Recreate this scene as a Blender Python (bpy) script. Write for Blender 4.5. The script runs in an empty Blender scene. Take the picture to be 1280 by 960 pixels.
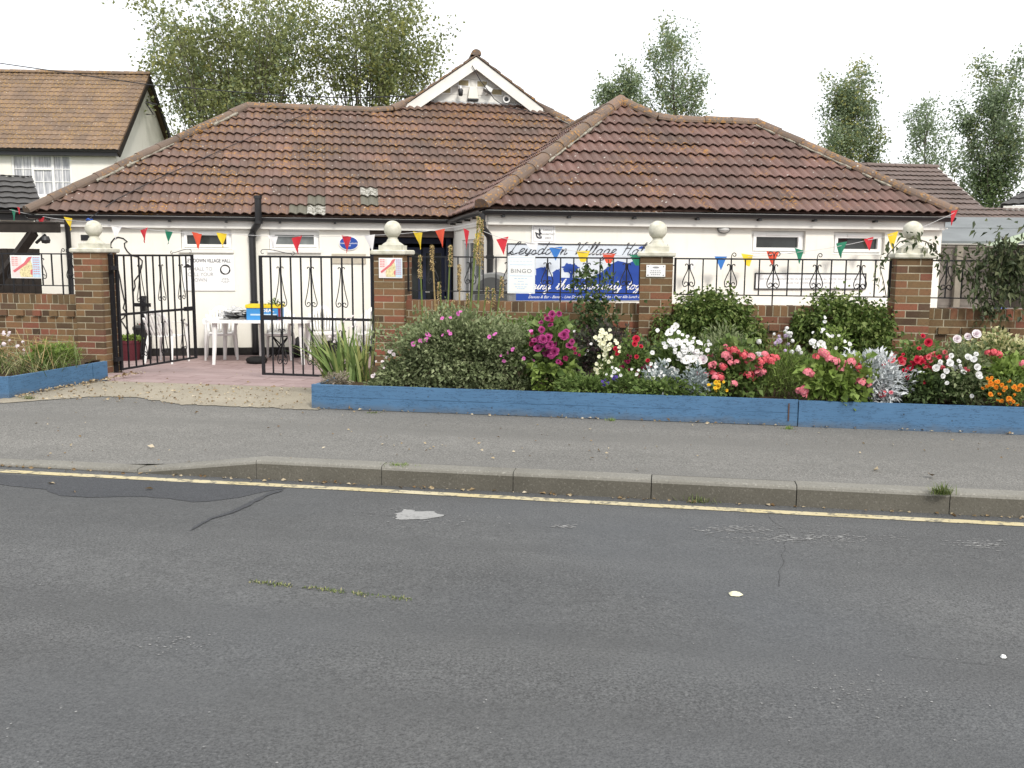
import bpy, bmesh, math, random
from mathutils import Vector as V, Matrix as MX, Euler, noise as mnoise
random.seed(11)
PI = math.pi
sc = bpy.context.scene
COL = sc.collection
rnd = random.random
def uni(a, b): return a + (b - a) * random.random()

# ------------------------------------------------------------------ camera
F, YAW, PITCH, ROLL, HC = 1165.3, .1717, .1385, .007, 1.4429
cam_d = bpy.data.cameras.new('camera'); cam = bpy.data.objects.new('camera', cam_d); COL.objects.link(cam)
CM = MX.Rotation(YAW, 4, 'Z') @ MX.Rotation(PI/2 - PITCH, 4, 'X') @ MX.Rotation(ROLL, 4, 'Z')
cam.matrix_world = MX.Translation((0, 0, HC)) @ CM
cam_d.sensor_width = 36; cam_d.lens = F / 1280 * 36; cam_d.clip_end = 3000; cam_d.clip_start = .05
sc.camera = cam
C0 = V((0, 0, HC)); CR = CM.to_3x3()
def ray(x, y): return CR @ V(((x-640)/F, -(y-480)/F, -1))
def at_z(x, y, z=0.):
    d = ray(x, y); return C0 + d * ((z - HC) / d.z)
def at_pl(x, y, p, n):
    d = ray(x, y); p = V(p); n = V(n); return C0 + d * ((p - C0).dot(n) / d.dot(n))
def at_Y(x, y, Y): return at_pl(x, y, (0, Y, 0), (0, 1, 0))
def at_d(x, y, dist):                       # point at a given distance along the level view direction
    return at_pl(x, y, CR @ V((0, 0, -dist)) * 1 + C0, CR @ V((0, 0, 1)))

# house frame
PHI = .3525
HO = V((-2.5358, 12.2662, 0)); UX = V((math.cos(PHI), math.sin(PHI), 0)); VX = V((-math.sin(PHI), math.cos(PHI), 0))
ZE, DM, TP = 2.0565, 3.8865, .6938         # eave height, set-back of main range, roof slope
GB = -.30                                  # ground level at the hall
def hw(u, v, z): return HO + UX*u + VX*v + V((0, 0, z))
def hall_uv(p):
    q = p - HO; return q.dot(UX), q.dot(VX), p.z
def at_main(x, y, v=.25):                  # pixel -> (u, v, z) on a plane parallel to the main front
    return hall_uv(at_pl(x, y, hw(0, DM+v, 0), VX))
def at_wing(x, y, v=.25): return hall_uv(at_pl(x, y, hw(0, v, 0), VX))

# ------------------------------------------------------------------ mesh builder
class MB:
    def __init__(s): s.v = []; s.f = []; s.r = []; s.m = []
    def face(s, pts, r=None, m=0):
        n = len(s.v); s.v += [tuple(p) for p in pts]; s.f.append(tuple(range(n, n+len(pts)))); s.r.append(rnd() if r is None else r); s.m.append(m)
    def box(s, x0, x1, y0, y1, z0, z1, r=None, M=None, m=0, skip=''):
        r = rnd() if r is None else r
        P = [V((x, y, z)) for z in (z0, z1) for y in (y0, y1) for x in (x0, x1)]
        if M is not None: P = [M @ p for p in P]
        n = len(s.v); s.v += [tuple(p) for p in P]
        for k, q in (('b', (0, 2, 3, 1)), ('t', (4, 5, 7, 6)), ('f', (0, 1, 5, 4)), ('k', (2, 6, 7, 3)), ('l', (0, 4, 6, 2)), ('r', (1, 3, 7, 5))):
            if k in skip: continue
            s.f.append(tuple(n+i for i in q)); s.r.append(r); s.m.append(m)
    def cbox(s, c, sx, sy, sz, M=None, r=None, m=0):
        s.box(c[0]-sx/2, c[0]+sx/2, c[1]-sy/2, c[1]+sy/2, c[2]-sz/2, c[2]+sz/2, r, M, m)
    def tube(s, pts, rad, n=6, r=None, m=0, cap=True, half=None):
        pts = [V(p) for p in pts]; k = len(pts); r = rnd() if r is None else r
        if not hasattr(rad, '__len__'): rad = [rad]*k
        up = None; base = len(s.v)
        for i, p in enumerate(pts):
            t = (pts[min(i+1, k-1)] - pts[max(i-1, 0)])
            t = t.normalized() if t.length > 1e-9 else V((0, 0, 1))
            if up is None:
                up = V((0, 0, 1)) if abs(t.z) < .9 else V((0, 1, 0))
            a = t.cross(up)
            if a.length < 1e-6: a = t.cross(V((1, 0, 0)))
            a.normalize(); b = a.cross(t).normalized(); up = b
            for j in range(n):
                th = 2*PI*j/n
                s.v.append(tuple(p + (a*math.cos(th) + b*math.sin(th))*rad[i]))
        for i in range(k-1):
            for j in range(n):
                q = (j+1) % n
                s.f.append((base+i*n+j, base+i*n+q, base+(i+1)*n+q, base+(i+1)*n+j)); s.r.append(r); s.m.append(m)
        if cap and n > 2:
            s.f.append(tuple(base+j for j in range(n))[::-1]); s.r.append(r); s.m.append(m)
            s.f.append(tuple(base+(k-1)*n+j for j in range(n))); s.r.append(r); s.m.append(m)
    def lathe(s, prof, n=24, o=(0, 0, 0), r=.5, m=0):
        base = len(s.v)
        for (rr, z) in prof:
            for j in range(n):
                th = 2*PI*j/n; s.v.append((o[0]+rr*math.cos(th), o[1]+rr*math.sin(th), o[2]+z))
        for i in range(len(prof)-1):
            for j in range(n):
                q = (j+1) % n; s.f.append((base+i*n+j, base+i*n+q, base+(i+1)*n+q, base+(i+1)*n+j)); s.r.append(r); s.m.append(m)
        s.f.append(tuple(base+j for j in range(n))[::-1]); s.r.append(r); s.m.append(m)
        s.f.append(tuple(base+(len(prof)-1)*n+j for j in range(n))); s.r.append(r); s.m.append(m)
    def prism(s, poly, y0, y1, r=None, m=0):       # poly in (x, z), front at y0
        r = rnd() if r is None else r
        n = len(poly); b = len(s.v)
        s.v += [(x, y0, z) for x, z in poly] + [(x, y1, z) for x, z in poly]
        s.f.append(tuple(b+i for i in range(n))); s.f.append(tuple(b+n+i for i in range(n))[::-1])
        for i in range(n): s.f.append((b+i, b+n+i, b+n+(i+1) % n, b+(i+1) % n))
        s.r += [r]*(n+2); s.m += [m]*(n+2)
    def grid(s, nx, ny, fn, r=None, m=0):
        b = len(s.v)
        for j in range(ny+1):
            for i in range(nx+1): s.v.append(tuple(fn(i/nx, j/ny)))
        for j in range(ny):
            for i in range(nx):
                a = b+j*(nx+1)+i; s.f.append((a, a+1, a+nx+2, a+nx+1)); s.r.append(.5 if r is None else r); s.m.append(m)
    def build(s, name, mats, parent=None, smooth=False, loc=None, rotz=None, merge=False, bevel=0):
        me = bpy.data.meshes.new(name)
        me.from_pydata(s.v, [], s.f)
        if not isinstance(mats, (list, tuple)): mats = [mats]
        for m in mats: me.materials.append(m)
        at = me.attributes.new('rnd', 'FLOAT', 'FACE'); at.data.foreach_set('value', s.r)
        if len(mats) > 1: me.polygons.foreach_set('material_index', s.m)
        if smooth: me.polygons.foreach_set('use_smooth', [True]*len(s.f))
        me.update()
        o = bpy.data.objects.new(name, me); COL.objects.link(o)
        if parent: o.parent = parent
        if loc is not None: o.location = loc
        if rotz is not None: o.rotation_euler = (0, 0, rotz)
        if bevel:
            b = o.modifiers.new('bevel', 'BEVEL'); b.width = bevel; b.segments = 2; b.limit_method = 'ANGLE'; b.harden_normals = False
        return o
def smooth_by_angle(o, deg=40):
    me = o.data
    me.polygons.foreach_set('use_smooth', [True]*len(me.polygons))
    bm = bmesh.new(); bm.from_mesh(me)
    bmesh.ops.remove_doubles(bm, verts=bm.verts, dist=1e-5)
    for e in bm.edges:
        if len(e.link_faces) == 2 and e.calc_face_angle(0) > math.radians(deg): e.smooth = False
    bm.to_mesh(me); bm.free(); return o

def tag(o, label=None, cat=None, group=None, kind=None):
    if label: o['label'] = label
    if cat: o['category'] = cat
    if group: o['group'] = group
    if kind: o['kind'] = kind
    return o
def thing(name, label, cat, loc=(0, 0, 0), rotz=0., group=None):
    o = bpy.data.objects.new(name, None); COL.objects.link(o); o.location = loc; o.rotation_euler = (0, 0, rotz)
    o.empty_display_size = .1
    return tag(o, label, cat, group)
def link_copy(src, parent=None, loc=None, rot=None, scale=None):
    c = src.copy(); COL.objects.link(c)
    if parent: c.parent = parent
    if loc is not None: c.location = loc
    if rot is not None: c.rotation_euler = rot
    if scale is not None: c.scale = (scale,)*3 if not hasattr(scale, '__len__') else scale
    return c
def copy_thing(root, loc, rotz, label, group=None):
    r = link_copy(root, None, loc, (0, 0, rotz)); r['label'] = label
    if group: r['group'] = group
    for ch in list(root.children):
        c = link_copy(ch, r)
        for g in list(ch.children): link_copy(g, c)
    return r
def text(name, s, size, mat, parent, loc, rot=(PI/2, 0, 0), align='CENTER', shear=0, sx=1., spacing=1., bold=0, line=1.):
    if '\n' in s:
        L = s.split('\n')
        for i, q in enumerate(L): text(name, q, size, mat, parent, (loc[0], loc[1], loc[2]+size*line*((len(L)-1)/2-i)), rot, align, shear, sx, spacing, bold)
        return
    cu = bpy.data.curves.new(name, 'FONT'); cu.body = s; cu.size = size; cu.align_x = align; cu.align_y = 'CENTER'
    cu.shear = shear; cu.space_character = spacing; cu.offset = bold; cu.extrude = .0008; cu.space_line = line; cu.resolution_u = 3
    cu.materials.append(mat)
    tmp = bpy.data.objects.new('tmp', cu); COL.objects.link(tmp)
    me = bpy.data.meshes.new_from_object(tmp.evaluated_get(bpy.context.evaluated_depsgraph_get())); bpy.data.objects.remove(tmp); bpy.data.curves.remove(cu)
    me.name = name
    o = bpy.data.objects.new(name, me); COL.objects.link(o); o.parent = parent; o.location = loc; o.rotation_euler = rot; o.scale = (sx, 1, 1)
    return o

GLY = {'a': '.42,.38 .25,.46 .06,.30 .08,.06 .22,0 .38,.14 .45,.44 .42,.10 .50,0 .64,.12', 'c': '.40,.36 .28,.46 .08,.32 .08,.08 .24,0 .52,.14', 'd': '.42,.38 .25,.46 .06,.30 .08,.06 .22,0 .38,.14 .56,1 .46,.3 .46,.04 .66,.12',
 'e': '0,.10 .28,.24 .38,.40 .24,.47 .08,.28 .12,.03 .28,0 .52,.14', 'g': '.42,.40 .25,.46 .06,.30 .08,.08 .22,.02 .38,.14 .44,.44 .38,-.2 .2,-.45 .04,-.34 .24,-.1 .62,.12', 'h': '0,.1 .22,.7 .26,1 .14,.9 .08,0 .10,.2 .28,.46 .40,.36 .38,.06 .46,0 .62,.12',
 'i': '0,.12 .16,.44 .12,.08 .2,0 .36,.12|.17,.62 .19,.66', 'l': '0,.1 .22,.7 .24,1 .13,.9 .09,.12 .18,0 .36,.12', 'm': '0,.1 .1,.44 .07,0 .1,.2 .24,.46 .33,.36 .30,0 .34,.2 .48,.46 .57,.36 .55,.06 .62,0 .78,.12', 'n': '0,.1 .1,.44 .07,0 .1,.2 .26,.46 .36,.36 .34,.06 .42,0 .58,.12',
 'o': '.28,.46 .08,.34 .08,.06 .24,0 .42,.16 .38,.4 .28,.46 .34,.36 .58,.36', 'r': '0,.1 .12,.46 .18,.40 .34,.40 .28,.08 .36,0 .5,.12', 's': '0,.08 .2,.52 .22,.36 .36,.16 .24,-.02 .05,.05 .2,.0 .52,.1', 't': '0,.1 .2,.5 .26,.85 .2,.4 .18,.06 .28,0 .44,.12|.06,.55 .4,.58', 'u': '0,.12 .12,.44 .10,.1 .2,0 .34,.1 .44,.44 .42,.08 .5,0 .64,.12',
 'w': '0,.12 .1,.44 .1,.08 .2,0 .32,.14 .36,.42 .36,.08 .46,0 .58,.2 .6,.44 .74,.38', 'y': '0,.12 .1,.44 .12,.1 .2,.03 .34,.12 .44,.44 .36,-.2 .2,-.45 .06,-.34 .26,-.1 .6,.12',
 'B': '.22,.9 .1,0 .16,.7 .4,1 .6,.85 .42,.56 .24,.52 .6,.4 .58,.1 .3,-.02 .06,.08', 'L': '.5,.75 .58,.98 .38,.95 .26,.5 .18,.1 0,.02 .1,.12 .4,-.02 .75,.1', 'V': '0,.85 .14,.98 .22,.8 .26,0 .5,.6 .7,1 .84,.95', 'H': '.05,.85 .2,.98 .2,.6 .12,0|.72,1 .58,.5 .54,.08 .66,0 .8,.1|.1,.5 .3,.56 .62,.52'}
def script_text(name, s, width, xh, mat, parent, loc, shear=.45, rad=.006):
    """joined handwriting drawn as strokes, centred on loc"""
    strokes = []; x = 0
    for ch_ in s:
        if ch_ == ' ': x += .5; continue
        w_ = 0
        for st in GLY[ch_].split('|'):
            P = [tuple(float(q) for q in p.split(',')) for p in st.split()]; Q = []
            w_ = max(w_, max(p[0] for p in P))
            for i in range(len(P)-1):
                p0, p1, p2, p3 = P[max(i-1, 0)], P[i], P[i+1], P[min(i+2, len(P)-1)]
                for k in range(5):
                    t = k/5; Q.append(tuple(.5*(2*p1[a]+(p2[a]-p0[a])*t+(2*p0[a]-5*p1[a]+4*p2[a]-p3[a])*t*t+(3*p1[a]-p0[a]-3*p2[a]+p3[a])*t**3) for a in (0, 1)))
            Q.append(P[-1]); strokes.append([(x+a+shear*b, b) for a, b in Q])
        x += w_-.02 if ch_.islower() else w_+.05
    sx = width/x; g = MB()
    for Q in strokes:
        n = len(Q); rr = [rad*(.55+.6*abs(math.sin(i*.45))) for i in range(n)]
        g.tube([((a-x/2)*sx, 0, (b-.3)*xh) for a, b in Q], rr, 5)
    o = g.build(name, mat, parent); o.location = loc; return o

# ------------------------------------------------------------------ materials
def new_mat(name):
    m = bpy.data.materials.new(name); m.use_nodes = True; nt = m.node_tree; nt.nodes.clear()
    return m, nt
class NB:
    def __init__(s, name):
        s.m, s.nt = new_mat(name); s.N = s.nt.nodes; s.L = s.nt.links
        s.out = s.N.new('ShaderNodeOutputMaterial')
        s.bs = s.N.new('ShaderNodeBsdfPrincipled'); s.L.new(s.bs.outputs[0], s.out.inputs[0])
        s.tc = None
    def coord(s, world=False):
        if world:
            g = s.N.new('ShaderNodeNewGeometry'); return g.outputs['Position']
        if not s.tc: s.tc = s.N.new('ShaderNodeTexCoord')
        return s.tc.outputs['Object']
    def noise(s, scale, detail=4, rough=.55, world=False, stretch=None, dim=None):
        n = s.N.new('ShaderNodeTexNoise'); n.inputs['Scale'].default_value = scale; n.inputs['Detail'].default_value = detail; n.inputs['Roughness'].default_value = rough
        c = s.coord(world)
        if stretch:
            mp = s.N.new('ShaderNodeMapping'); mp.inputs['Scale'].default_value = stretch; s.L.new(c, mp.inputs[0]); c = mp.outputs[0]
        s.L.new(c, n.inputs['Vector']); return n.outputs['Fac']
    def voro(s, scale, feature='F1', world=False):
        n = s.N.new('ShaderNodeTexVoronoi'); n.feature = feature; n.inputs['Scale'].default_value = scale; s.L.new(s.coord(world), n.inputs['Vector']); return n
    def ramp(s, fac, lo, hi, a=0., b=1.):
        n = s.N.new('ShaderNodeMapRange'); n.inputs[1].default_value = lo; n.inputs[2].default_value = hi; n.inputs[3].default_value = a; n.inputs[4].default_value = b
        s.L.new(fac, n.inputs[0]); return n.outputs[0]
    def cramp(s, fac, stops, interp='LINEAR'):
        n = s.N.new('ShaderNodeValToRGB'); cr = n.color_ramp; cr.interpolation = interp
        while len(cr.elements) < len(stops): cr.elements.new(.5)
        for e, (p, c) in zip(cr.elements, stops): e.position = p; e.color = (*c, 1)
        s.L.new(fac, n.inputs[0]); return n.outputs[0]
    def math(s, op, a, b=None):
        n = s.N.new('ShaderNodeMath'); n.operation = op
        for i, x in enumerate((a, b)):
            if x is None: continue
            if isinstance(x, (int, float)): n.inputs[i].default_value = x
            else: s.L.new(x, n.inputs[i])
        return n.outputs[0]
    def mix(s, fac, a, b, mode='MIX'):
        n = s.N.new('ShaderNodeMix'); n.data_type = 'RGBA'; n.blend_type = mode
        for i, x in ((0, fac), (6, a), (7, b)):
            if isinstance(x, (int, float)): n.inputs[i].default_value = x
            elif isinstance(x, tuple): n.inputs[i].default_value = (*x, 1)
            else: s.L.new(x, n.inputs[i])
        return n.outputs[2]
    def attr(s):
        n = s.N.new('ShaderNodeAttribute'); n.attribute_name = 'rnd'; return n.outputs['Fac']
    def bump(s, h, strength=.3, dist=.01):
        n = s.N.new('ShaderNodeBump'); n.inputs['Strength'].default_value = strength; n.inputs['Distance'].default_value = dist
        s.L.new(h, n.inputs['Height']); s.L.new(n.outputs[0], s.bs.inputs['Normal']); return n
    def done(s, col, rough=.7, spec=.3, metal=0):
        if isinstance(col, tuple): s.bs.inputs['Base Color'].default_value = (*col, 1)
        else: s.L.new(col, s.bs.inputs['Base Color'])
        if isinstance(rough, (int, float)): s.bs.inputs['Roughness'].default_value = rough
        else: s.L.new(rough, s.bs.inputs['Roughness'])
        s.bs.inputs['Specular IOR Level'].default_value = spec; s.bs.inputs['Metallic'].default_value = metal
        return s.m
def plain(name, col, rough=.6, spec=.3, var=.12, scale=6, col2=None, bump=0, metal=0):
    b = NB(name); n = b.noise(scale, 5)
    c2 = col2 if col2 else tuple(x*(1-var*1.5) for x in col)
    c = b.mix(b.ramp(n, .35, .7), col, c2)
    if bump: b.bump(b.noise(scale*12, 3), bump, .004)
    return b.done(c, rough, spec, metal)
def leafmat(name, cols, trans=.25, rough=.55):
    b = NB(name)
    c = b.cramp(b.attr(), [(i/(len(cols)-1), x) for i, x in enumerate(cols)])
    b.done(c, rough, .25)
    t = b.N.new('ShaderNodeBsdfTranslucent'); b.L.new(c, t.inputs['Color'])
    mx = b.N.new('ShaderNodeMixShader'); mx.inputs[0].default_value = trans
    b.L.new(b.bs.outputs[0], mx.inputs[1]); b.L.new(t.outputs[0], mx.inputs[2]); b.L.new(mx.outputs[0], b.out.inputs[0])
    return b.m

def asphalt(name, dark, light, speck, sp_amt=.5, tint=None, patch=None):
    b = NB(name)
    big = b.noise(.9, 6, .62, True, (.45, 1.5, 1)); mid = b.noise(7, 4, .6, True)
    c = b.mix(b.ramp(big, .3, .7), dark, light)
    c = b.mix(b.math('MULTIPLY', b.ramp(mid, .35, .75), .35), c, tuple(x*.72 for x in dark))
    v = b.voro(95, world=True)
    n2 = b.noise(140, 2, .5, True)
    grit = b.ramp(v.outputs['Color'], .0, 1.)
    c = b.mix(b.ramp(v.outputs['Color'], .80, .97, 0, sp_amt), c, speck)
    c = b.mix(b.ramp(n2, .52, .68, 0, .7), c, tuple(x*.42 for x in dark))
    n3 = b.noise(75, 4, .75, True); c = b.mix(b.ramp(n3, .36, .50, .75, 0), c, tuple(x*.40 for x in dark)); c = b.mix(b.ramp(n3, .56, .70, 0, .45), c, tuple(x*1.7 for x in light))
    v3 = b.voro(22, world=True)       # sparse pale chippings
    c = b.mix(b.math('MULTIPLY', b.ramp(v3.outputs['Distance'], .06, .10, 1, 0), b.ramp(v3.outputs['Color'], .955, .975)), c, tuple(min(.7, x*1.7) for x in speck))
    bands = b.noise(1., 3, .6, True, (.07, 1.3, 1)); c = b.mix(b.ramp(bands, .42, .62, .0, .5), c, tuple(x*.78 for x in dark))
    if tint:
        c = b.mix(b.ramp(b.noise(.35, 3, .5, True), .45, .7, 0, .5), c, tint)
    h = b.math('ADD', v.outputs['Distance'], b.math('MULTIPLY', n2, .7))
    b.bump(h, .55, .008)
    return b.done(c, .85, .25)

M = {}
M['road'] = asphalt('road_asphalt', (.090, .092, .093), (.134, .136, .136), (.21, .212, .21), .4, tint=(.094, .102, .113))
M['foot'] = asphalt('footway_asphalt', (.165, .161, .150), (.215, .209, .194), (.36, .35, .33), .45)
M['patch'] = asphalt('dark_asphalt', (.062, .065, .071), (.085, .089, .096), (.14, .145, .155), .45)
def concrete_m(name, a, c2, sp):
    b = NB(name)
    c = b.mix(b.ramp(b.noise(1.6, 6, .65, True), .3, .7), a, c2)
    c = b.mix(b.ramp(b.noise(55, 3, .6, True), .56, .70, 0, .6), c, sp); c = b.mix(b.ramp(b.noise(80, 3, .7, True), .34, .46, .6, 0), c, tuple(x*.5 for x in a))
    c = b.mix(b.ramp(b.noise(9, 5, .7, True), .6, .78, 0, .5), c, tuple(x*.55 for x in a))
    b.bump(b.noise(60, 4, .6, True), .4, .006)
    return b.done(c, .9, .2)
M['concrete'] = concrete_m('apron_concrete', (.33, .295, .23), (.235, .208, .16), (.46, .43, .37))
M['kerb'] = concrete_m('kerb_concrete', (.225, .218, .195), (.155, .148, .128), (.32, .31, .28))
M['kerb_face'] = concrete_m('kerb_face_dark', (.125, .117, .097), (.078, .073, .06), (.20, .19, .165))  # darker concrete tone for the upright front face of the stones
def yard_m():
    b = NB('pink_paving')
    c = b.mix(b.ramp(b.noise(1.1, 6, .65, True), .3, .7), (.36, .275, .265), (.295, .222, .214))
    c = b.mix(b.ramp(b.noise(14, 4, .6, True), .58, .75, 0, .6), c, (.44, .36, .34))
    br = b.N.new('ShaderNodeTexBrick'); br.inputs['Scale'].default_value = 1; br.inputs['Brick Width'].default_value = .46; br.inputs['Row Height'].default_value = .3
    br.inputs['Mortar Size'].default_value = .012; b.L.new(b.coord(True), br.inputs['Vector'])
    br.inputs['Color1'].default_value = (1, 1, 1, 1); br.inputs['Color2'].default_value = (.86, .84, .84, 1); br.inputs['Mortar'].default_value = (.66, .62, .6, 1)
    c = b.mix(1., c, br.outputs['Color'], 'MULTIPLY')
    b.bump(b.noise(30, 4, .6, True), .3, .006)
    return b.done(c, .85, .2)
M['yard'] = yard_m()
def soil_m():
    b = NB('soil'); c = b.mix(b.noise(30, 5, .7, True), (.05, .035, .022), (.11, .08, .05)); b.bump(b.noise(40, 5, .7, True), 1., .03); return b.done(c, .95, .1)
M['soil'] = soil_m()
def grass_m():
    b = NB('ground_grass'); c = b.mix(b.noise(3, 6, .7, True), (.05, .07, .025), (.10, .11, .045)); return b.done(c, .95, .1)
M['grass'] = grass_m()
def yellow_m():
    b = NB('yellow_line_paint')
    w = b.noise(18, 6, .7, True); w2 = b.noise(2.2, 3, .6, True)
    c = b.mix(b.ramp(w2, .35, .7), (.47, .40, .23), (.48, .43, .30))
    c = b.mix(b.ramp(w, .50, .60, 0, .85), c, (.12, .115, .10))
    b.bump(b.noise(90, 2, .5, True), .4, .005)
    return b.done(c, .8, .25)
M['yellow'] = yellow_m()
def scuff_m():
    b = NB('pale_road_paint'); c = b.mix(b.ramp(b.noise(45, 4, .7, True), .45, .6), (.27, .27, .265), (.12, .12, .12)); return b.done(c, .85, .2)
M['scuff'] = scuff_m()
def whitepatch_m():
    b = NB('worn_white_paint'); c = b.mix(b.ramp(b.noise(30, 4, .7, True), .55, .7), (.28, .28, .275), (.15, .15, .15)); return b.done(c, .85, .2)
M['wpatch'] = whitepatch_m()
def brick_m():
    b = NB('brick')
    c = b.cramp(b.attr(), [(0, (.06, .04, .028)), (.18, (.115, .07, .04)), (.4, (.205, .122, .062)), (.62, (.165, .105, .056)), (.78, (.215, .112, .06)), (.9, (.225, .082, .054)), (1., (.095, .06, .043))])
    c = b.mix(b.ramp(b.noise(3.2, 5, .6), .42, .66, 0, .55), c, (.135, .105, .055))   # algae tint
    c = b.mix(b.ramp(b.noise(45, 4, .7), .5, .75, 0, .45), c, (.07, .045, .035))
    c = b.mix(b.ramp(b.noise(28, 4, .7), .66, .76, 0, .5), c, (.36, .32, .26))
    b.bump(b.noise(90, 4, .65), .5, .006)
    return b.done(c, .9, .15)
M['brick'] = brick_m()
M['mortar'] = plain('mortar', (.44, .40, .30), .95, .1, .3, 9, (.27, .24, .17), .3)
M['stone'] = plain('cast_stone', (.60, .58, .50), .9, .15, .2, 14, (.42, .41, .33), .3)
def render_m(name, a, c2):
    b = NB(name); c = b.mix(b.ramp(b.noise(1.3, 6, .65), .4, .75), a, c2)
    c = b.mix(b.ramp(b.noise(6, 5, .7, False, (1, 1, .12)), .55, .8, 0, .38), c, tuple(x*y for x, y in zip(a, (.66, .64, .58))))
    b.bump(b.noise(70, 4, .6), .25, .005)
    return b.done(c, .85, .2)
M['render'] = render_m('cream_render', (.775, .76, .695), (.71, .695, .625))
M['render_house'] = render_m('house_render', (.78, .765, .70), (.72, .70, .64))
M['fascia'] = plain('white_fascia', (.74, .73, .69), .5, .35, .1, 3)
M['upvc'] = plain('white_upvc', (.82, .82, .80), .3, .45, .04, 3)
M['black_iron'] = plain('black_iron_paint', (.012, .012, .015), .45, .4, .3, 20)
M['black_plastic'] = plain('black_plastic', (.02, .02, .022), .35, .45, .2, 10)
M['dark_timber'] = plain('dark_timber', (.03, .024, .02), .7, .25, .3, 9)
M['plinth'] = plain('black_plinth_paint', (.035, .033, .032), .8, .2, .3, 8)
def glass_m(name, col, rough=.04):
    b = NB(name); c = b.mix(b.ramp(b.noise(2.5, 3), .35, .7), col, tuple(x*2.2 for x in col)); return b.done(c, rough, .4)
M['glass'] = glass_m('dark_glass', (.018, .02, .02))
M['glass_obscure'] = glass_m('obscure_glass', (.10, .11, .11), .25)
def curtain_m():
    b = NB('net_curtain'); c = b.mix(b.ramp(b.noise(7, 3, .6, False, (4, 1, .25)), .4, .6), (.62, .62, .64), (.30, .31, .34)); return b.done(c, .3, .5)
M['curtain'] = curtain_m()
def tile_m(name, base, alt, lichen_amt, lichen=(.38, .185, .03), dirt=(.072, .056, .046), specks=True):
    b = NB(name); a = b.attr()
    c = b.cramp(a, [(0, tuple(x*.86 for x in base)), (.5, base), (1, alt)])
    c = b.mix(b.ramp(b.noise(1.1, 5, .6), .4, .68, 0, .65), c, dirt)
    big = b.noise(1.5, 4, .6)
    pa = b.noise(21, 4, .6)
    f = b.math('MULTIPLY', b.ramp(pa, .53, .60), b.ramp(b.math('ADD', big, b.math('MULTIPLY', a, .07)), .62-lichen_amt, .78-lichen_amt))
    c = b.mix(b.math('MULTIPLY', f, .75), c, lichen)
    c = b.mix(b.ramp(b.noise(24, 3, .6), .60, .70, 0, .5), c, tuple(x*.55 for x in base))
    if specks:
        v = b.voro(12); wf = b.math('MULTIPLY', b.ramp(v.outputs['Distance'], .12, .22, 1, 0), b.ramp(v.outputs['Color'], .68, .76))
        c = b.mix(b.math('MULTIPLY', wf, .8), c, (.52, .50, .45))
    c = b.mix(b.ramp(a, 1.5, 1.6), c, (.125, .118, .09))
    c = b.mix(b.math('MULTIPLY', b.ramp(a, 2.5, 2.6), b.ramp(b.noise(20, 4, .7), .45, .55)), c, (.42, .41, .37))
    b.bump(b.noise(50, 4, .6), .4, .006)
    return b.done(c, .62, .4)
M['tile'] = tile_m('clay_pantile', (.154, .096, .075), (.190, .113, .090), .14)
M['tile_wing'] = tile_m('clay_pantile_wing', (.156, .091, .075), (.194, .108, .090), .075)
M['ridge'] = tile_m('ridge_tile', (.15, .106, .078), (.18, .12, .088), .17)
M['tile_house'] = tile_m('house_tile', (.185, .125, .084), (.225, .15, .098), .2, (.36, .21, .05), (.12, .085, .06))
M['tile_brown'] = tile_m('brown_tile', (.145, .108, .094), (.155, .114, .10), -.6, specks=False)
M['tile_grey'] = tile_m('grey_tile', (.075, .072, .07), (.085, .082, .08), -.6, dirt=(.06, .057, .054), specks=False)
M['bedding'] = plain('ridge_mortar', (.36, .34, .28), .95, .1, .4, 20, (.13, .11, .09), .5)
def plank_m():
    b = NB('blue_timber_paint')
    c = b.mix(b.ramp(b.noise(2.2, 5, .6), .35, .7), (.070, .156, .275), (.057, .130, .232))
    g = b.noise(5, 5, .65, False, (1.2, 1, 26)); c = b.mix(b.ramp(g, .55, .72, 0, .5), c, (.03, .075, .15))
    c = b.mix(b.ramp(b.noise(14, 4, .7), .68, .76, 0, .6), c, (.025, .05, .10))
    gz = b.noise(6, 5, .7, False, (1, 1, .4)); c = b.mix(b.ramp(gz, .62, .78, 0, .4), c, (.11, .19, .31))
    sx = b.N.new('ShaderNodeSeparateXYZ'); b.L.new(b.coord(), sx.inputs[0])
    mud = b.math('ADD', sx.outputs['Z'], b.math('MULTIPLY', b.noise(7, 5, .7), -.12)); c = b.mix(b.ramp(mud, -.045, .035, .55, 0), c, (.10, .085, .06))
    v = b.voro(11); c = b.mix(b.math('MULTIPLY', b.ramp(v.outputs['Distance'], .05, .10, 1, 0), b.ramp(v.outputs['Color'], .75, .8)), c, (.03, .035, .04))
    k = b.noise(2.1, 4, .8, False, (1, 1, 9)); c = b.mix(b.ramp(b.math('ABSOLUTE', b.math('SUBTRACT', k, .5)), .002, .012, .75, 0), c, (.012, .028, .06))
    b.bump(g, .35, .004)
    return b.done(c, .6, .3)
M['plank'] = plank_m()
M['white_plastic'] = plain('white_plastic', (.80, .80, .79), .35, .45, .05, 4)
M['felt'] = plain('grey_roof_felt', (.20, .215, .22), .9, .2, .12, 2.5)
M['fence_wood'] = plain('weathered_wood', (.20, .18, .16), .85, .15, .3, 5, (.12, .105, .09), .4)
M['sign_white'] = plain('sign_white', (.80, .80, .79), .4, .4, .03, 2)
M['sign_black'] = plain('sign_black', (.02, .02, .022), .5, .3)
M['sign_grey'] = plain('sign_grey_ink', (.30, .30, .31), .6, .2)
M['sign_ink'] = plain('sign_dark_ink', (.05, .05, .06), .6, .2)
M['banner_bg'] = plain('banner_pale', (.60, .655, .72), .5, .35, .04, 2)
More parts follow.
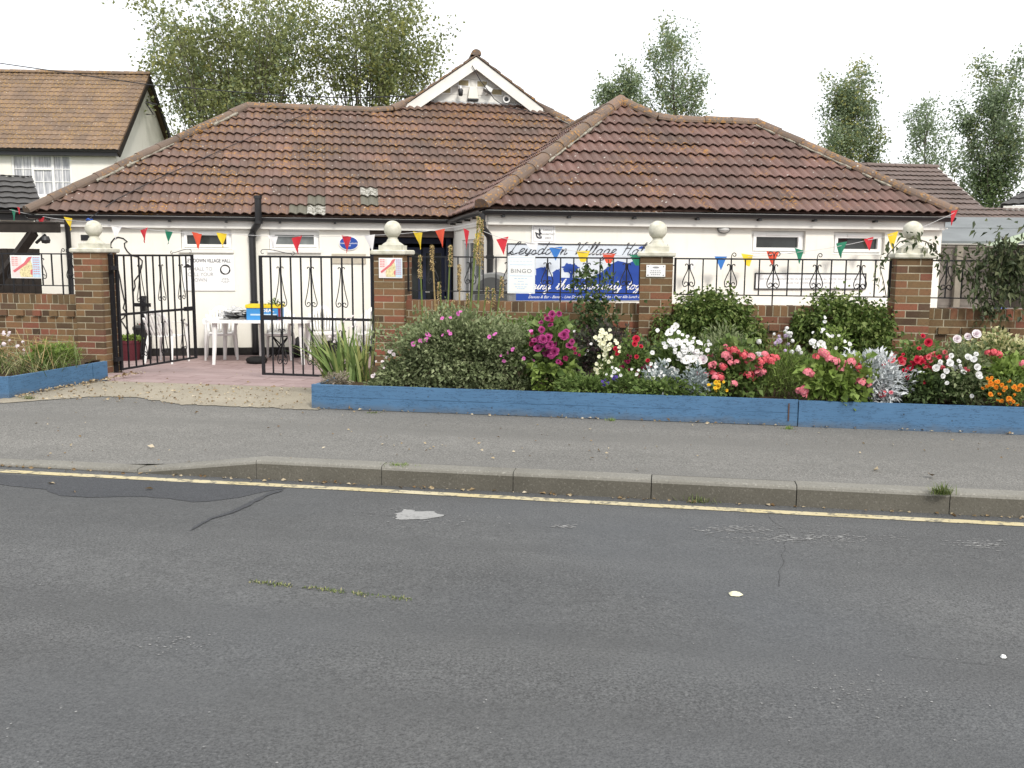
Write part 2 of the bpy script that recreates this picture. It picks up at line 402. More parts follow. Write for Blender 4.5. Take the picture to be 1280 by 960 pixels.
M['banner_blue'] = plain('banner_blue', (.014, .055, .30), .5, .35, .05, 2)
M['navy'] = plain('navy_paint', (.018, .026, .065), .45, .4, .15, 4)
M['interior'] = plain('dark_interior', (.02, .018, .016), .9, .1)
M['brown_board'] = plain('brown_board', (.10, .08, .07), .8, .2)
for n, c in {'red': (.58, .03, .045), 'orange': (.72, .10, .05), 'yellow': (.80, .58, .04), 'white': (.82, .82, .82), 'green': (.02, .19, .11), 'blue': (.04, .18, .52)}.items():
    b = NB('flag_'+n); b.done(c, .45, .35); t = b.N.new('ShaderNodeBsdfTranslucent'); t.inputs['Color'].default_value = (*c, 1)
    mx = b.N.new('ShaderNodeMixShader'); mx.inputs[0].default_value = .25; b.L.new(b.bs.outputs[0], mx.inputs[1]); b.L.new(t.outputs[0], mx.inputs[2]); b.L.new(mx.outputs[0], b.out.inputs[0]); M['flag_'+n] = b.m
M['string'] = plain('string', (.55, .55, .55), .8)
M['cable'] = plain('cable', (.03, .03, .035), .6)
M['bark'] = plain('bark', (.13, .115, .095), .95, .1, .35, 6, (.07, .06, .05), .5)
M['stalk'] = plain('green_stalk', (.13, .17, .05), .7, .2, .2, 10)
M['drystalk'] = plain('dry_stalk', (.34, .25, .12), .85, .15, .3, 30)
M['crate_blue'] = plain('crate_blue', (.05, .26, .58), .4, .4, .05); M['crate_yellow'] = plain('crate_yellow', (.78, .58, .03), .45, .4)
M['crate_red'] = plain('crate_maroon', (.22, .02, .04), .45, .4)
M['paper'] = plain('newspaper', (.58, .58, .57), .9, .1, .4, 25, (.30, .30, .30))
M['pot'] = plain('maroon_pot', (.10, .02, .028), .5, .3)
M['rubber'] = plain('rubber', (.018, .018, .018), .8, .2)
M['grey_plastic'] = plain('grey_plastic', (.20, .205, .20), .5, .3, .1); M['grey_plastic_dark'] = plain('grey_plastic_dark', (.075, .077, .075), .6, .3)
M['lamp_glass'] = plain('lamp_glass', (.62, .62, .60), .3, .5)
M['bluecloth'] = plain('blue_tarpaulin', (.03, .10, .42), .5, .3, .3, 14)
M['sticker'] = plain('vent_tan', (.42, .36, .22), .9, .1, .2, 20)
M['p_cream'] = plain('poster_cream', (.80, .70, .40), .5, .3, .3, 40); M['p_pink'] = plain('poster_red', (.66, .16, .18), .5, .3)
M['p_pale'] = plain('poster_pale_pink', (.80, .68, .66), .5, .3, .1, 30); M['p_sky'] = plain('poster_blue', (.50, .66, .80), .5, .3, .1, 30)

# ------------------------------------------------------------------ world, sun
w = bpy.data.worlds.new('World'); sc.world = w; w.use_nodes = True; nt = w.node_tree; nt.nodes.clear()
o_ = nt.nodes.new('ShaderNodeOutputWorld'); bg = nt.nodes.new('ShaderNodeBackground'); nt.links.new(bg.outputs[0], o_.inputs[0])
SUN_EL, SUN_AZ = math.radians(43), math.radians(146)   # azimuth measured clockwise from +Y
sky = nt.nodes.new('ShaderNodeTexSky'); sky.sky_type = 'NISHITA'; sky.sun_disc = False; sky.sun_elevation = SUN_EL; sky.sun_rotation = SUN_AZ; sky.air_density = 1.; sky.dust_density = 3.
mxn = nt.nodes.new('ShaderNodeMix'); mxn.data_type = 'RGBA'; mxn.inputs[0].default_value = .86      # bright cloud sheet over the sky
nt.links.new(sky.outputs[0], mxn.inputs[6])
tc = nt.nodes.new('ShaderNodeTexCoord'); nz = nt.nodes.new('ShaderNodeTexNoise'); nz.inputs['Scale'].default_value = 2.2; nz.inputs['Detail'].default_value = 5
nt.links.new(tc.outputs['Generated'], nz.inputs['Vector'])
cr = nt.nodes.new('ShaderNodeValToRGB'); cr.color_ramp.elements[0].position = .3; cr.color_ramp.elements[0].color = (9.4, 9.6, 9.9, 1); cr.color_ramp.elements[1].position = .7; cr.color_ramp.elements[1].color = (12.2, 12.2, 12.2, 1)
nt.links.new(nz.outputs['Fac'], cr.inputs[0]); nt.links.new(cr.outputs[0], mxn.inputs[7])
nt.links.new(mxn.outputs[2], bg.inputs['Color']); bg.inputs['Strength'].default_value = .1
sd = bpy.data.lights.new('sun', 'SUN'); sd.energy = 2.0; sd.angle = math.radians(10); sd.color = (1, .95, .87)
so = bpy.data.objects.new('sun', sd); COL.objects.link(so)
sdir = V((math.sin(SUN_AZ)*math.cos(SUN_EL), math.cos(SUN_AZ)*math.cos(SUN_EL), math.sin(SUN_EL)))
so.rotation_euler = sdir.to_track_quat('Z', 'Y').to_euler(); so.location = (3, -4, 12)
sc.view_settings.view_transform = 'Standard'; sc.view_settings.look = 'None'; sc.view_settings.gamma = 1; sc.view_settings.use_curve_mapping = False
sc.view_settings.exposure = .56
sc.cycles.max_bounces = 6; sc.cycles.transparent_max_bounces = 6; sc.cycles.diffuse_bounces = 3
# ================================================================== ground
KY = 6.0; KH = .1374; KX0 = -1.944; KW = .915
def sstep(a, b, x):
    t = max(0., min(1., (x-a)/(b-a))); return t*t*(3-2*t)
def drop(X): return 1 - max(0., min(1., (X - (KX0-2*KW)) / KW))      # 0 full kerb, 1 dropped
def kz(X): return -.108*drop(X)
def fz(X, Y):
    base = .014*max(0, Y-KY)
    d = kz(X)*(1 - sstep(KY+.1, KY+1.3, Y))
    return min(base, .032) + d
def rz(Y): return -KH + .012*min(KY-Y, 3.5)
def yz(Y): return .024 - .024*sstep(9.2, 10.1, Y) if Y < 10.1 else GB*min(1, (Y-10.1)/2.9)
def at_road(x, y):
    z = -.12
    for _ in range(4): p = at_z(x, y, z); z = rz(p.y)
    return p

g = MB(); g.grid(1, 1, lambda a, b: (-400+800*a, -200+900*b, -.42)); tag(g.build('ground', M['grass']), kind='structure')
g = MB(); ys = [-9, -4, 0, 2, 2.5, 3, 3.5, 4, 4.5, 5, 5.5, KY+.02]
for i in range(len(ys)-1):
    g.face([(-70, ys[i], rz(ys[i])), (70, ys[i], rz(ys[i])), (70, ys[i+1], rz(ys[i+1])), (-70, ys[i+1], rz(ys[i+1]))])
tag(g.build('road', M['road']), kind='structure')
# kerb stones
g = MB()
for i in range(-26, 45):
    x0, x1 = KX0+i*KW+.003, KX0+(i+1)*KW-.003
    r = rnd(); n = 6 if i in (-2,) else 2
    dz = uni(-.003, .003); dy = uni(-.003, .003)
    prof = lambda X: [(KY+dy, -KH-.06), (KY+dy, kz(X)+dz-.026), (KY+dy+.004, kz(X)+dz-.012), (KY+dy+.012, kz(X)+dz-.003), (KY+dy+.026, kz(X)+dz), (KY+.125, kz(X)+dz+.001), (KY+.125, -KH-.06)]
    for k in range(n):
        xa, xb = x0+(x1-x0)*k/n, x0+(x1-x0)*(k+1)/n
        pa, pb = prof(xa), prof(xb)
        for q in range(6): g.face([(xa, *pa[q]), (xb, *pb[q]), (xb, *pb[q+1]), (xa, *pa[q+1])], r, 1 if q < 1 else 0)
        if k == 0: g.face([(xa, *p) for p in pa], r)
        if k == n-1: g.face([(xb, *p) for p in pb][::-1], r)
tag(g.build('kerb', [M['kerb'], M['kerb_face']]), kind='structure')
# footway
g = MB()
g.grid(150, 14, lambda a, b: (-30+60*a, KY+.118+(8.6-KY-.118)*b, fz(-30+60*a, KY+.118+(8.6-KY-.118)*b)-.002)); tag(g.build('footway', M['foot']), kind='structure')
# concrete apron with a ragged front edge
g = MB()
def apY(X): return 7.93 + .30*math.exp(-((X+5.3)/.55)**2) + .06*mnoise.noise((X*2.3, 1, 0)) + .045*mnoise.noise((X*9, 4, 0)) + .03*mnoise.noise((X*25, 4, 0)) - .28*sstep(-5.6, -6.3, X)
nx = 220
for i in range(nx):
    xa, xb = -6.36+3.2*i/nx, -6.36+3.2*(i+1)/nx
    for j in range(4):
        ya0, ya1 = apY(xa)+(9.2-apY(xa))*j/4, apY(xa)+(9.2-apY(xa))*(j+1)/4
        yb0, yb1 = apY(xb)+(9.2-apY(xb))*j/4, apY(xb)+(9.2-apY(xb))*(j+1)/4
        zf = lambda X, Y: fz(X, Y)+.004
        g.face([(xa, ya0, zf(xa, ya0)), (xb, yb0, zf(xb, yb0)), (xb, yb1, zf(xb, yb1)), (xa, ya1, zf(xa, ya1))])
tag(g.build('concrete_apron', M['concrete']), kind='structure')
g = MB()
yy = [9.14, 9.3, 9.6, 9.9, 10.1, 10.6, 11.2, 12, 13, 15, 30]
for i in range(len(yy)-1):
    g.face([(-14, yy[i], yz(yy[i])), (12, yy[i], yz(yy[i])), (12, yy[i+1], yz(yy[i+1])), (-14, yy[i+1], yz(yy[i+1]))])
tag(g.build('yard_paving', M['yard']), kind='structure')
# yellow line, patches, marks: thin sheets over the road
def strip(name, pts, wd, mat, dz=.004, jit=0.):
    g = MB()
    for a, b in zip(pts, pts[1:]):
        g.face([(a[0], a[1]-wd/2, rz(a[1])+dz), (b[0], b[1]-wd/2, rz(b[1])+dz), (b[0], b[1]+wd/2, rz(b[1])+dz), (a[0], a[1]+wd/2, rz(a[1])+dz)])
    return tag(g.build(name, mat), kind='structure')
ypix = [(0, 588), (160, 597), (320, 604.5), (480, 612.5), (640, 622), (820, 633), (1000, 642.5), (1140, 649.5), (1280, 656)]
yp = [at_road(x, y) for x, y in ypix]
yp = [(p.x, 5.83 + (p.y-5.83)*.35) for p in yp]
yl = [(-40, yp[0][1])] + yp + [(40, yp[-1][1])]
fine = []
for a, b in zip(yl, yl[1:]):
    n = max(1, int((b[0]-a[0])/.25))
    for k in range(n): t = k/n; fine.append((a[0]+(b[0]-a[0])*t, a[1]+(b[1]-a[1])*t+.004*mnoise.noise((a[0]*3+k, 0, 0))))
strip('yellow_line', fine, .080, M['yellow'])
def sheet(name, pix, mat, dz=.004, kind='structure', jg=1.):
    g = MB(); P = [at_road(x, y) for x, y in pix]
    # ragged outline
    Q = []
    for a, b in zip(P, P[1:]+P[:1]):
        n = max(1, int((b-a).length/(.03 if jg == 1 else .01)))
        for k in range(n):
            p = a.lerp(b, k/n); j = jg*(.012*mnoise.noise(p*14) + .008*mnoise.noise(p*45))
            Q.append((p.x+j, p.y+j*.8, rz(p.y)+dz))
    g.face(Q); return tag(g.build(name, mat), kind=kind)
sheet('tarmac_patch', [(-60, 589), (0, 593), (110, 598), (230, 603), (345, 609), (356, 611), (330, 615), (300, 622), (262, 627), (238, 628), (215, 624), (175, 621), (110, 622), (75, 620), (55, 612), (0, 606), (-60, 602)], M['patch'], .0025)
sheet('tarmac_crack', [(354, 612.5), (338, 615), (310, 629), (286, 640.5), (262, 648), (242, 659), (236, 665), (246, 659.5), (265, 649.3), (290, 642), (314, 631.5), (337, 619), (352, 614.5)], M['patch'], .0045)
sheet('road_marking', [(503, 637), (520, 639), (548, 640), (552, 646), (535, 649), (494, 650)], M['wpatch'], .003, jg=2.4)
g = MB()
def flake(px, py, w, h):
    p = at_road(px, py); n = 7; ang = [2*PI*k/n+uni(-.2, .2) for k in range(n)]
    s = 1/190.; W = w*s*.5; H = h*s*2.2*.5
    g.face([(p.x+W*uni(.6, 1)*math.cos(a), p.y+H*uni(.6, 1)*math.sin(a), rz(p.y)+.003) for a in ang])
for k in range(150): flake(random.gauss(920, 26), random.gauss(662, 2.2), uni(2, 9), uni(.4, 1.1))
for k in range(260): flake(random.gauss(1010, 50), random.gauss(673, 3), uni(2, 9), uni(.4, 1.1))
for k in range(110): flake(random.gauss(1222, 22), random.gauss(681, 3.2), uni(2, 9), uni(.4, 1.1))
for k in range(50): flake(random.gauss(545, 45), random.gauss(648, 6), uni(1.5, 6), uni(.6, 1.6))
for k in range(22): flake(uni(690, 720), uni(656, 660), uni(3, 10), uni(.6, 1.4))
for k in range(40): flake(random.gauss(1060, 40), random.gauss(868, 14), uni(1., 3.5), uni(.4, 1.))
for k in range(40): flake(random.gauss(225, 25), random.gauss(803, 7), uni(1., 4), uni(.4, 1.))
for k in range(60): flake(uni(0, 1280), uni(665, 955), uni(1., 2.5), uni(.5, 1.2))
tag(g.build('road_scuffs', M['scuff']), kind='stuff')
# hair cracks across the road
g = MB()
def crack(pix, wd):
    P = [at_road(x, y) for x, y in pix]; Q = []
    for a, b in zip(P, P[1:]):
        n = max(2, int((b-a).length/.05))
        for k in range(n): p = a.lerp(b, k/n); p = p+V((mnoise.noise(p*7)*.03, mnoise.noise(p*8+V((5, 5, 5)))*.03, 0)); Q.append(p)
    for a, b in zip(Q, Q[1:]):
        t = (b-a).normalized(); nn = V((-t.y, t.x, 0))*wd*uni(.3, 1)
        g.face([(a.x-nn.x, a.y-nn.y, rz(a.y)+.003), (b.x-nn.x, b.y-nn.y, rz(b.y)+.003), (b.x+nn.x, b.y+nn.y, rz(b.y)+.003), (a.x+nn.x, a.y+nn.y, rz(a.y)+.003)])
crack([(958, 640), (985, 668), (980, 690), (975, 720), (972, 738)], .0014)
crack([(1130, 820), (1200, 828), (1280, 838)], .0012)
crack([(300, 727), (420, 739), (530, 751)], .0016)
crack([(420, 640), (480, 644), (560, 648)], .0015)
tag(g.build('road_cracks', plain('crack_dark', (.065, .066, .068), .95, .1)), kind='structure')

# ================================================================== brick walls and piers
WY = 9.97
def brick_run(mb, x0, x1, y, z, h, L, off, depth=.05, proud=0., jz=.0012):
    """a course of bricks on the front face y, of length L (plus 10 mm joint)"""
    x = x0 - off
    while x < x1 - .012:
        a, b = max(x, x0), min(x+L, x1)
        if b-a > .02: mb.box(a, b, y-proud+uni(-.0015, .0015), y+depth, z+uni(-jz, jz), z+h+uni(-jz, jz), rnd(), skip='k')
        x += L+.01
def garden_wall(name, label, x0, x1, X0):
    t = thing(name, label, 'brick wall', (X0, WY+.10, 0))
    core = MB(); core.box(x0-X0, x1-X0, .0035, .2115, -.35, .921)
    core.build('mortar_core', M['mortar'], t)
    b = MB(); xa, xb = x0-X0, x1-X0
    z = .925-.105
    x = xa                                    # brick-on-edge coping, full thickness
    while x < xb-.01:
        c = min(x+.065, xb); b.box(x, c, uni(-.003, .001), .215, z+uni(-.002, .002), .925+uni(-.003, .003), rnd()); x += .075
    z -= .075; brick_run(b, xa, xb, 0, z, .065, .215, uni(0, .2))
    z -= .075                                   # dentil course
    x = xa; k = 0
    while x < xb-.02:
        c = min(x+.1025, xb); b.box(x, c, (-.032 if k % 2 else .0)+uni(-.002, .002), .05, z, z+.065, rnd()); x += .1125; k += 1
    k = 0
    while z > -.2:
        z -= .075
        if k % 2 == 0: brick_run(b, xa, xb, 0, z, .065, .1025, uni(0, .1))
        else: brick_run(b, xa, xb, 0, z, .065, .215, .05)
        k += 1
    x = xa
    for kk in range(12):                        # rear face
        brick_run(b, xa, xb, .17, -.02+kk*.075-.06, .065, .215, .1*(kk % 2), depth=.044)
    b.build('brickwork', M['brick'], t, bevel=.0)
    return t
WALLS = [('brick_wall', 'low red brown brick wall with dentil course left of the open gateway', -14.0, -6.94),
         ('brick_wall', 'low brown brick wall behind the flower bed, under the blue banner', -2.95, -.37),
         ('brick_wall', 'low brown brick wall with ivy hanging over it in two mounds', -.03, 2.19),
         ('brick_wall', 'low brick wall at the right edge, under the vine covered railing', 2.53, 9.0)]
for n, l, a, b in WALLS: garden_wall(n, l, a, b, (max(a, -9)+min(b, 5))/2)

def pier(label, x0, x1, nb, top=1.425):
    wd = x1-x0; xc = (x0+x1)/2; t = thing('brick_pillar', label, 'brick pillar', (xc, WY+wd/2, 0))
    s = wd/2
    c = MB(); c.box(-s+.003, s-.003, -s+.003, s-.003, -.35, top-.002); c.build('mortar_core', M['mortar'], t)
    b = MB(); L = (wd-(nb-.5)*.01 + .0)/nb if nb != 2 else (wd-.01)/2
    k = 0; z = top-.065
    while z > -.2:
        for side in range(4):
            R = MX.Rotation(side*PI/2, 4, 'Z'); ins = 0 if side % 2 == 0 else .045
            fl = -s+ins; fr = s-ins
            if nb == 2: cuts = [fl, (0 if (k+side) % 2 == 0 else 0), fr] if (k+side) % 2 == 0 else [fl, fl+.105+0*ins, fl+.33, fr]
            else: cuts = [fl, fl+.225, fr] if (k+side) % 2 == 0 else [fl, fl+.11, fr]
            for a, c2 in zip(cuts, cuts[1:]):
                b.box(a+.005*(a != fl), c2-.005*(c2 != fr), -s+uni(-.001, .0015), -s+.045, z+uni(-.001, .001), z+.065+uni(-.001, .001), rnd(), R, skip='k')
        z -= .075; k += 1
    b.build('brickwork', M['brick'], t)
    cp = MB(); o = s+.028
    for (h0, h1, a0, a1) in ((0, .012, o-.01, o), (.012, .042, o, o), (.042, .054, o, o-.014), (.054, .062, s*.74, s*.74), (.062, .105, s*.74, s*.74)):
        z0, z1 = top+h0, top+h1
        P = [(-a0, -a0, z0), (a0, -a0, z0), (a0, a0, z0), (-a0, a0, z0)]; Q = [(-a1, -a1, z1), (a1, -a1, z1), (a1, a1, z1), (-a1, a1, z1)]
        for i in range(4): cp.face([P[i], P[(i+1) % 4], Q[(i+1) % 4], Q[i]], .5)
        cp.face(Q, .5); cp.face(P[::-1], .5)
    cp.build('capstone', M['stone'], t)
    f = MB(); f.lathe([(s*.73, 0), (s*.73, .004), (s*.60, .022), (s*.42, .04), (.062, .062), (.052, .075), (.052, .088), (.06, .095)], 24, (0, 0, top+.104))
    R = .098; f.lathe([(.001 if i in (0, 24) else R*math.sin(PI*i/24), -R*math.cos(PI*i/24)) for i in range(0, 25)], 32, (0, 0, top+.104+.09+R-.012))
    o = f.build('ball_finial', M['stone'], t); smooth_by_angle(o, 35)
    return t
PA = pier('brick pillar with mossy ball finial, hinge side of the open left gate', -6.955, -6.615, 1.5)
PB = pier('brick pillar with clean pale ball finial and a coloured poster tied to it', -3.29, -2.95, 1.5)
PC = pier('slim brick pillar with ball finial and small white plaque, right of the blue banner', -.37, -.03, 1.5)
PD = pier('slim brick pillar whose ball finial is wrapped by a dark leaved vine', 2.19, 2.53, 1.5)

# ================================================================== wrought iron
def spiral(cx, cz, r0, r1, a0, a1, n=14):
    return [(cx+(r0+(r1-r0)*i/n)*math.cos(a0+(a1-a0)*i/n), cz+(r0+(r1-r0)*i/n)*math.sin(a0+(a1-a0)*i/n)) for i in range(n+1)]
def bez(p0, p1, p2, p3, n=12):
    return [tuple(((1-t)**3)*p0[k]+3*t*(1-t)**2*p1[k]+3*t*t*(1-t)*p2[k]+t**3*p3[k] for k in (0, 1)) for t in [i/n for i in range(n+1)]]
def drop_motif(mb, x, zt, zb, w, r=.0056, y=-.014):
    """tear-shaped pair of scrolls: outward curls at the apex, inward spirals at the foot"""
    c = .024
    for s in (-1, 1):
        top = spiral(c*1.25, zt-c, c*.25, c, PI*1.2, -PI*.55+0, 14)        # curl, ends heading down
        top = spiral(.03, zt-.022, .006, .02, -PI*.2, PI*1.12, 12)
        a = top[-1]; b_ = (w, zb+.065)
        body = bez(a, (.006, zt-.09), (w*.55, zb+.16), b_, 10)
        foot = bez(b_, (w*1.08, zb+.02), (w*.72, zb-.004), (w*.48, zb+.012), 8)
        sp = spiral(w*.5, zb+.04, .028, .008, -PI/2-.15, -PI*2.2, 12)
        pts = top+body[1:]+foot[1:]+sp[1:]
        mb.tube([(x+s*px, y, pz) for px, pz in pts], r, 5)
def curl(mb, x, z, s=1, r=.005, R=.03, y=0):
    pts = bez((0, 0), (0, R*.8), (s*R*.2, R*2), (s*R, R*2), 6)+spiral(s*R, R*1.2, R*.8, R*.3, PI/2, PI/2-s*PI*1.5, 10)[1:]
    mb.tube([(x+px, y, z+pz) for px, pz in pts], r, 5)
def sqbar(name, x, z0, z1, t, wd=.012): 
    g = MB(); g.box(x-wd/2, x+wd/2, -wd/2, wd/2, z0, z1); return g.build(name, M['black_iron'], t)
def railing(label, x0, x1, sp, first, step, posts=(), curls=(), zt=1.415, zb=1.03):
    X = (x0+x1)/2; t = thing('iron_railing', label, 'railing', (X, WY+.17, .925)); o = -.925
    f = MB(); f.box(x0-X, x1-X, -.009, .009, zt-.016+o, zt+o); f.box(x0-X, x1-X, -.008, .008, zb-.006+o, zb+.006+o)
    for x in (x0, x1): f.box(x-X-.012, x-X+.012, -.010, .010, zb-.006+o, zt+.002+o)
    for x in (x0, x1):
        s = 1 if x == x1 else -1
        f.box(min(x, x+s*.06)-X, max(x, x+s*.06)-X, -.006, .006, zt-.085+o, zt-.073+o)
    f.build('frame', M['black_iron'], t)
    n = int(round((x1-x0)/sp)); 
    for i in range(1, n):
        x = x0-X+i*(x1-x0)/n; sqbar('bar', x, (zb if i not in posts else .92)+o, zt-.006+o, t, .0135)
        if (i-first) % step == 0:
            g = MB(); drop_motif(g, x, zt-.055+o, zb+.075+o, .062); g.build('scroll', M['black_iron'], t)
        if i in curls:
            g = MB()
            for s in ((-1, 1) if curls[i] == 2 else (1,)): curl(g, x, zt+o, s, R=.028 if curls[i] == 1 else .036)
            g.build('finial_scroll', M['black_iron'], t)
    return t
railing('black scrolled railing with a colourful poster tied to it, left of the gateway', -9.6, -6.965, .135, 1, 3, (5, 13, 18), {18: 1})
railing('black scrolled railing on the wall in front of the blue banner', -2.945, -.375, .1455, 2, 3, (5, 12), {8: 1})
railing('black scrolled railing above the two ivy mounds, pennants hanging along its top', -.005, 2.165, .145, 1, 3, (7,), {4: 1, 7: 2, 10: 1})
railing('black railing tangled in dark leaved vine at the right edge', 2.555, 5.6, .15, 1, 4, (8, 16), {})

def gate(label, loc, rotz, wd=1.40, ht=1.385, side=1):
    """hinge at x=0, leaf runs to x = side*wd"""
    t = thing('iron_gate', label, 'gate', loc, rotz); s = side
    f = MB(); b = lambda x0, x1, z0, z1, d=.011: f.box(min(s*x0, s*x1), max(s*x0, s*x1), -d, d, z0, z1)
    b(0, .032, 0, ht, .016); b(wd-.032, wd, 0, ht, .015); b(.032, wd-.032, ht-.024, ht); b(.032, wd-.032, 0, .025); b(.032, wd-.032, .655, .685)
    f.build('frame', M['black_iron'], t)
    for z in (.14, ht-.16): h = MB(); h.box(min(-s*.10, s*.02), max(-s*.10, s*.02), -.02, .02, z-.025, z+.025); h.build('hinge', M['black_iron'], t)
    n = 11
    for i in range(1, n):
        x = s*(.015+(wd-.03)*i/n); sqbar('bar', x, .01, ht-.01, t, .0155)
        if i % 3 == 0:
            g = MB(); drop_motif(g, x, ht-.12, .80, .072); g.build('scroll', M['black_iron'], t)
        if i % 3 == 0:
            g = MB(); drop_motif(g, x, .55, .13, .06); g.build('scroll', M['black_iron'], t)
    c = MB()                                             # long scroll along the top of the leading end
    xa, xb = wd-.02, wd-.45
    pts = spiral(xa-.035, ht+.045, .012, .036, PI*.3, -PI*1.1+PI*2, 12)
    pts = spiral(xa-.03, ht+.035, .01, .034, -PI*.8, PI*.62, 12)+bez((xa-.05, ht+.068), (xa-.15, ht+.08), (xb+.13, ht+.02), (xb+.045, ht+.022), 8)+spiral(xb+.03, ht+.03, .026, .012, -PI*.3, -PI*1.6, 10)
    c.tube([(s*x, 0, z) for x, z in pts], .004, 5); c.build('top_scroll', M['black_iron'], t)
    lk = MB(); b2 = lambda x0, x1, z0, z1: lk.box(min(s*x0, s*x1), max(s*x0, s*x1), -.022, .022, z0, z1)
    b2(wd-.20, wd-.012, .645, .70); lk.build('latch_plate', M['black_iron'], t)
    return t
gate('black wrought iron gate leaf standing nearly shut against the poster pillar', (-3.335, WY+.16, .022), -math.radians(2.0), 1.40, side=-1)
gate('black wrought iron gate leaf swung wide open in front of white chair', (-6.545, WY+.20, .022), math.radians(81.5), 1.44, 1.385, side=1)
for x, lb in ((-6.585, 'black gate post bolted to the mossy ball pillar'), (-3.315, 'black gate post bolted to the poster pillar')):
    t = thing('gate_post', lb, 'gate post', (x, WY+.17, 0)); g = MB(); g.box(-.02, .02, -.02, .02, 0, 1.40); g.build('post', M['black_iron'], t)
    g = MB(); g.lathe([(.03, 0), (.03, .008), (.012, .02), (.001, .024)], 12, (0, 0, 1.40)); g.build('post_cap', M['black_iron'], t)

# ================================================================== timber bed edging
BY = 8.0
t = thing('timber_bed_edging', 'long blue painted timber edging along the front of the flower bed', 'bed edging', (0, BY, 0))
def board(x0, x1, y0, y1, z0, z1, name='board'):
    g = MB(); n = max(2, int((x1-x0)/.12))
    for k in range(n):
        a, b = x0+(x1-x0)*k/n, x0+(x1-x0)*(k+1)/n
        w = lambda x: .004*mnoise.noise((x*1.3, z0, 3))
        za, zb = z1+w(a), z1+w(b)
        P = [(a, y0+w(a), z0), (b, y0+w(b), z0), (b, y1, z0), (a, y1, z0), (a, y0+w(a), za), (b, y0+w(b), zb), (b, y1, zb), (a, y1, za)]
        for q in ((0, 1, 5, 4), (4, 5, 6, 7), (3, 7, 6, 2), (0, 3, 2, 1)): g.face([P[i] for i in q], .5)
        if k == 0: g.face([P[i] for i in (0, 4, 7, 3)], .5)
        if k == n-1: g.face([P[i] for i in (1, 2, 6, 5)], .5)
    return g.build(name, M['plank'], t)
board(-3.25, 1.045, 0, .04, .030, .138); board(-3.25, 1.045, .003, .043, .140, .250)
board(1.05, 7.5, -.012, .032, .026, .247)
g = MB(); g.box(-3.25, -3.21, .044, .75, .03, .242); g.build('end_board', M['plank'], t)
g = MB(); g.box(.965, .975, -.006, .002, .07, .22); g.build('nail_strip', plain('rust', (.09, .05, .035), .8), t)
t = thing('timber_bed_edging', 'short blue timber edging round the grassy bed left of the gateway', 'bed edging', (-6.32, 7.93, 0))
g = MB(); Mr = MX.Rotation(math.radians(-5), 4, 'Z')
g.box(-.02, .02, .0, 1.18, .015, .235, .5, Mr); g.build('board', M['plank'], t)
g = MB(); g.box(-.018, .022, 1.19, 1.42, .02, .237, .5, Mr); g.build('board', M['plank'], t)
g = MB(); g.box(-9, -.02, .0, .04, .01, .235, .5); g.build('front_board', M['plank'], t)
g = MB(); g.box(-.022, .024, -.005, .045, .008, .24, .5); g.build('corner_post', M['plank'], t)
g = MB(); g.grid(40, 12, lambda a, b: (-3.21+10.7*a, BY+.04+1.98*b, .19+.025*mnoise.noise((a*30, b*8, 1))+.03*b)); g_ = g.build('soil', M['soil']); tag(g_, kind='structure')
g = MB(); g.grid(30, 12, lambda a, b: (-15+(8.64+.087*1.4*min(b, .70)-.40*sstep(.70, .78, b))*a, BY-.03+2.03*b, .17+.025*mnoise.noise((a*30, b*8, 9)))); g_ = g.build('soil', M['soil']); tag(g_, kind='structure')
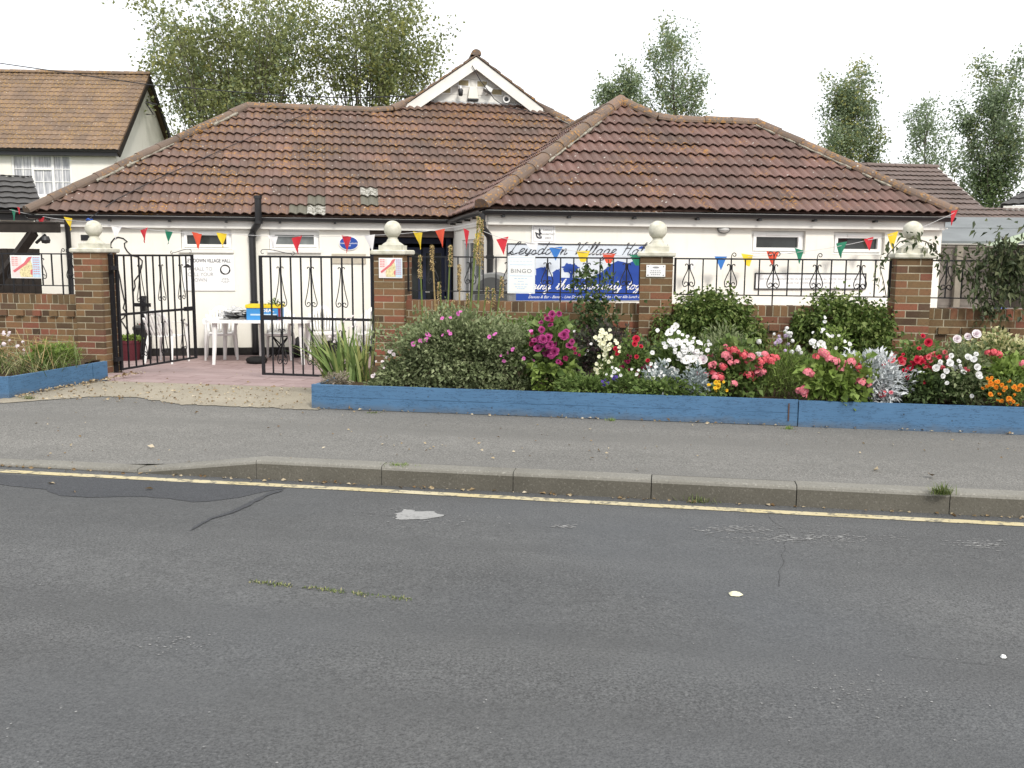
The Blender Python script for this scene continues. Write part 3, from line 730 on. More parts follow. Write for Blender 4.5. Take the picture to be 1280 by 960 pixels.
# ================================================================== village hall
KS = math.sqrt(1+TP*TP)
def tile_slope(out, P0, A, Bp, polys, pitch=.15, gauge=.302, amp=.017, lip=.034, seg=6, special=None, lift=0.):
    """pantile surface: P0 origin, A along the eave, Bp plan direction uphill; polys convex in (a, plan depth)"""
    A = V(A); B = (V(Bp)+V((0, 0, TP))).normalized(); N = A.cross(B).normalized(); P0 = V(P0)
    for poly in polys:
        poly = [(a, d*KS) for a, d in poly]
        a0 = min(p[0] for p in poly); a1 = max(p[0] for p in poly); b0 = min(p[1] for p in poly); b1 = max(p[1] for p in poly)
        bm = bmesh.new(); lay = bm.faces.layers.float.new('rnd')
        step = pitch/seg; i0 = math.floor(a0/step); i1 = math.ceil(a1/step); j0 = math.floor(b0/gauge); j1 = math.ceil(b1/gauge)
        tr = {}
        for j in range(j0, j1):
            rows = []
            jo = uni(-.012, .012)
            for i in range(i0, i1+1):
                a = i*step; ph = (a/pitch) % 1.
                h = amp*(math.sin(2*PI*ph)+.28*math.sin(4*PI*ph+.6))
                ti = math.floor(a/(2*pitch))
                w = tr.setdefault((ti, j), (uni(-.009, .009) if rnd() > .03 else uni(-.03, -.015), uni(-.004, .004)))
                bl, bt = j*gauge+w[0]+jo*.3, (j+1)*gauge+.03
                rows.append((a, bl, h+lip+.012+w[1]+lift, bt, h+.008+lift, h+lip-.003+w[1]+lift))
            vb = [bm.verts.new(P0+A*r[0]+B*r[1]+N*r[2]) for r in rows]
            vt = [bm.verts.new(P0+A*r[0]+B*r[3]+N*r[4]) for r in rows]
            vu = [bm.verts.new(P0+A*r[0]+B*(r[1]+.002)+N*r[5]) for r in rows]
            vv = [bm.verts.new(P0+A*r[0]+B*(r[1]+.075)+N*(r[5]-.010)) for r in rows]
            for k in range(len(rows)-1):
                ti = math.floor((rows[k][0]+1e-6)/(2*pitch)); rv = random.Random(ti*131+j*977+7).random()
                if special and (ti, j) in special: rv = special[(ti, j)]
                f = bm.faces.new((vb[k], vb[k+1], vt[k+1], vt[k])); f[lay] = rv; f.smooth = True
                f = bm.faces.new((vu[k], vu[k+1], vb[k+1], vb[k])); f[lay] = rv
                f = bm.faces.new((vv[k], vv[k+1], vu[k+1], vu[k])); f[lay] = rv
        cx = sum(p[0] for p in poly)/len(poly); cy = sum(p[1] for p in poly)/len(poly)
        for p, q in zip(poly, poly[1:]+poly[:1]):
            if abs(p[1]-b0) < 1e-6 and abs(q[1]-b0) < 1e-6 and b0 < .01: continue       # keep the scalloped eave
            e = V((q[0]-p[0], q[1]-p[1], 0)); n2 = V((e.y, -e.x, 0))
            if (cx-p[0])*n2.x+(cy-p[1])*n2.y > 0: n2 = -n2
            nn = (A*n2.x+B*n2.y).normalized()
            bmesh.ops.bisect_plane(bm, geom=bm.verts[:]+bm.edges[:]+bm.faces[:], plane_co=P0+A*p[0]+B*p[1], plane_no=nn, clear_outer=True)
        out.face([P0+A*p[0]+B*(p[1]+.02)-N*.032 for p in poly], .0)
        bm.verts.index_update(); base = len(out.v)
        out.v += [tuple(v.co) for v in bm.verts]
        for f in bm.faces:
            out.f.append(tuple(base+v.index for v in f.verts)); out.r.append(f[lay]); out.m.append(0)
        bm.free()
def ridge_line(mb, a, b, rad=.105, seg=.44, up=.0, taper=.012):
    a = V(a); b = V(b); L = (b-a).length; n = max(1, round(L/seg)); d = (b-a)/n; t = d.normalized()
    s = t.cross(V((0, 0, 1))).normalized(); u = s.cross(t)
    for i in range(n):
        r = rnd(); j = V((uni(-.006, .006), uni(-.006, .006), uni(-.004, .006)))
        base = len(mb.v); K = 9
        for q, (p, rr) in enumerate(((a+d*i+j, rad), (a+d*(i+1)+t*.035+j, rad-taper))):
            for k in range(K+1):
                th = PI*(-.06+1.12*k/K); mb.v.append(tuple(p+s*math.cos(th)*rr+u*(math.sin(th)*rr*.92-.025+up)))
        for k in range(K): mb.f.append((base+k, base+k+1, base+K+2+k, base+K+1+k)); mb.r.append(r); mb.m.append(0)
        mb.f.append(tuple(base+k for k in range(K+1))[::-1]); mb.r.append(r); mb.m.append(0)
        mb.f.append(tuple(base+K+1+k for k in range(K+1))); mb.r.append(r); mb.m.append(0)
def bedding(mb, a, b, side=1, off=.10, r0=.028, prob=1.):
    a = V(a); b = V(b); n = int((b-a).length/.05); t = (b-a).normalized(); s = t.cross(V((0, 0, 1))).normalized()*side
    pts = []; rad = []
    for i in range(n+1):
        p = a+(b-a)*i/n+s*(off+.012*mnoise.noise((i*.4, 1, 0)))+V((0, 0, -.018+.01*mnoise.noise((i*.7, 2, 2)))); pts.append(p); rad.append(r0*(.7+.5*mnoise.noise((i*.33, 7, 1))))
    mb.tube(pts, rad, 6, .5)

hall = thing('village_hall', 'single storey cream rendered hall under brown pantile hipped roofs with small white gablet', 'village hall', HO, PHI)
ul, d1 = -6.76, 3.16
special = {}
def spec_px(px, py, val):
    u, v, z = hall_uv(at_pl(px, py, hw(0, DM, ZE), V((-VX.x*TP, -VX.y*TP, 1)))); special[(math.floor(u/.3), math.floor((v-DM)*KS/.302))] = val
for px, py, val in ((400, 247, 2), (383, 262, 2), (401, 262, 3), (465, 248, 2), (464, 237, 3)): spec_px(px, py, val)
r = MB()
tile_slope(r, (0, DM, ZE), (1, 0, 0), (0, 1, 0), [[(ul, 0), (-.77, 0), (-.77, d1), (ul+d1, d1)], [(-.77, 0), (5.81, 0), (2.24, 3.57), (-.36, 3.57), (-.77, d1)]], special=special)
tile_slope(r, (ul, DM+2*d1, ZE), (0, -1, 0), (1, 0, 0), [[(0, 0), (2*d1, 0), (d1, d1)]])
R2 = DM+9.74
tile_slope(r, (-3.93, R2, ZE), (0, -1, 0), (1, 0, 0), [[(3.57, 3.57), (6.40, 3.57), (6.40, 4.87), (3.57, 4.87)], [(2.8, 2.8), (9.74-2.8, 2.8), (6.17, 3.57), (3.57, 3.57)]])
tile_slope(r, (5.81, DM, ZE), (0, 1, 0), (-1, 0, 0), [[(3.34, 3.57), (6.17, 3.57), (6.17, 4.87), (3.34, 4.87)], [(0, 0), (9.74, 0), (6.17, 3.57), (3.57, 3.57)]])
tile_slope(r, (5.81, R2, ZE), (-1, 0, 0), (0, -1, 0), [[(0, 0), (9.74, 0), (6.17, 3.57), (3.57, 3.57)]], seg=3)
tile_slope(r, (-.77, DM+2*d1, ZE), (-1, 0, 0), (0, -1, 0), [[(0, 0), (6.0, 0), (2.84, d1), (0, d1)]], seg=3)
r.build('roof', M['tile'], hall)
r = MB()
tile_slope(r, (0, 0, ZE), (1, 0, 0), (0, 1, 0), [[(0, 0), (3.16, 0), (3.16, 2.135), (2.65, 2.65)], [(3.16, 0), (6.91, 0), (4.775, 2.135), (3.16, 2.135)]])
tile_slope(r, (0, 8, ZE), (0, -1, 0), (1, 0, 0), [[(1.45, 2.65), (4.11, 0), (8, 0), (5.35, 2.65)]])
tile_slope(r, (5.3, 0, ZE), (0, 1, 0), (-1, 0, 0), [[(2.135, 2.135), (2.65, 2.65), (6.6, 2.65), (8., 1.)]])
tile_slope(r, (6.91, 0, ZE), (0, 1, 0), (-1, 0, 0), [[(0, 0), (4.27, 0), (2.135, 2.135)]])
tile_slope(r, (6.91, 4.27, ZE), (-1, 0, 0), (0, -1, 0), [[(0, 0), (3, 0), (3, 2.135), (2.135, 2.135)]], seg=3)
r.build('roof', M['tile_wing'], hall)
zr = lambda d: ZE+d*TP+.02
def ridge(pts, rad=.105, up=.015):
    g = MB()
    for a, b in zip(pts, pts[1:]): ridge_line(g, a, b, rad, up=up)
    o = g.build('ridge_tiles', M['ridge'], hall); return o
ridge([(ul-.02, DM-.02, zr(0)), (ul+d1, DM+d1, zr(d1))])
ridge([(ul+d1, DM+d1, zr(d1)), (-1.15, DM+d1, zr(d1)-.01), (-.80, DM+d1, zr(d1)+.03), (-.36, DM+3.57, zr(3.57)+.0)])
ridge([(5.81, DM, zr(0)), (2.24, DM+3.57, zr(3.57))])
ridge([(.94, DM+3.30, zr(4.87)+.03), (.94, DM+6.4, zr(4.87))])
ridge([(-.02, -.02, zr(0)), (2.65, 2.65, zr(2.65))], .115)
ridge([(2.65, 2.65, zr(2.65)), (3.12, 2.175, zr(2.175)+.01), (3.42, 2.135, zr(2.135)), (4.775, 2.135, zr(2.135))])
ridge([(2.65, 2.70, zr(2.65)), (2.65, DM+2.65, zr(2.65))])
ridge([(6.93, -.02, zr(0)), (4.775, 2.135, zr(2.135))])
ridge([(ul, DM+2*d1, zr(0)), (ul+d1, DM+d1, zr(d1))]); ridge([(6.91, 4.27, zr(0)), (4.775, 2.135, zr(2.135))])
def bed_line(a, b, side, off, r0, cover):
    a = V(a); b = V(b); q = 0.
    while q < 1:
        L = uni(.06, .22); e = min(1, q+L)
        if rnd() < cover and e-q > .03:
            g = MB(); bedding(g, a.lerp(b, q), a.lerp(b, e), side, off, r0*uni(.7, 1.2)); g.build('ridge_mortar', M['bedding'], hall)
        q = e+uni(0, .03)
bed_line((ul+.6, DM+.6, zr(.6)), (ul+d1-.2, DM+d1-.2, zr(d1-.2)), 1, .112, .034, .8)
bed_line((.15, .15, zr(.15)), (2.5, 2.5, zr(2.5)), 1, .118, .024, .5); bed_line((.15, .15, zr(.15)), (2.55, 2.55, zr(2.55)), -1, .118, .02, .5)
bed_line((6.3, .6, zr(.6)), (4.8, 2.1, zr(2.1)), -1, .110, .026, .6); bed_line((5.0, DM+.8, zr(.8)), (2.3, DM+3.5, zr(3.5)), -1, .112, .02, .6)

# walls with openings
def wall_panel(mb, u0, u1, z0, z1, holes, T, depth=.10):
    """front face of a wall in local (u, z); T maps (u, w, z) with w into the wall"""
    us = sorted({u0, u1, *[h[0] for h in holes], *[h[1] for h in holes]}); zs = sorted({z0, z1, *[h[2] for h in holes], *[h[3] for h in holes]})
    for a, b in zip(us, us[1:]):
        for c, d in zip(zs, zs[1:]):
            if any(h[0] <= (a+b)/2 <= h[1] and h[2] <= (c+d)/2 <= h[3] for h in holes): continue
            mb.face([T(a, 0, c), T(b, 0, c), T(b, 0, d), T(a, 0, d)], .5)
    for a, b, c, d in holes:
        for p, q in (((a, c), (b, c)), ((b, c), (b, d)), ((b, d), (a, d)), ((a, d), (a, c))):
            mb.face([T(p[0], 0, p[1]), T(p[0], depth, p[1]), T(q[0], depth, q[1]), T(q[0], 0, q[1])], .5)
WV = .16                                     # wall face behind the eave line
ZT = ZE-.10
W1 = (-4.47, -3.655, 1.485, 1.805); W2 = (-3.045, -2.215, 1.495, 1.825); W3 = (3.875, 4.70, 1.475, 1.795); W4 = (5.135, 5.945, 1.465, 1.79)
porch = (-1.36, .10, GB-.1, ZT-.0)
g = MB()
wall_panel(g, -6.66, .10, GB-.1, ZT, [W1, W2, porch], lambda u, w_, z: (u, DM+WV+w_, z), .12)
wall_panel(g, .10, 6.86, GB-.1, ZT, [W3, W4], lambda u, w_, z: (u, WV+w_, z), .12)
SW = (.55, 2.9, GB+.25, 1.66)
wall_panel(g, WV, DM+WV, GB-.1, ZT, [SW], lambda v, w_, z: (.10+w_, v, z), .10)
wall_panel(g, WV, 4.2, GB-.1, ZT, [], lambda v, w_, z: (6.86-w_, v, z))
wall_panel(g, DM+WV, DM+2*d1-.1, GB-.1, ZT, [], lambda v, w_, z: (-6.66+w_, v, z))
g.face([(-6.66, DM+2*d1-.1, GB-.1), (-6.66, DM+2*d1-.1, ZT), (-3.8, DM+2*d1-.1, ZT), (-3.8, DM+2*d1-.1, GB-.1)])
g.face([(-3.8, R2-.1, GB-.1), (-3.8, R2-.1, ZT), (5.7, R2-.1, ZT), (5.7, R2-.1, GB-.1)])
g.face([(5.7, 4.2, GB-.1), (5.7, 4.2, ZT), (5.7, R2-.1, ZT), (5.7, R2-.1, GB-.1)]); g.face([(6.86, 4.2, GB-.1), (6.86, 4.2, ZT), (5.7, 4.2, ZT), (5.7, 4.2, GB-.1)])
g.build('wall', M['render'], hall)
g = MB()
g.box(-6.665, porch[0], DM+WV-.012, DM+WV-.002, GB-.1, GB+.13); g.box(.10, 6.865, WV-.012, WV-.002, GB-.1, GB+.13); g.build('plinth', M['plinth'], hall)
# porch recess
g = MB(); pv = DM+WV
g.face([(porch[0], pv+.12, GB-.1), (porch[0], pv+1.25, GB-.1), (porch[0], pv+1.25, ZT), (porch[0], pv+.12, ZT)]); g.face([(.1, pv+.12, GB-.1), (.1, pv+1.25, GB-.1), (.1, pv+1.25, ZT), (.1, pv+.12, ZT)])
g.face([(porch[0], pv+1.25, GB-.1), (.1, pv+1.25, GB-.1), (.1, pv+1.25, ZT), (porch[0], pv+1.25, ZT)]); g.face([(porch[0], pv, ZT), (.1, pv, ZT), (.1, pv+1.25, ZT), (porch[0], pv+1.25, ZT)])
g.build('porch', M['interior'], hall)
g = MB(); g.box(porch[0]+.004, .095, pv+.02, pv+.06, ZT-.235, ZT-.105); g.build('porch_board', M['brown_board'], hall)
g = MB()
g.box(porch[0]+.01, porch[0]+.10, pv+.5, pv+1.2, GB, ZT-.24); g.box(.0, .09, pv+.35, pv+.45, GB, ZT-.24)
g.box(porch[0]+.1, .0, pv+.6, pv+.66, ZT-.34, ZT-.245); g.build('door_frame', M['navy'], hall)
for k in range(3):
    x0 = porch[0]+.12+k*.42; g = MB()
    fr = [(x0, x0+.06, GB, 1.55), (x0+.34, x0+.40, GB, 1.55), (x0+.06, x0+.34, GB, GB+.15), (x0+.06, x0+.34, 1.45, 1.55), (x0+.06, x0+.34, .55, .62)]
    for a, b, c, d in fr: g.box(a, b, pv+.62, pv+.67, c, d)
    dr = g.build('door', M['navy'], hall)
    g = MB(); g.box(x0+.06, x0+.34, pv+.64, pv+.65, GB+.15, 1.45); g.build('pane', M['glass'], dr)
    g = MB(); g.tube([(x0+.05, pv+.60, .75), (x0+.05, pv+.56, .75), (x0+.12, pv+.56, .75)], .008); g.build('handle', M['fascia'], dr)
# fascia, soffit, gutter
def run(mb, pts, z0, z1, off, th):
    for a, b in zip(pts, pts[1:]):
        a = V((a[0], a[1], 0)); b = V((b[0], b[1], 0)); t = (b-a).normalized(); n = V((t.y, -t.x, 0))
        e = t*.0
        P = [a+n*off-e, b+n*off+e, b+n*(off-th)+e, a+n*(off-th)-e]
        base = [p+V((0, 0, z0)) for p in P]; top = [p+V((0, 0, z1)) for p in P]
        for i in range(4): mb.face([base[i], base[(i+1) % 4], top[(i+1) % 4], top[i]], .5)
        mb.face(base[::-1], .5); mb.face(top, .5)
e0 = .07
path = [(ul+e0, DM+2*d1), (ul+e0, DM+e0), (e0, DM+e0), (e0, e0), (6.91-e0, e0), (6.91-e0, 4.2)]
g = MB(); run(g, path, ZE-.225, ZE-.03, 0, .02); g.build('fascia', M['fascia'], hall)
g = MB()
g.box(ul+.02, .08, DM+.02+e0, DM+WV+.02, ZE-.205, ZE-.19); g.box(.02+e0, 6.9, .02+e0, WV+.02, ZE-.205, ZE-.19); g.box(.02+e0, .14, .2, DM+.1, ZE-.2, ZE-.185); g.build('soffit', M['fascia'], hall)
g = MB()
def gutter(mb, a, b):
    a = V(a); b = V(b); t = (b-a).normalized(); s = V((t.y, -t.x, 0))
    base = len(mb.v); K = 8
    for p in (a, b):
        for rr in (.058, .050):
            for k in range(K+1):
                th = PI*k/K; mb.v.append(tuple(p+s*math.cos(th)*rr-V((0, 0, math.sin(th)*rr*1.05))))
    n = K+1
    for k in range(K):
        mb.f.append((base+k, base+k+1, base+2*n+k+1, base+2*n+k)); mb.f.append((base+n+k, base+3*n+k, base+3*n+k+1, base+n+k+1)); mb.r += [.5, .5]; mb.m += [0, 0]
    mb.f.append((base, base+2*n, base+3*n, base+n)); mb.f.append((base+K, base+n+K, base+3*n+K, base+2*n+K)); mb.r += [.5, .5]; mb.m += [0, 0]
    for o in (0, 2*n): mb.f.append(tuple([base+o+k for k in range(n)]+[base+o+n+k for k in range(K, -1, -1)])); mb.r.append(.5); mb.m.append(0)
gz = ZE-.045
gp = [(ul+.0, DM+2*d1), (ul+.0, DM+.0), (.0, DM+.0), (.0, .0), (6.91, .0), (6.91, 4.2)]
for a, b in zip(gp, gp[1:]):
    gutter(g, (*a, gz), (*b, gz)); L = (V(b)-V(a)).length; n = int(L/.9); t = (V(b)-V(a)).normalized(); s = V((t.y, -t.x))
    for k in range(n):
        p = V(a)+t*(.3+k*.9+uni(-.05, .05)); g.box(-.02, .02, -.02, .09, -.085, -.055, .5, MX.Translation((p.x, p.y, gz)) @ MX.Rotation(math.atan2(t.y, t.x), 4, 'Z'))
smooth_by_angle(g.build('gutter', M['black_plastic'], hall), 50)
def pipe(name, pts, rad=.036, clips=()):
    g = MB(); g.tube(pts, rad, 12)
    for p in clips: g.tube([(p[0], p[1], p[2]-.025), (p[0], p[1], p[2]+.025)], rad*1.22, 12)
    o = g.build(name, M['black_plastic'], hall); return smooth_by_angle(o, 50)
wv = DM+WV-.055
pipe('downpipe', [(-6.19, DM-.0, gz-.05), (-6.19, DM, gz-.12), (-6.21, wv, gz-.27), (-6.21, wv, .8), (-6.21, wv, GB+.02)], .042, [(-6.21, wv, 1.45), (-6.21, wv, .5)])
pipe('downpipe', [(-.01, .0, gz-.04), (-.01, .0, gz-.20), (.02, .02, gz-.25), (.10, WV-.07, gz-.33), (.115, WV-.06, gz-.40), (.115, WV-.06, GB+.02)], .045, [(.115, WV-.06, 1.40), (.115, WV-.06, .4), (-.01, 0, gz-.17)])
up, lp = -3.19, -3.315
pipe('soil_pipe', [(up, DM-.085, ZE+.30), (up, DM-.085, ZE-.10), (up-.02, DM-.08, ZE-.16), (lp+.03, wv-.02, ZE-.24), (lp, wv-.01, ZE-.32), (lp, wv-.01, GB+.05)], .056, [(up, DM-.085, ZE+.29), (lp, wv-.01, ZE-.34), (up, DM-.085, ZE-.12), (lp, wv-.01, .6)])
def window(W, T, glass, opener=True, vent=True, sill=True, mull=()):
    """frame > pane; T(u, w, z) maps to hall space, w out of the wall is negative"""
    u0, u1, z0, z1 = W
    f = MB()
    def bx(a, b, c, d, w0, w1, mb=f):
        P = [T(x, y, z) for z in (c, d) for y in (w0, w1) for x in (a, b)]
        n = len(mb.v); mb.v += P
        for q in ((0, 2, 3, 1), (4, 5, 7, 6), (0, 1, 5, 4), (2, 6, 7, 3), (0, 4, 6, 2), (1, 3, 7, 5)): mb.f.append(tuple(n+i for i in q)); mb.r.append(.5); mb.m.append(0)
    def ring(a, b, c, d, t, w0, w1): bx(a, a+t, c, d, w0, w1); bx(b-t, b, c, d, w0, w1); bx(a+t, b-t, c, c+t, w0, w1); bx(a+t, b-t, d-t, d, w0, w1)
    ring(u0+.004, u1-.004, z0+.004, z1-.004, .05, .055, .115)
    for m_ in mull: bx(m_-.03, m_+.03, z0+.05, z1-.05, .06, .11)
    fr = f.build('window', M['upvc'], hall)
    if opener:
        o = MB(); f = o
        def bx2(a, b, c, d, w0, w1): bx(a, b, c, d, w0, w1, o)
        a, b, c, d = u0+.045, u1-.045, z0+.04, z1-.04; t = .045
        for q in ((a, a+t, c, d), (b-t, b, c, d), (a+t, b-t, c, c+t), (a+t, b-t, d-t, d)): bx2(*q, .035, .09)
        o.build('opening_light', M['upvc'], fr)
    p = MB(); bx(u0+.05, u1-.05, z0+.05, z1-.05, .078, .084, p); p.build('pane', glass, fr)
    if vent:
        q = MB(); c = (u0+u1)/2; bx(c-.17, c+.17, z1-.062, z1-.036, .022, .036, q); q.build('trickle_vent', M['upvc'], fr)
    if sill:
        q = MB(); bx(u0-.03, u1+.03, z0-.055, z0-.002, -.045, .06, q); q.build('sill', M['fascia'], fr)
    return fr
window(W1, lambda u, w_, z: (u, DM+WV+w_, z), M['glass']); window(W2, lambda u, w_, z: (u, DM+WV+w_, z), M['glass_obscure'])
window(W3, lambda u, w_, z: (u, WV+w_, z), M['glass'], sill=False); window(W4, lambda u, w_, z: (u, WV+w_, z), M['glass'], sill=False)
window(SW, lambda v, w_, z: (.10+w_-.03, v, z), M['glass_obscure'], False, False, True, (1.15, 1.75, 2.3))
# gablet
gd = DM+3.57; zb = zr(3.57)-.02; pk = ZE+4.87*TP
g = MB(); g.prism([(-.42, zb-.15), (2.30, zb-.15), (2.30, zb), (.94, pk-.05), (-.42, zb)], gd-.02, gd+.05, .5)
for k in range(6): 
    z = zb+.02+k*.155; hw_ = (pk-z)/TP-.05
    if hw_ > .05: g.box(.94-hw_, .94+hw_, gd-.030, gd-.021, z, z+.148, .5)
g.build('gablet', M['fascia'], hall)
for s in (-1, 1):
    g = MB(); wd = 1.52; x0 = .94; 
    top = lambda q: pk-.005-q*TP
    P = [(x0, top(0)), (x0+s*wd, top(wd)), (x0+s*wd, top(wd)-.10), (x0+s*(wd-.14), top(wd-.0)-.20+.05), (x0, top(0)-.245)]
    g.prism(P if s == -1 else P[::-1], gd-.24, gd-.205, .5); g.build('bargeboard', M['fascia'], hall)
g = MB()
for s in (-1, 1):                          # verge: cut ends of the tile courses above the bargeboard
    for k in range(7):
        q0, q1 = k*.243, (k+1)*.243+.02
        if q1 > 1.72: q1 = 1.72
        P = [(.94+s*q0, pk-q0*TP+.012), (.94+s*q1, pk-q1*TP+.012), (.94+s*q1, pk-q1*TP+.062), (.94+s*q0, pk-q0*TP+.036)]
        g.prism(P if s == -1 else P[::-1], gd-.27, gd-.18)
g.build('verge_tiles', M['ridge'], hall)
g = MB(); g.tube([(-.38+2.7*k/60, gd-.06+.01*math.sin(k*2.), zb+.005+.012*math.sin(k*1.7)) for k in range(61)], .035, 6, .5); g.build('lead_flashing', plain('lead_flashing', (.45, .45, .45), .7), hall)
for px, py in ((557, 112.7), (579.5, 103.6), (602.7, 105), (621, 115)):
    u, v, z = at_main(px, py, 3.53); g = MB(); g.box(u-.125, u+.125, gd-.040, gd-.0305, z-.075, z+.075); vb = g.build('vent_brick', M['sign_white'], hall)
    g = MB(); g.box(u-.10, u+.10, gd-.046, gd-.0405, z-.052, z+.052); g.build('vent_face', M['sticker'], vb)
g = MB(); u, v, z = at_main(110, 297, WV-.01); g.box(u-.11, u+.11, DM+WV-.012, DM+WV+.01, z-.045, z+.045); g.build('air_vent', M['black_plastic'], hall)

# things fixed to the hall: each one top-level
def on_main(px, py, name, label, cat, off=0., v=WV, group=None):
    u, v_, z = at_main(px, py, v); return thing(name, label, cat, hw(u, DM+v-off, z), PHI, group)
def on_wing(px, py, name, label, cat, off=0., v=WV, group=None):
    u, v_, z = at_wing(px, py, v); return thing(name, label, cat, hw(u, v-off, z), PHI, group)
GV = 3.53
t = on_main(590.7, 118, 'alarm_box', 'cream bell shaped alarm box in the middle of the white gablet', 'alarm box', 0, GV)
g = MB(); g.prism([(-.11, -.10), (.11, -.10), (.075, .14), (-.075, .14)], -.09, .0, .5); g.build('body', M['render'], t, bevel=.012); g = MB(); g.box(-.115, .115, -.092, .0, -.13, -.102, .5); g.build('base', M['black_plastic'], t)
t = on_main(574.5, 113, 'security_camera', 'white and black security lamp pointing down on the gablet', 'security lamp', 0, GV)
g = MB(); g.box(-.04, .04, -.05, 0, .03, .10, .5); g.tube([(0, -.04, .06), (0, -.14, .05), (0, -.17, 0)], .02, 8); g.build('bracket', M['sign_white'], t, bevel=.004); g = MB(); g.lathe([(.03, -.12), (.045, -.10), (.052, .0), (.03, .03)], 16, (0, -.17, -.02)); smooth_by_angle(g.build('housing', M['black_plastic'], t), 40)
t = on_main(607.6, 116, 'floodlight', 'grey square floodlight tilted on the right half of the gablet', 'floodlight', 0, GV)
Mt = MX.Rotation(math.radians(28), 4, 'Y') @ MX.Rotation(math.radians(-25), 4, 'X')
g = MB(); g.box(-.09, .09, -.16, -.08, -.06, .06, .5, Mt); g.build('housing', M['grey_plastic'], t, bevel=.008); g = MB(); g.box(-.078, .078, -.166, -.161, -.048, .048, .5, Mt); g.build('lens', M['lamp_glass'], t); g = MB(); g.tube([(0, -.08, 0), (0, 0, -.03)], .015, 8); g.build('bracket', M['sign_white'], t)
t = on_main(632, 125, 'horn_speaker', 'round white horn with dark mouth low on the gablet', 'horn', 0, GV)
g = MB(); R90 = MX.Rotation(PI/2, 4, 'X')
pr = [(.03, 0), (.035, .05), (.07, .12), (.075, .125), (.066, .124), (.03, .07)]
g.lathe(pr, 20); g.v = [tuple(R90 @ V(p)) for p in g.v]; smooth_by_angle(g.build('body', M['sign_white'], t), 50)
g = MB(); g.lathe([(.045, .095), (.001, .1)], 16); g.v = [tuple(R90 @ V(p)) for p in g.v]; g.build('mouth', M['black_plastic'], t)

# --- signs on the walls
t = on_main(261, 341, 'notice_board', 'large white hall name board with ring emblem, fixed to main wall below a window', 'sign', .002)
sw, sh = .84, .60
g = MB(); g.box(-sw/2, sw/2, -.02, 0, -sh/2, sh/2, .5); g.build('board', M['sign_white'], t, bevel=.003)
text('lettering', 'LEYSDOWN VILLAGE HALL', .085, M['sign_ink'], t, (-.0, -.022, .20), sx=.70, bold=.001)
text('lettering', 'A HALL TO\nCALL YOUR\nOWN', .088, M['sign_grey'], t, (-.13, -.022, -.03), sx=.88, line=1.05)
g = MB(); pts = [(.27+.075*math.cos(a), -.022, .055+.075*math.sin(a)) for a in [2*PI*k/32 for k in range(33)]]; g.tube(pts, [.007+.006*abs(math.sin(k*.25)) for k in range(33)], 5, cap=False); g.build('emblem', M['sign_black'], t)
g = MB()
for k, (wd, z) in enumerate(((.10, -.09), (.13, -.115), (.15, -.14), (.09, -.165))): 
    for q in range(3): g.box(.27-wd/2+q*wd/3, .27-wd/2+(q+.8)*wd/3, -.0215, -.0205, z-.005, z+.005, .5)
g.build('small_print', M['sign_grey'], t)
g = MB(); g.prism([(-.40, .085), (-.40+.0, .10), (-.33, .15), (-.26, .10), (-.26, .085)], -.022, -.0205, .5); g.build('roof_emblem', M['sign_black'], t)

t = on_main(436, 304, 'plaque', 'blue oval plaque with white rim on the wall between window and porch', 'plaque', .002)
def ell(a, b, n=32): return [(a*math.cos(2*PI*k/n), b*math.sin(2*PI*k/n)) for k in range(n)]
g = MB(); g.prism(ell(.17, .122), -.016, 0, .5); g.build('rim', M['sign_white'], t); g = MB(); g.prism(ell(.155, .107), -.021, -.0165, .5); g.build('face', plain('plaque_blue', (.02, .07, .33), .4), t)
text('lettering', 'The\nGreen Community\nHall', .042, M['sign_white'], t, (0, -.0225, 0), line=.95)
t = on_main(436, 323.5, 'date_stone', 'blank tan stone slab set in the wall under the blue oval plaque', 'stone slab', .002)
g = MB(); g.box(-.29, .29, -.018, 0, -.085, .085, .5); g.build('slab', plain('date_stone', (.48, .44, .36), .9, .1, .2, 12, (.40, .36, .29)), t, bevel=.004)

t = on_wing(679, 292.5, 'plaque', 'small square white funding plaque with crossed fingers emblem, above the blue banner', 'plaque', .002)
g = MB(); g.box(-.165, .165, -.02, 0, -.125, .125, .5); g.build('board', M['sign_white'], t, bevel=.003)
g = MB(); g.box(-.14, .14, -.0215, -.0205, .098, .101); g.box(-.14, .14, -.0215, -.0205, -.101, -.098); g.box(-.141, -.138, -.0215, -.0205, -.1, .1); g.box(.138, .141, -.0215, -.0205, -.1, .1); g.build('border', M['sign_grey'], t)
g = MB(); ez = lambda P, r: g.tube([(x, -.022, z) for x, z in P], r, 6)
ez(bez((-.055, .075), (-.07, .05), (-.06, .03), (-.035, .0), 8), [.003+.0012*k for k in range(9)]); ez(bez((-.115, .02), (-.095, .005), (-.07, -.005), (-.04, -.002), 8), .009); ez(bez((-.10, .0), (-.10, -.055), (-.05, -.065), (-.025, -.045), 10), .009); ez(bez((-.05, .06), (-.045, .03), (-.055, .01), (-.06, -.02), 8), .008); ez(bez((-.06, -.03), (-.04, -.02), (-.03, -.03), (-.035, -.04), 6), .006); g.build('emblem', M['sign_ink'], t)
text('lettering', 'Lottery\nfunded hall\n2003', .042, M['sign_grey'], t, (.06, -.022, 0), line=1.3)

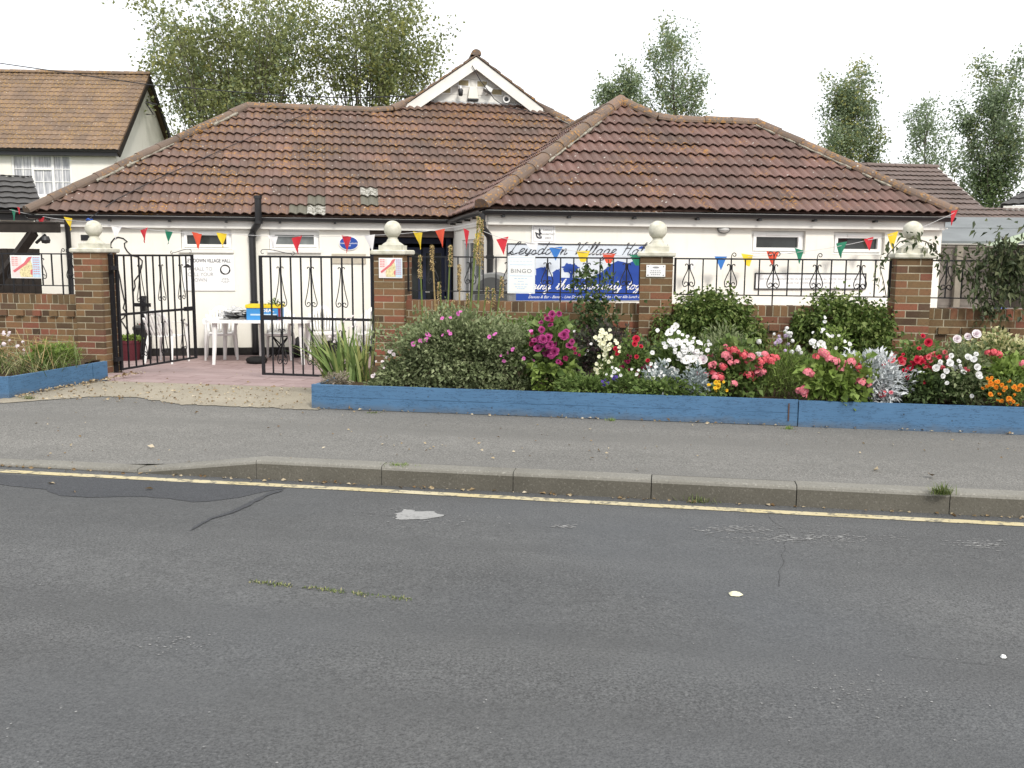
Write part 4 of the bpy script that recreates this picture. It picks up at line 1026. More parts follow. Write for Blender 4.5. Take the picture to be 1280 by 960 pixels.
BU0, BU1, BZ0, BZ1 = .36, 2.63, ZE-1.245, ZE-.475
t = thing('banner', 'wide blue and pale village hall banner with house and tree silhouettes on the wing wall', 'banner', hw((BU0+BU1)/2, WV-.004, (BZ0+BZ1)/2), PHI)
bw, bh = BU1-BU0, BZ1-BZ0
g = MB(); g.box(-bw/2, bw/2, -.012, 0, -bh/2, bh/2, .5); g.build('panel', M['banner_bg'], t)
g = MB(); g.box(-bw/2, bw/2, -.022, -.0125, bh/2-.008, bh/2+.006); g.box(-bw/2-.006, -bw/2+.006, -.022, -.0125, -bh/2, bh/2+.006); g.build('trim', M['sign_ink'], t)
def bp(px, py):                            # banner pixel -> local (x, z)
    u, v, z = at_wing(px, py, WV-.012); return (u-(BU0+BU1)/2, z-(BZ0+BZ1)/2)
g = MB()
hill = [bp(x, y) for x, y in ((634, 374), (634, 349), (655, 352), (669, 344), (686, 345), (700, 347), (720, 347.5), (735, 349), (752, 340), (764, 330), (772, 326), (786, 329), (796, 324), (806, 316), (825, 315), (840, 322))]
hill[0] = (-bw/2+.004, -bh/2+.004); hill[1] = (-bw/2+.004, hill[1][1]); hill[-1] = (bw/2-.004, hill[-1][1]); hill.append((bw/2-.004, -bh/2+.004))
g.prism(hill, -.0135, -.0125, .5)
hs = [bp(x, y) for x, y in ((670, 352), (670, 337), (669, 336), (676, 334), (680, 334.5), (680, 333.5), (682, 333.5), (682, 335.5), (686, 340), (684, 340), (684, 352))]; g.prism(hs, -.0142, -.0137, .5)
hs = [bp(x, y) for x, y in ((691, 354), (691, 342), (690, 341), (696, 336.5), (698, 337.5), (698, 336), (699.5, 336), (699.5, 339), (701, 341), (700, 342), (700, 354))]; g.prism(hs, -.0142, -.0137, .5)
c = bp(713, 335); lob = [(c[0]+(.115+.016*math.sin(7*a)+.01*math.sin(11*a+1))*math.cos(a), c[1]+(.062+.010*math.sin(6*a+2)+.006*math.sin(13*a))*math.sin(a)) for a in [2*PI*k/60 for k in range(60)]]
g.prism(lob, -.0142, -.0137, .5)
tr_ = [bp(x, y) for x, y in ((711.5, 350), (712.5, 343), (709, 338), (711, 338), (713.5, 341), (716, 337), (718, 338), (715.5, 343), (715.5, 350))]; g.prism(tr_, -.0150, -.0145, .5)
c = bp(803, 311); g.prism([(c[0]+.06*math.cos(a), c[1]+.035*math.sin(a)) for a in [PI*k/12 for k in range(13)]], -.0142, -.0137, .5)
g.build('silhouette', M['banner_blue'], t)
x, z = bp(724, 313.5); script_text('lettering', 'Leysdown Village Hall', 1.95, .165, M['sign_ink'], t, (x-.02, -.018, z+.0), .5, .0058)
x, z = bp(733, 358); script_text('lettering', 'Bringing the community together', 2.16, .135, M['sign_white'], t, (x+.02, -.018, z+.0), .5, .0068)
x, z = bp(733, 371); text('lettering', 'Dances & Bar - Bands - Line Dancing - Keep Fit - Clubs - Over 60s Lunch & more', .052, M['sign_white'], t, (x+.04, -.0150, z-.002), shear=.4, sx=1.0)

t = on_wing(1013, 351.5, 'notice_board', 'long narrow white notice in a thick black frame on the wing wall behind the railing', 'sign', .002)
nw, nh = 1.70, .205
g = MB(); g.box(-nw/2, nw/2, -.012, 0, -nh/2, nh/2, .5); g.build('board', M['sign_white'], t)
g = MB(); T_ = .015; g.box(-nw/2-T_, nw/2+T_, -.022, 0, nh/2, nh/2+T_); g.box(-nw/2-T_, nw/2+T_, -.022, 0, -nh/2-T_, -nh/2); g.box(-nw/2-T_, -nw/2, -.022, 0, -nh/2, nh/2); g.box(nw/2, nw/2+T_, -.022, 0, -nh/2, nh/2); g.build('frame', M['sign_black'], t)
text('lettering', 'THIS HALL WAS RENOVATED IN 2003 REMEMBERING ALL THOSE WHO GAVE LABOUR\nFROM THE COMMUNITY TO SUPPORT IT', .042, M['sign_grey'], t, (0, -.0125, .0), sx=.95, line=1.4, spacing=1.05)
t = on_wing(904, 286.5, 'wall_lamp', 'oval bulkhead lamp on the wing wall under the eaves', 'wall lamp', .0)
g = MB(); g.prism(ell(.095, .062, 24), -.03, 0, .5); g.build('base', M['grey_plastic'], t, bevel=.004); g = MB()
g.grid(16, 8, lambda a, b: (.082*math.cos(2*PI*a)*math.cos(b*PI/2), -.031-.05*math.sin(b*PI/2), .05*math.sin(2*PI*a)*math.cos(b*PI/2))); g.build('glass', M['lamp_glass'], t, True); g = MB()
for z in (-.02, .02): g.tube([(-.085, -.03, z), (-.05, -.075, z), (.05, -.075, z), (.085, -.03, z)], .004, 5)
g.build('guard', M['grey_plastic'], t)
# outline figure of bent black wire on the main wall behind the open gate
t = on_main(178, 350, 'wire_ornament', 'black bent wire wall ornament with a hooked wavy outline, behind open gate', 'wall ornament', .006)
def wl(px): return [(lambda q: (q[0]-c0[0], 0, q[2]-c0[2]))(at_main(x, y, WV-.006)) for x, y in px]
c0 = at_main(178, 350, WV)
g = MB()
for px in ([(141, 311), (138, 308), (139, 303), (143, 298), (148, 296.5), (154, 298), (159, 302), (155.5, 304), (156, 309), (159, 314), (163, 318), (168, 320), (173, 321), (178, 326), (177, 334), (174, 343), (171, 347), (168, 351), (169, 358), (167, 364)],
           [(147, 335), (150, 348), (152, 360), (156, 378), (154, 385), (158, 391), (155, 397), (151, 400), (155, 406), (160, 414), (162, 424), (158, 432)]): g.tube(wl(px), .011, 6)
g.build('wire', M['black_iron'], t)
# ================================================================== posters on the railing and pillars
def poster(name, label, X, Y, Z, wd, hh, face):
    t = thing(name, label, 'poster', (X, Y, Z)); g = MB(); g.box(-wd/2, wd/2, 0, .006, -hh/2, hh/2, .5); g.build('sheet', M['sign_white'], t); face(t, wd, hh); return t
def fete(t, wd, hh):
    k = lambda name, mat, P, y=-.001: (lambda g: (g.prism([(a*wd/2, b*hh/2) for a, b in P], y-.0006, y, .5), g.build(name, M[mat], t)))(MB())
    k('left_column', 'p_pale', [(-.93, -.9), (-.25, -.9), (-.25, .9), (-.93, .9)]); k('right_column', 'p_sky', [(.45, -.9), (.95, -.9), (.95, .9), (.45, .9)], -.002)
    k('picture', 'p_cream', [(-.35, -.88), (.42, -.88), (.45, .1), (.3, .7), (.1, .8), (-.05, .35), (-.3, .0), (-.42, -.5)], -.0028)
    k('ribbon', 'p_pink', [(-.85, -.35), (-.1, .35), (.2, .85), (.45, .9), (.3, .55), (.05, .2), (-.75, -.5)], -.0036); k('ribbon_end', 'p_pink', [(.3, -.3), (.45, -.2), (.42, -.75), (.3, -.6)], -.0036)
    g = MB()
    for q in range(8):
        z = (.8-q*.2)*hh/2; 
        for s in range(3): g.box(.5*wd/2+s*.07*wd, .5*wd/2+s*.07*wd+.055*wd, -.0034, -.0028, z-.004*1, z+.004, .5)
    for q in range(5):
        z = (.82-q*.17)*hh/2
        for s in range(2): g.box(-.9*wd/2+s*.11*wd, -.9*wd/2+s*.11*wd+.09*wd, -.0022, -.0017, z-.004, z+.004, .5)
    g.build('small_print', M['p_pink'], t)
p0 = at_Y(13, 319, WY+.13); p1 = at_Y(53, 348, WY+.13)
poster('poster', 'colourful laminated poster tied to the railing left of the gateway', (p0.x+p1.x)/2, WY+.12, (p0.z+p1.z)/2, p1.x-p0.x, p0.z-p1.z, fete)
p0 = at_Y(476, 324, WY-.02); p1 = at_Y(500, 346, WY-.02)
poster('poster', 'small colourful poster in a white sleeve on the brick pillar right of the gates', (p0.x+p1.x)/2, WY-.016, (p0.z+p1.z)/2, p1.x-p0.x+.05, p0.z-p1.z+.03, fete)
p0 = at_Y(808, 331, WY-.02); p1 = at_Y(831.5, 346, WY-.02)
def small(t, wd, hh):
    g = MB()
    for z, w_ in ((.0, .55), (-.02, .62), (-.04, .5)):
        for q in range(5): g.box((-.5+q*.2)*w_*wd, (-.5+q*.2+.15)*w_*wd, -.0012, -.0004, z-.004, z+.004, .5)
    g.prism([(x, z+.035) for x, z in ell(.035, .010, 14)], -.0012, -.0004, .5)
    for x in (-.08, .08):
        for z in (-.045, .045): g.box(x-.006, x+.006, -.003, -.0004, z-.006, z+.006, .5)
    g.build('small_print', M['sign_grey'], t)
tt = poster('wall_plaque', 'white engraved plaque screwed to the slim brick pillar by the blue banner', (p0.x+p1.x)/2, WY-.014, (p0.z+p1.z)/2, p1.x-p0.x, p0.z-p1.z, small); tt['category'] = 'plaque'
p0 = at_Y(634.5, 320, WY+.13); p1 = at_Y(668.5, 367, WY+.13)
def bingo(t, wd, hh):
    text('lettering', 'BINGO', .062, M['sign_grey'], t, (0, -.002, hh*.10), sx=1.12, spacing=1.12)
    g = MB()
    for z0, z1 in ((.165, .172), (.045, .052)): g.box(-wd*.42, wd*.42, -.0012, -.0004, hh*.0+z0-.06, z1-.06, .5)
    for k, (w_, z) in enumerate(((.5, -.04), (.22, -.07), (.55, -.10), (.45, -.13), (.3, -.15))):
        for q in range(4): g.box((-.5+q*.25)*w_*wd, (-.5+q*.25+.19)*w_*wd, -.0012, -.0004, z-.004, z+.004, .5)
    for q in range(7): g.box((-.42+q*.12)*wd, (-.42+q*.12+.09)*wd, -.0012, -.0004, hh*.36, hh*.36+.006, .5)
    g.build('small_print', M['p_sky'], t)
    g = MB(); a, b = wd*.46, hh*.46
    for q in ((-a, a, b, b+.004), (-a, a, -b-.004, -b), (-a-.004, -a, -b, b), (a, a+.004, -b, b)): g.box(q[0], q[1], -.0012, -.0004, q[2], q[3], .5)
    g.build('border', M['p_sky'], t)
poster('poster', 'white bingo poster hung on the railing in front of the blue banner', (p0.x+p1.x)/2, WY+.13, (p0.z+p1.z)/2, p1.x-p0.x, p0.z-p1.z, bingo)

# ================================================================== bunting
def bunting(label, pins, flags, plane_p, plane_n, size=.17, ends=()):
    pts = [at_pl(x, y, plane_p, plane_n) for x, y in pins]
    t = thing('bunting', label, 'bunting', pts[0])
    L = [p-pts[0] for p in pts]
    g = MB(); Q = []
    for a, b in zip(L, L[1:]):
        for k in range(8): s = k/8; Q.append(a.lerp(b, s)-V((0, 0, (b-a).length*.012*math.sin(PI*s))))
    Q.append(L[-1]); g.tube(Q, .0035, 5); g.build('string', M['string'], t)
    along = (V((plane_n[1], -plane_n[0], 0))).normalized() * -1
    if along.x < 0: along = -along
    for (x, y, c, sk, w_, hgt) in flags:
        p = at_pl(x, y, plane_p, plane_n)-pts[0]; W = size*w_; H = size*1.12*hgt
        g = MB(); nx, ny = 4, 5; nrm = V((along.y, -along.x, 0)); ph = uni(0, 6); yaw = uni(-.25, .25); amp = uni(.008, .03)
        d = along*math.cos(yaw)+nrm*math.sin(yaw)
        tip = .0 if hgt > .8 else .5
        sl = uni(-.012, .012)
        def fn(a, b, p=p, W=W, H=H, d=d, sk=sk, tip=tip, ph=ph, amp=amp, sl=sl):
            wid = W*(1-b*(1-tip*.75)) if b < 1 else max(W*tip*.6, .002)
            return p+d*((a-.5)*wid+sk*W*b)+V((0, 0, -H*b+sl*(a-.5)*4))+nrm*(amp*math.sin(a*4+ph+b*2)*b+.05*W*math.sin(3*a+ph))
        g.grid(nx, ny, fn); g.build('pennant', M['flag_'+c], t, True)
    return t
A_ = hw(-6.2, DM-.25, 0); B_ = hw(-.02, -.10, 0); n_ = (B_-A_).normalized(); N1 = (n_.y, -n_.x, 0)
bunting('string of coloured pennants from the hall left corner across the gateway to the wing corner',
        [(12, 262), (50, 270), (85, 275), (112, 277), (147, 283), (180, 286), (212, 289), (246, 292), (278, 291), (345, 295), (371, 295), (433, 295), (461, 294), (524, 290), (551, 286), (584, 281), (601, 277)],
        [(17, 262, 'green', -.1, .5, .8), (23, 259, 'red', .1, .5, .5), (50, 270, 'red', .1, 1., 1.), (85, 272, 'yellow', .25, .85, .95), (146, 283, 'white', -.2, .95, 1.), (180, 286, 'red', .0, .9, .95), (211, 288.5, 'green', -.2, .8, .95), (246, 291, 'orange', .05, .95, 1.1), (277, 291.5, 'yellow', .05, .85, 1.), (341, 294.5, 'white', .1, .9, 1.1), (371, 296, 'red', .05, .98, 1.1), (433, 295, 'red', .0, .95, 1.1), (462, 294, 'white', .25, .95, 1.1), (522, 290, 'yellow', .3, .9, 1.1), (550, 287, 'orange', .25, .85, 1.1), (583, 287, 'red', .0, .45, 1.2), (597, 291, 'yellow', .1, .4, 1.2)], tuple(A_), N1, .185)
A2 = hw(.0, -.12, 0)
bunting('string of coloured pennants drooping behind the railing from the wing corner to the right eave',
        [(604, 289), (625, 297), (655, 302), (665, 304), (690, 309), (728, 315), (760, 318), (795, 321), (850, 323), (901, 323), (934, 321), (965, 318), (999, 315), (1052, 307), (1085, 300), (1118, 293), (1150, 285), (1175, 274), (1193, 266)],
        [(628, 297.5, 'red', .15, .95, 1.), (664, 303, 'white', .2, 1., .45), (695, 309, 'blue', .0, 1., .85), (729, 313.5, 'yellow', .0, 1., .72), (761, 317, 'orange', .0, 1., .62), (795, 318.5, 'green', .1, 1., .7), (866, 324, 'white', 0, .9, .7), (901, 320.5, 'blue', .05, 1., .9), (934, 318, 'yellow', .05, 1., .75), (966, 314.5, 'orange', .0, .95, .95), (999, 311.5, 'green', .05, .95, .95), (1052, 303, 'green', .0, .9, 1.), (1086, 297.5, 'red', .15, .95, .85), (1116, 291, 'yellow', .15, .9, 1.15), (1193, 263, 'red', -.3, .55, 1.)], tuple(A2), tuple(-VX), .185)

# cables
def cable(label, pts, rad=.012):
    t = thing('overhead_cable', label, 'cable', pts[0]); g = MB(); L = [p-pts[0] for p in pts]; Q = []
    for a, b in zip(L, L[1:]):
        for k in range(6): Q.append(a.lerp(b, k/6))
    Q.append(L[-1]); g.tube(Q, rad, 5); g.build('wire', M['cable'], t)
ap = hw(-.3, DM+3.3, 0)
cable('thin dark cable sagging from the left house across to the white gablet', [at_d(x, y, d) for x, y, d in ((-60, 68, 24), (0, 79, 23.5), (187, 106, 22.4), (347, 119, 21.4), (420, 122, 20.9), (470, 121.5, 20.6), (527, 119.5, 20.2))])
def on_roof(x, y, up=.07):
    p = at_pl(x, y, hw(0, DM, ZE), V((-VX.x*TP, -VX.y*TP, 1))); return p+V((0, 0, up))
cable('black cable draped over the pantiles from the eave up to the ridge', [at_main(112, 273, .0) and hw(*at_main(112, 273, -.15)[:2], 0)*0+at_pl(112, 273, hw(0, DM-.1, 0), VX), on_roof(145, 255), on_roof(190, 232), on_roof(245, 207), on_roof(300, 182), on_roof(350, 160), on_roof(385, 146), on_roof(402, 138, .12)], .007)
cable('dark cable hanging down from the gablet apex over the tiles', [at_pl(x, y, hw(0, DM+3.3, 0), VX) for x, y in ((590, 82), (600, 100), (618, 124), (632, 134))]+[on_roof(655, 142), on_roof(690, 151), on_roof(712, 160)], .009)
t = thing('rope', 'blue rope end knotted under the eave above the mossy ball pillar', 'rope', at_pl(112, 275, hw(0, DM-.12, 0), VX)); g = MB()
g.tube([(-.05, 0, .0), (-.02, -.01, .015), (.02, 0, -.005), (.05, 0, .005)], .018, 8); g.build('knot', M['bluecloth'], t)

# ================================================================== yard furniture
def monobloc():
    t = thing('plastic_chair', 'x', 'chair'); P = M['white_plastic']
    g = MB(); sw = lambda b: .205-.03*b
    g.grid(8, 8, lambda a, b: ((a-.5)*2*sw(b), -.21+.42*b, .43-.02*math.sin(PI*b)-.012*math.cos((a-.5)*PI)+.01*(1-b)))
    g.grid(8, 1, lambda a, b: ((a-.5)*2*sw(0), -.21, .43-.0-.012*math.cos((a-.5)*PI)+.01-.035*b)); g.build('seat', P, t, True)
    g = MB(); back = lambda x, z: (x, .19+.16*(z-.43)/.42*1.-.25*x*x*(1 if z > .5 else .6), z)
    ns = 7
    for i in range(ns):
        xa = (-.5+(i+.5)/ns)*.30; fan = 1.18
        zt = .80-.9*xa*xa
        g.grid(1, 5, lambda a, b, xa=xa, zt=zt: back((xa+(a-.5)*.026)*(1+(fan-1)*b*1.6), .44+(zt-.44)*b))
    z_arc = lambda a: .855-.30*abs(2*a-1)**2.4
    g.grid(16, 3, lambda a, b: back((a-.5)*.46, z_arc(a)-.075+.075*b if True else 0)); 
    for s in (-1, 1): g.grid(2, 6, lambda a, b, s=s: back(s*(.17+.045*a+.02*b), .42+(.30)*b))
    o = g.build('backrest', P, t, True); md = o.modifiers.new('thick', 'SOLIDIFY'); md.thickness = .007
    for s in (-1, 1):
        g = MB(); g.grid(2, 10, lambda a, b, s=s: (s*(.215+.05*a+.015*math.sin(PI*b)), -.20+.40*b, .625+.025*b-.05*(1-b)**4)); o = g.build('armrest', P, t, True); o.modifiers.new('thick', 'SOLIDIFY').thickness = .012
        g = MB(); 
        g.tube([(s*.25, -.19, 0), (s*.235, -.19, .3), (s*.225, -.195, .43), (s*.235, -.195, .60)], [.018, .026, .028, .018], 6); g.build('leg', P, t, False)
        g = MB(); g.tube([(s*.235, .27, 0), (s*.215, .22, .3), (s*.20, .19, .43)], [.018, .026, .026], 6); g.build('leg', P, t, False)
    return t
ch = monobloc()
ch['group'] = 'white plastic chairs in the yard'
spots = [((-7.32, 14.22, GB), PHI+.12, 'white plastic chair at the left end of the table, back to the wall'),
         ((-6.42, 14.42, GB), PHI-.15, 'white plastic chair tucked behind the table under the blue crate'),
         ((-5.80, 14.85, GB), PHI+.05, 'white plastic chair by the wall just right of the table'),
         ((-4.98, 14.95, GB), PHI-.25, 'white plastic chair nearest the porch, behind the iris clump'),
         ((-7.93, 13.62, GB), PHI+2.75, 'white plastic chair standing alone, seen through the open gate')]
for i, (l, rz_, lb) in enumerate(spots):
    if i == 0: ch.location = l; ch.rotation_euler = (0, 0, rz_); ch['label'] = lb
    else: copy_thing(ch, l, rz_, lb)
TR = .235
t = thing('plastic_table', 'white plastic garden table with a blue crate and newspapers on it', 'table', (-6.46, 13.93, GB), TR)
g = MB(); rr = lambda x, y: (x, y)
def rrect(w_, d_, r, n=6): 
    P = []
    for cx, cy, a0 in ((w_-r, d_-r, 0), (-w_+r, d_-r, PI/2), (-w_+r, -d_+r, PI), (w_-r, -d_+r, 1.5*PI)):
        P += [(cx+r*math.cos(a0+PI/2*k/n), cy+r*math.sin(a0+PI/2*k/n)) for k in range(n+1)]
    return P
o = rrect(.80, .44, .12); n = len(o); g.face([(x, y, .70) for x, y in o], .5); g.face([(x, y, .66) for x, y in o][::-1], .5)
for i in range(n): a, b = o[i], o[(i+1) % n]; g.face([(*a, .655), (*b, .655), (*b, .70), (*a, .70)], .5)
g.build('tabletop', M['white_plastic'], t)
for sx in (-1, 1):
    for sy in (-1, 1):
        g = MB(); g.tube([(sx*.69, sy*.36, 0), (sx*.67, sy*.34, .3), (sx*.66, sy*.33, .66)], [.026, .034, .045], 8); g.build('leg', M['white_plastic'], t)
Mt = MX.Translation((-6.46, 13.93, GB)) @ MX.Rotation(TR, 4, 'Z')
def tl(x, y, z=.70): return Mt @ V((x, y, z))
t = thing('storage_crate', 'blue plastic crate with yellow rim and pot plants inside, on the white table', 'crate', tl(.10, -.22, .702), TR)
g = MB()
for (x0, x1, y0, y1) in ((-.26, .26, -.15, -.138), (-.26, .26, .138, .15), (-.26, -.248, -.138, .138), (.248, .26, -.138, .138)): g.box(x0, x1, y0, y1, 0, .20, .5)
g.box(-.25, .25, -.14, .14, .0, .01); g.build('body', M['crate_blue'], t)
g = MB(); 
for q in ((-.275, .275, -.165, -.1505), (-.275, .275, .1505, .165), (-.275, -.2605, -.15, .15), (.2605, .275, -.15, .15)): g.box(*q, .185, .238, .5)
g.build('rim', M['crate_yellow'], t, bevel=.006); g = MB(); g.box(.225, .262, -.1535, -.1505, .0, .183); g.build('side_panel', M['crate_red'], t)
text('lettering', 'IDEAL', .07, M['sign_white'], t, (.06, -.152, .145), sx=1.1, bold=.002)
g = MB(); g.box(-.2, .2, -.152, -.1505, .07, .095); g.build('stripe', M['p_sky'], t)
t = thing('newspaper_pile', 'crumpled grey newspapers heaped on the left half of the table', 'newspaper', tl(-.35, -.1, .702), TR)
for k in range(6):
    g = MB(); ph = uni(0, 6); a0 = uni(-.5, .5); cx, cy = uni(-.12, .12), uni(-.1, .1)
    def fn(a, b):
        x, y = (a-.5)*.42, (b-.5)*.28; X = cx+x*math.cos(a0)-y*math.sin(a0); Y = cy+x*math.sin(a0)+y*math.cos(a0)
        return (X, Y, .008+k*.026+.09*max(0, mnoise.noise((a*2.5+ph, b*2.5, k)))*1.3)
    g.grid(10, 8, fn); g.build('sheet', M['paper'], t, True)
p = at_z(321, 454, GB); t = thing('rubber_tyre', 'small black rubber ring lying on the pink paving under the table', 'tyre', (p.x, p.y, GB)); g = MB()
g.tube([(.115*math.cos(2*PI*k/20), .115*math.sin(2*PI*k/20), .05) for k in range(21)], .052, 8, cap=False); smooth_by_angle(g.build('ring', M['rubber'], t), 60)
p = at_z(366, 449, GB); t = thing('watering_can', 'black plastic bag slumped under the right end of the table', 'bag', (p.x-.05, p.y+.35, GB)); t.name = 'plastic_bag'; g = MB()
g.grid(14, 9, lambda a, b: (lambda r_: (r_*math.cos(2*PI*a), r_*math.sin(2*PI*a), .34*b))((.14*math.sin(PI*min(1, b*.8+.2))+.01)*(1+.22*mnoise.noise((math.cos(2*PI*a)*2, math.sin(2*PI*a)*2, b*3))))); g.build('body', M['black_plastic'], t, True)
p = at_z(348, 447, GB); t = thing('folding_stool', 'low black folding stool behind the gate bars, beside the table leg', 'stool', (p.x, p.y+.1, GB)); g = MB()
for s in (-1, 1): g.tube([(s*.15, -.12, 0), (-s*.15, .0, .36)], .012, 6); g.tube([(s*.15, .12, 0), (-s*.15, .0, .36)], .012, 6)
g.build('legs', M['black_iron'], t); g = MB(); g.box(-.17, .17, -.14, .14, .35, .385); g.build('seat', M['black_plastic'], t, bevel=.01)
p = at_z(420, 447, GB); t = thing('plant_pot', 'grey black empty flower pot behind the gate, near the iris leaves', 'plant pot', (p.x, p.y, GB)); g = MB(); g.lathe([(.10, 0), (.14, .25), (.15, .25), (.15, .28), (.13, .28), (.12, .2)], 18); smooth_by_angle(g.build('pot', M['black_plastic'], t), 40)
p = at_z(163, 450, GB); potP = V((p.x, p.y, GB)); t = thing('plant_pot', 'maroon flower pot beside the open gate hinge, with lime green plant growing in it', 'plant pot', potP); g = MB(); g.lathe([(.14, 0), (.18, .28), (.19, .28), (.19, .33), (.17, .33), (.16, .25)], 20); smooth_by_angle(g.build('pot', M['pot'], t), 40)
p = at_z(178, 449, GB); t = thing('waste_bin', 'dark slim rubbish bin between the maroon pot and the lone chair', 'bin', (p.x, p.y+.05, GB)); g = MB(); g.lathe([(.12, 0), (.15, .48), (.16, .48), (.16, .52), (.13, .55), (.01, .57)], 18); smooth_by_angle(g.build('body', M['black_plastic'], t), 40)
p = at_z(183, 448, GB); t = thing('wooden_cross', 'black painted wooden cross standing behind the open gate by the wall', 'cross', (p.x, p.y, GB)); q = at_pl(183, 370, t.location, (0, 1, 0)); g = MB(); hh = q.z-GB; g.box(-.035, .035, -.03, .03, 0, hh); g.build('post', M['black_iron'], t); g = MB(); q = at_pl(183, 381, t.location, (0, 1, 0)); g.box(-.145, .145, -.045, -.031, q.z-GB-.03, q.z-GB+.03); g.build('crossbar', M['black_iron'], t)
# round topped grey storage box beside the wing corner
p = at_pl(612, 372, (0, 11.2, 0), (0, 1, 0)); t = thing('storage_box', 'grey plastic storage box with an arched top, behind the railing by the wing corner', 'storage box', (p.x, 11.3, GB+.03))
q = at_pl(612, 341, (0, 11.2, 0), (0, 1, 0)); H_ = q.z-GB-.03; wd = .235
prof = [(-wd, 0), (wd, 0), (wd, H_-.2)]+[(wd*math.cos(a), H_-.2+.2*math.sin(a)) for a in [PI*k/16 for k in range(1, 16)]]+[(-wd, H_-.2)]
g = MB(); g.prism(prof, 0, .45, .5); g.build('body', M['grey_plastic'], t, bevel=.012)
g = MB(); g.prism([(x*.78, H_-.2+(z-(H_-.2))*.72) for x, z in prof[2:]], -.012, -.001, .5); g.build('arched_panel', M['grey_plastic_dark'], t)
g = MB(); g.box(-wd-.02, wd+.02, -.02, .47, H_-.245, H_-.225); g.box(-wd*.85, wd*.85, -.014, -.001, H_-.36, H_-.27); g.build('lid_seam', M['grey_plastic_dark'], t)
t = thing('tarpaulin', 'crumpled bright blue tarpaulin on the ground behind the right wall', 'tarpaulin', at_pl(1243, 385, (0, 11.5, 0), (0, 1, 0))+V((0, 0, -.06)))
g = MB(); g.grid(16, 10, lambda a, b: ((a-.5)*.75, (b-.5)*.5, .06*math.sin(PI*a)*math.sin(PI*b)+.04*mnoise.noise((a*5, b*4, 2)))); g.build('sheet', M['bluecloth'], t, True)
t = thing('pallet_stack', 'rough timber stack under the blue tarpaulin behind the right wall', 'timber stack', (t.location.x, t.location.y+.02, GB)); 
for k in range(6): g = MB(); g.box(-.4, .4, -.25, .25, k*.2+.0, k*.2+.16); g.build('timber', M['fence_wood'], t)

# ================================================================== neighbours
# two storey house on the left
PH2 = .22; U2 = V((math.cos(PH2), math.sin(PH2), 0)); V2 = V((-math.sin(PH2), math.cos(PH2), 0))
E0 = at_d(148, 187, 31); RG = at_pl(187, 93, E0, U2); qd = (RG-E0).dot(V2); rh = RG.z-E0.z
t = thing('house', 'cream two storey house with orange lichened tiled roof behind the hall, at left', 'house', (E0.x, E0.y, 0), PH2)
ez_ = E0.z
r = MB(); old = TP; TP = rh/qd; KS = math.sqrt(1+TP*TP)
tile_slope(r, (0, 0, ez_), (1, 0, 0), (0, 1, 0), [[(-9, 0), (0, 0), (0, qd), (-9, qd)]], pitch=.20, gauge=.26, amp=.012, seg=4, lip=.016)
tile_slope(r, (-9, 2*qd, ez_), (-1, 0, 0), (0, -1, 0), [[(-9, 0), (0, 0), (0, qd), (-9, qd)]], pitch=.20, gauge=.26, amp=.016, seg=3)
r.build('roof', M['tile_house'], t); TP = old; KS = math.sqrt(1+TP*TP)
g = MB(); ridge_line(g, (-9, qd, ez_+rh+.03), (0, qd, ez_+rh+.03), .11); g.build('ridge_tiles', M['tile_house'], t)
def hp(px, py, v=.30):
    q = at_pl(px, py, E0+V2*v, V2)-V((E0.x, E0.y, 0)); return q.dot(U2), q.z
u0, z1_ = hp(13, 192); u1, z0_ = hp(91.5, 246)
g = MB(); wall_panel(g, -9, -.22, -.4, ez_-.05, [(u0, u1, z0_, z1_)], lambda u, w_, z: (u, .30+w_, z), .12)
g.face([(-.22, .30, -.4), (-.22, 2*qd-.3, -.4), (-.22, 2*qd-.3, ez_-.05), (-.22, qd, ez_+rh-.15), (-.22, .30, ez_-.05)]); g.face([(-9, .3, -.4), (-9, .3, ez_), (-9, qd, ez_+rh-.1), (-9, 2*qd-.3, ez_), (-9, 2*qd-.3, -.4)]); g.face([(-9, 2*qd-.3, -.4), (-9, 2*qd-.3, ez_-.05), (-.22, 2*qd-.3, ez_-.05), (-.22, 2*qd-.3, -.4)])
g.build('wall', M['render_house'], t)
g = MB(); n_ = 12
for s in (0, 1):
    P = [(.02, s*2*qd-(.08 if not s else -.08), ez_-.12), (.02, qd, ez_+rh-.08), (.02, qd, ez_+rh-.28), (.02, s*2*qd+(.10 if not s else -.10), ez_-.24)]
    Q = [(p[0]-.05, p[1], p[2]) for p in P]
    g.face(P, .5); g.face(Q[::-1], .5)
    for i in range(4): g.face([P[i], Q[i], Q[(i+1) % 4], P[(i+1) % 4]], .5)
g.build('bargeboard', M['dark_timber'], t)
g = MB(); gutter(g, (-9, -.03, ez_-.02), (.02, -.03, ez_-.02)); g.box(-9, -.05, .03, .3, ez_-.20, ez_-.05); g.build('gutter', M['black_plastic'], t)
g = MB(); fw = MB()
W_ = u1-u0
def ring3(mb, a, b, c, d, tk, w0, w1): mb.box(a, a+tk, w0, w1, c, d); mb.box(b-tk, b, w0, w1, c, d); mb.box(a+tk, b-tk, w0, w1, c, c+tk); mb.box(a+tk, b-tk, w0, w1, d-tk, d)
ring3(fw, u0, u1, z0_, z1_, .07, .33, .40)
m1, m2 = u0+W_*.345, u0+W_*.68; fw.box(m1-.04, m1+.04, .33, .40, z0_+.07, z1_-.07); fw.box(m2-.04, m2+.04, .33, .40, z0_+.07, z1_-.07); fw.box(m1+.04, m2-.04, .33, .40, z1_-.52, z1_-.44)
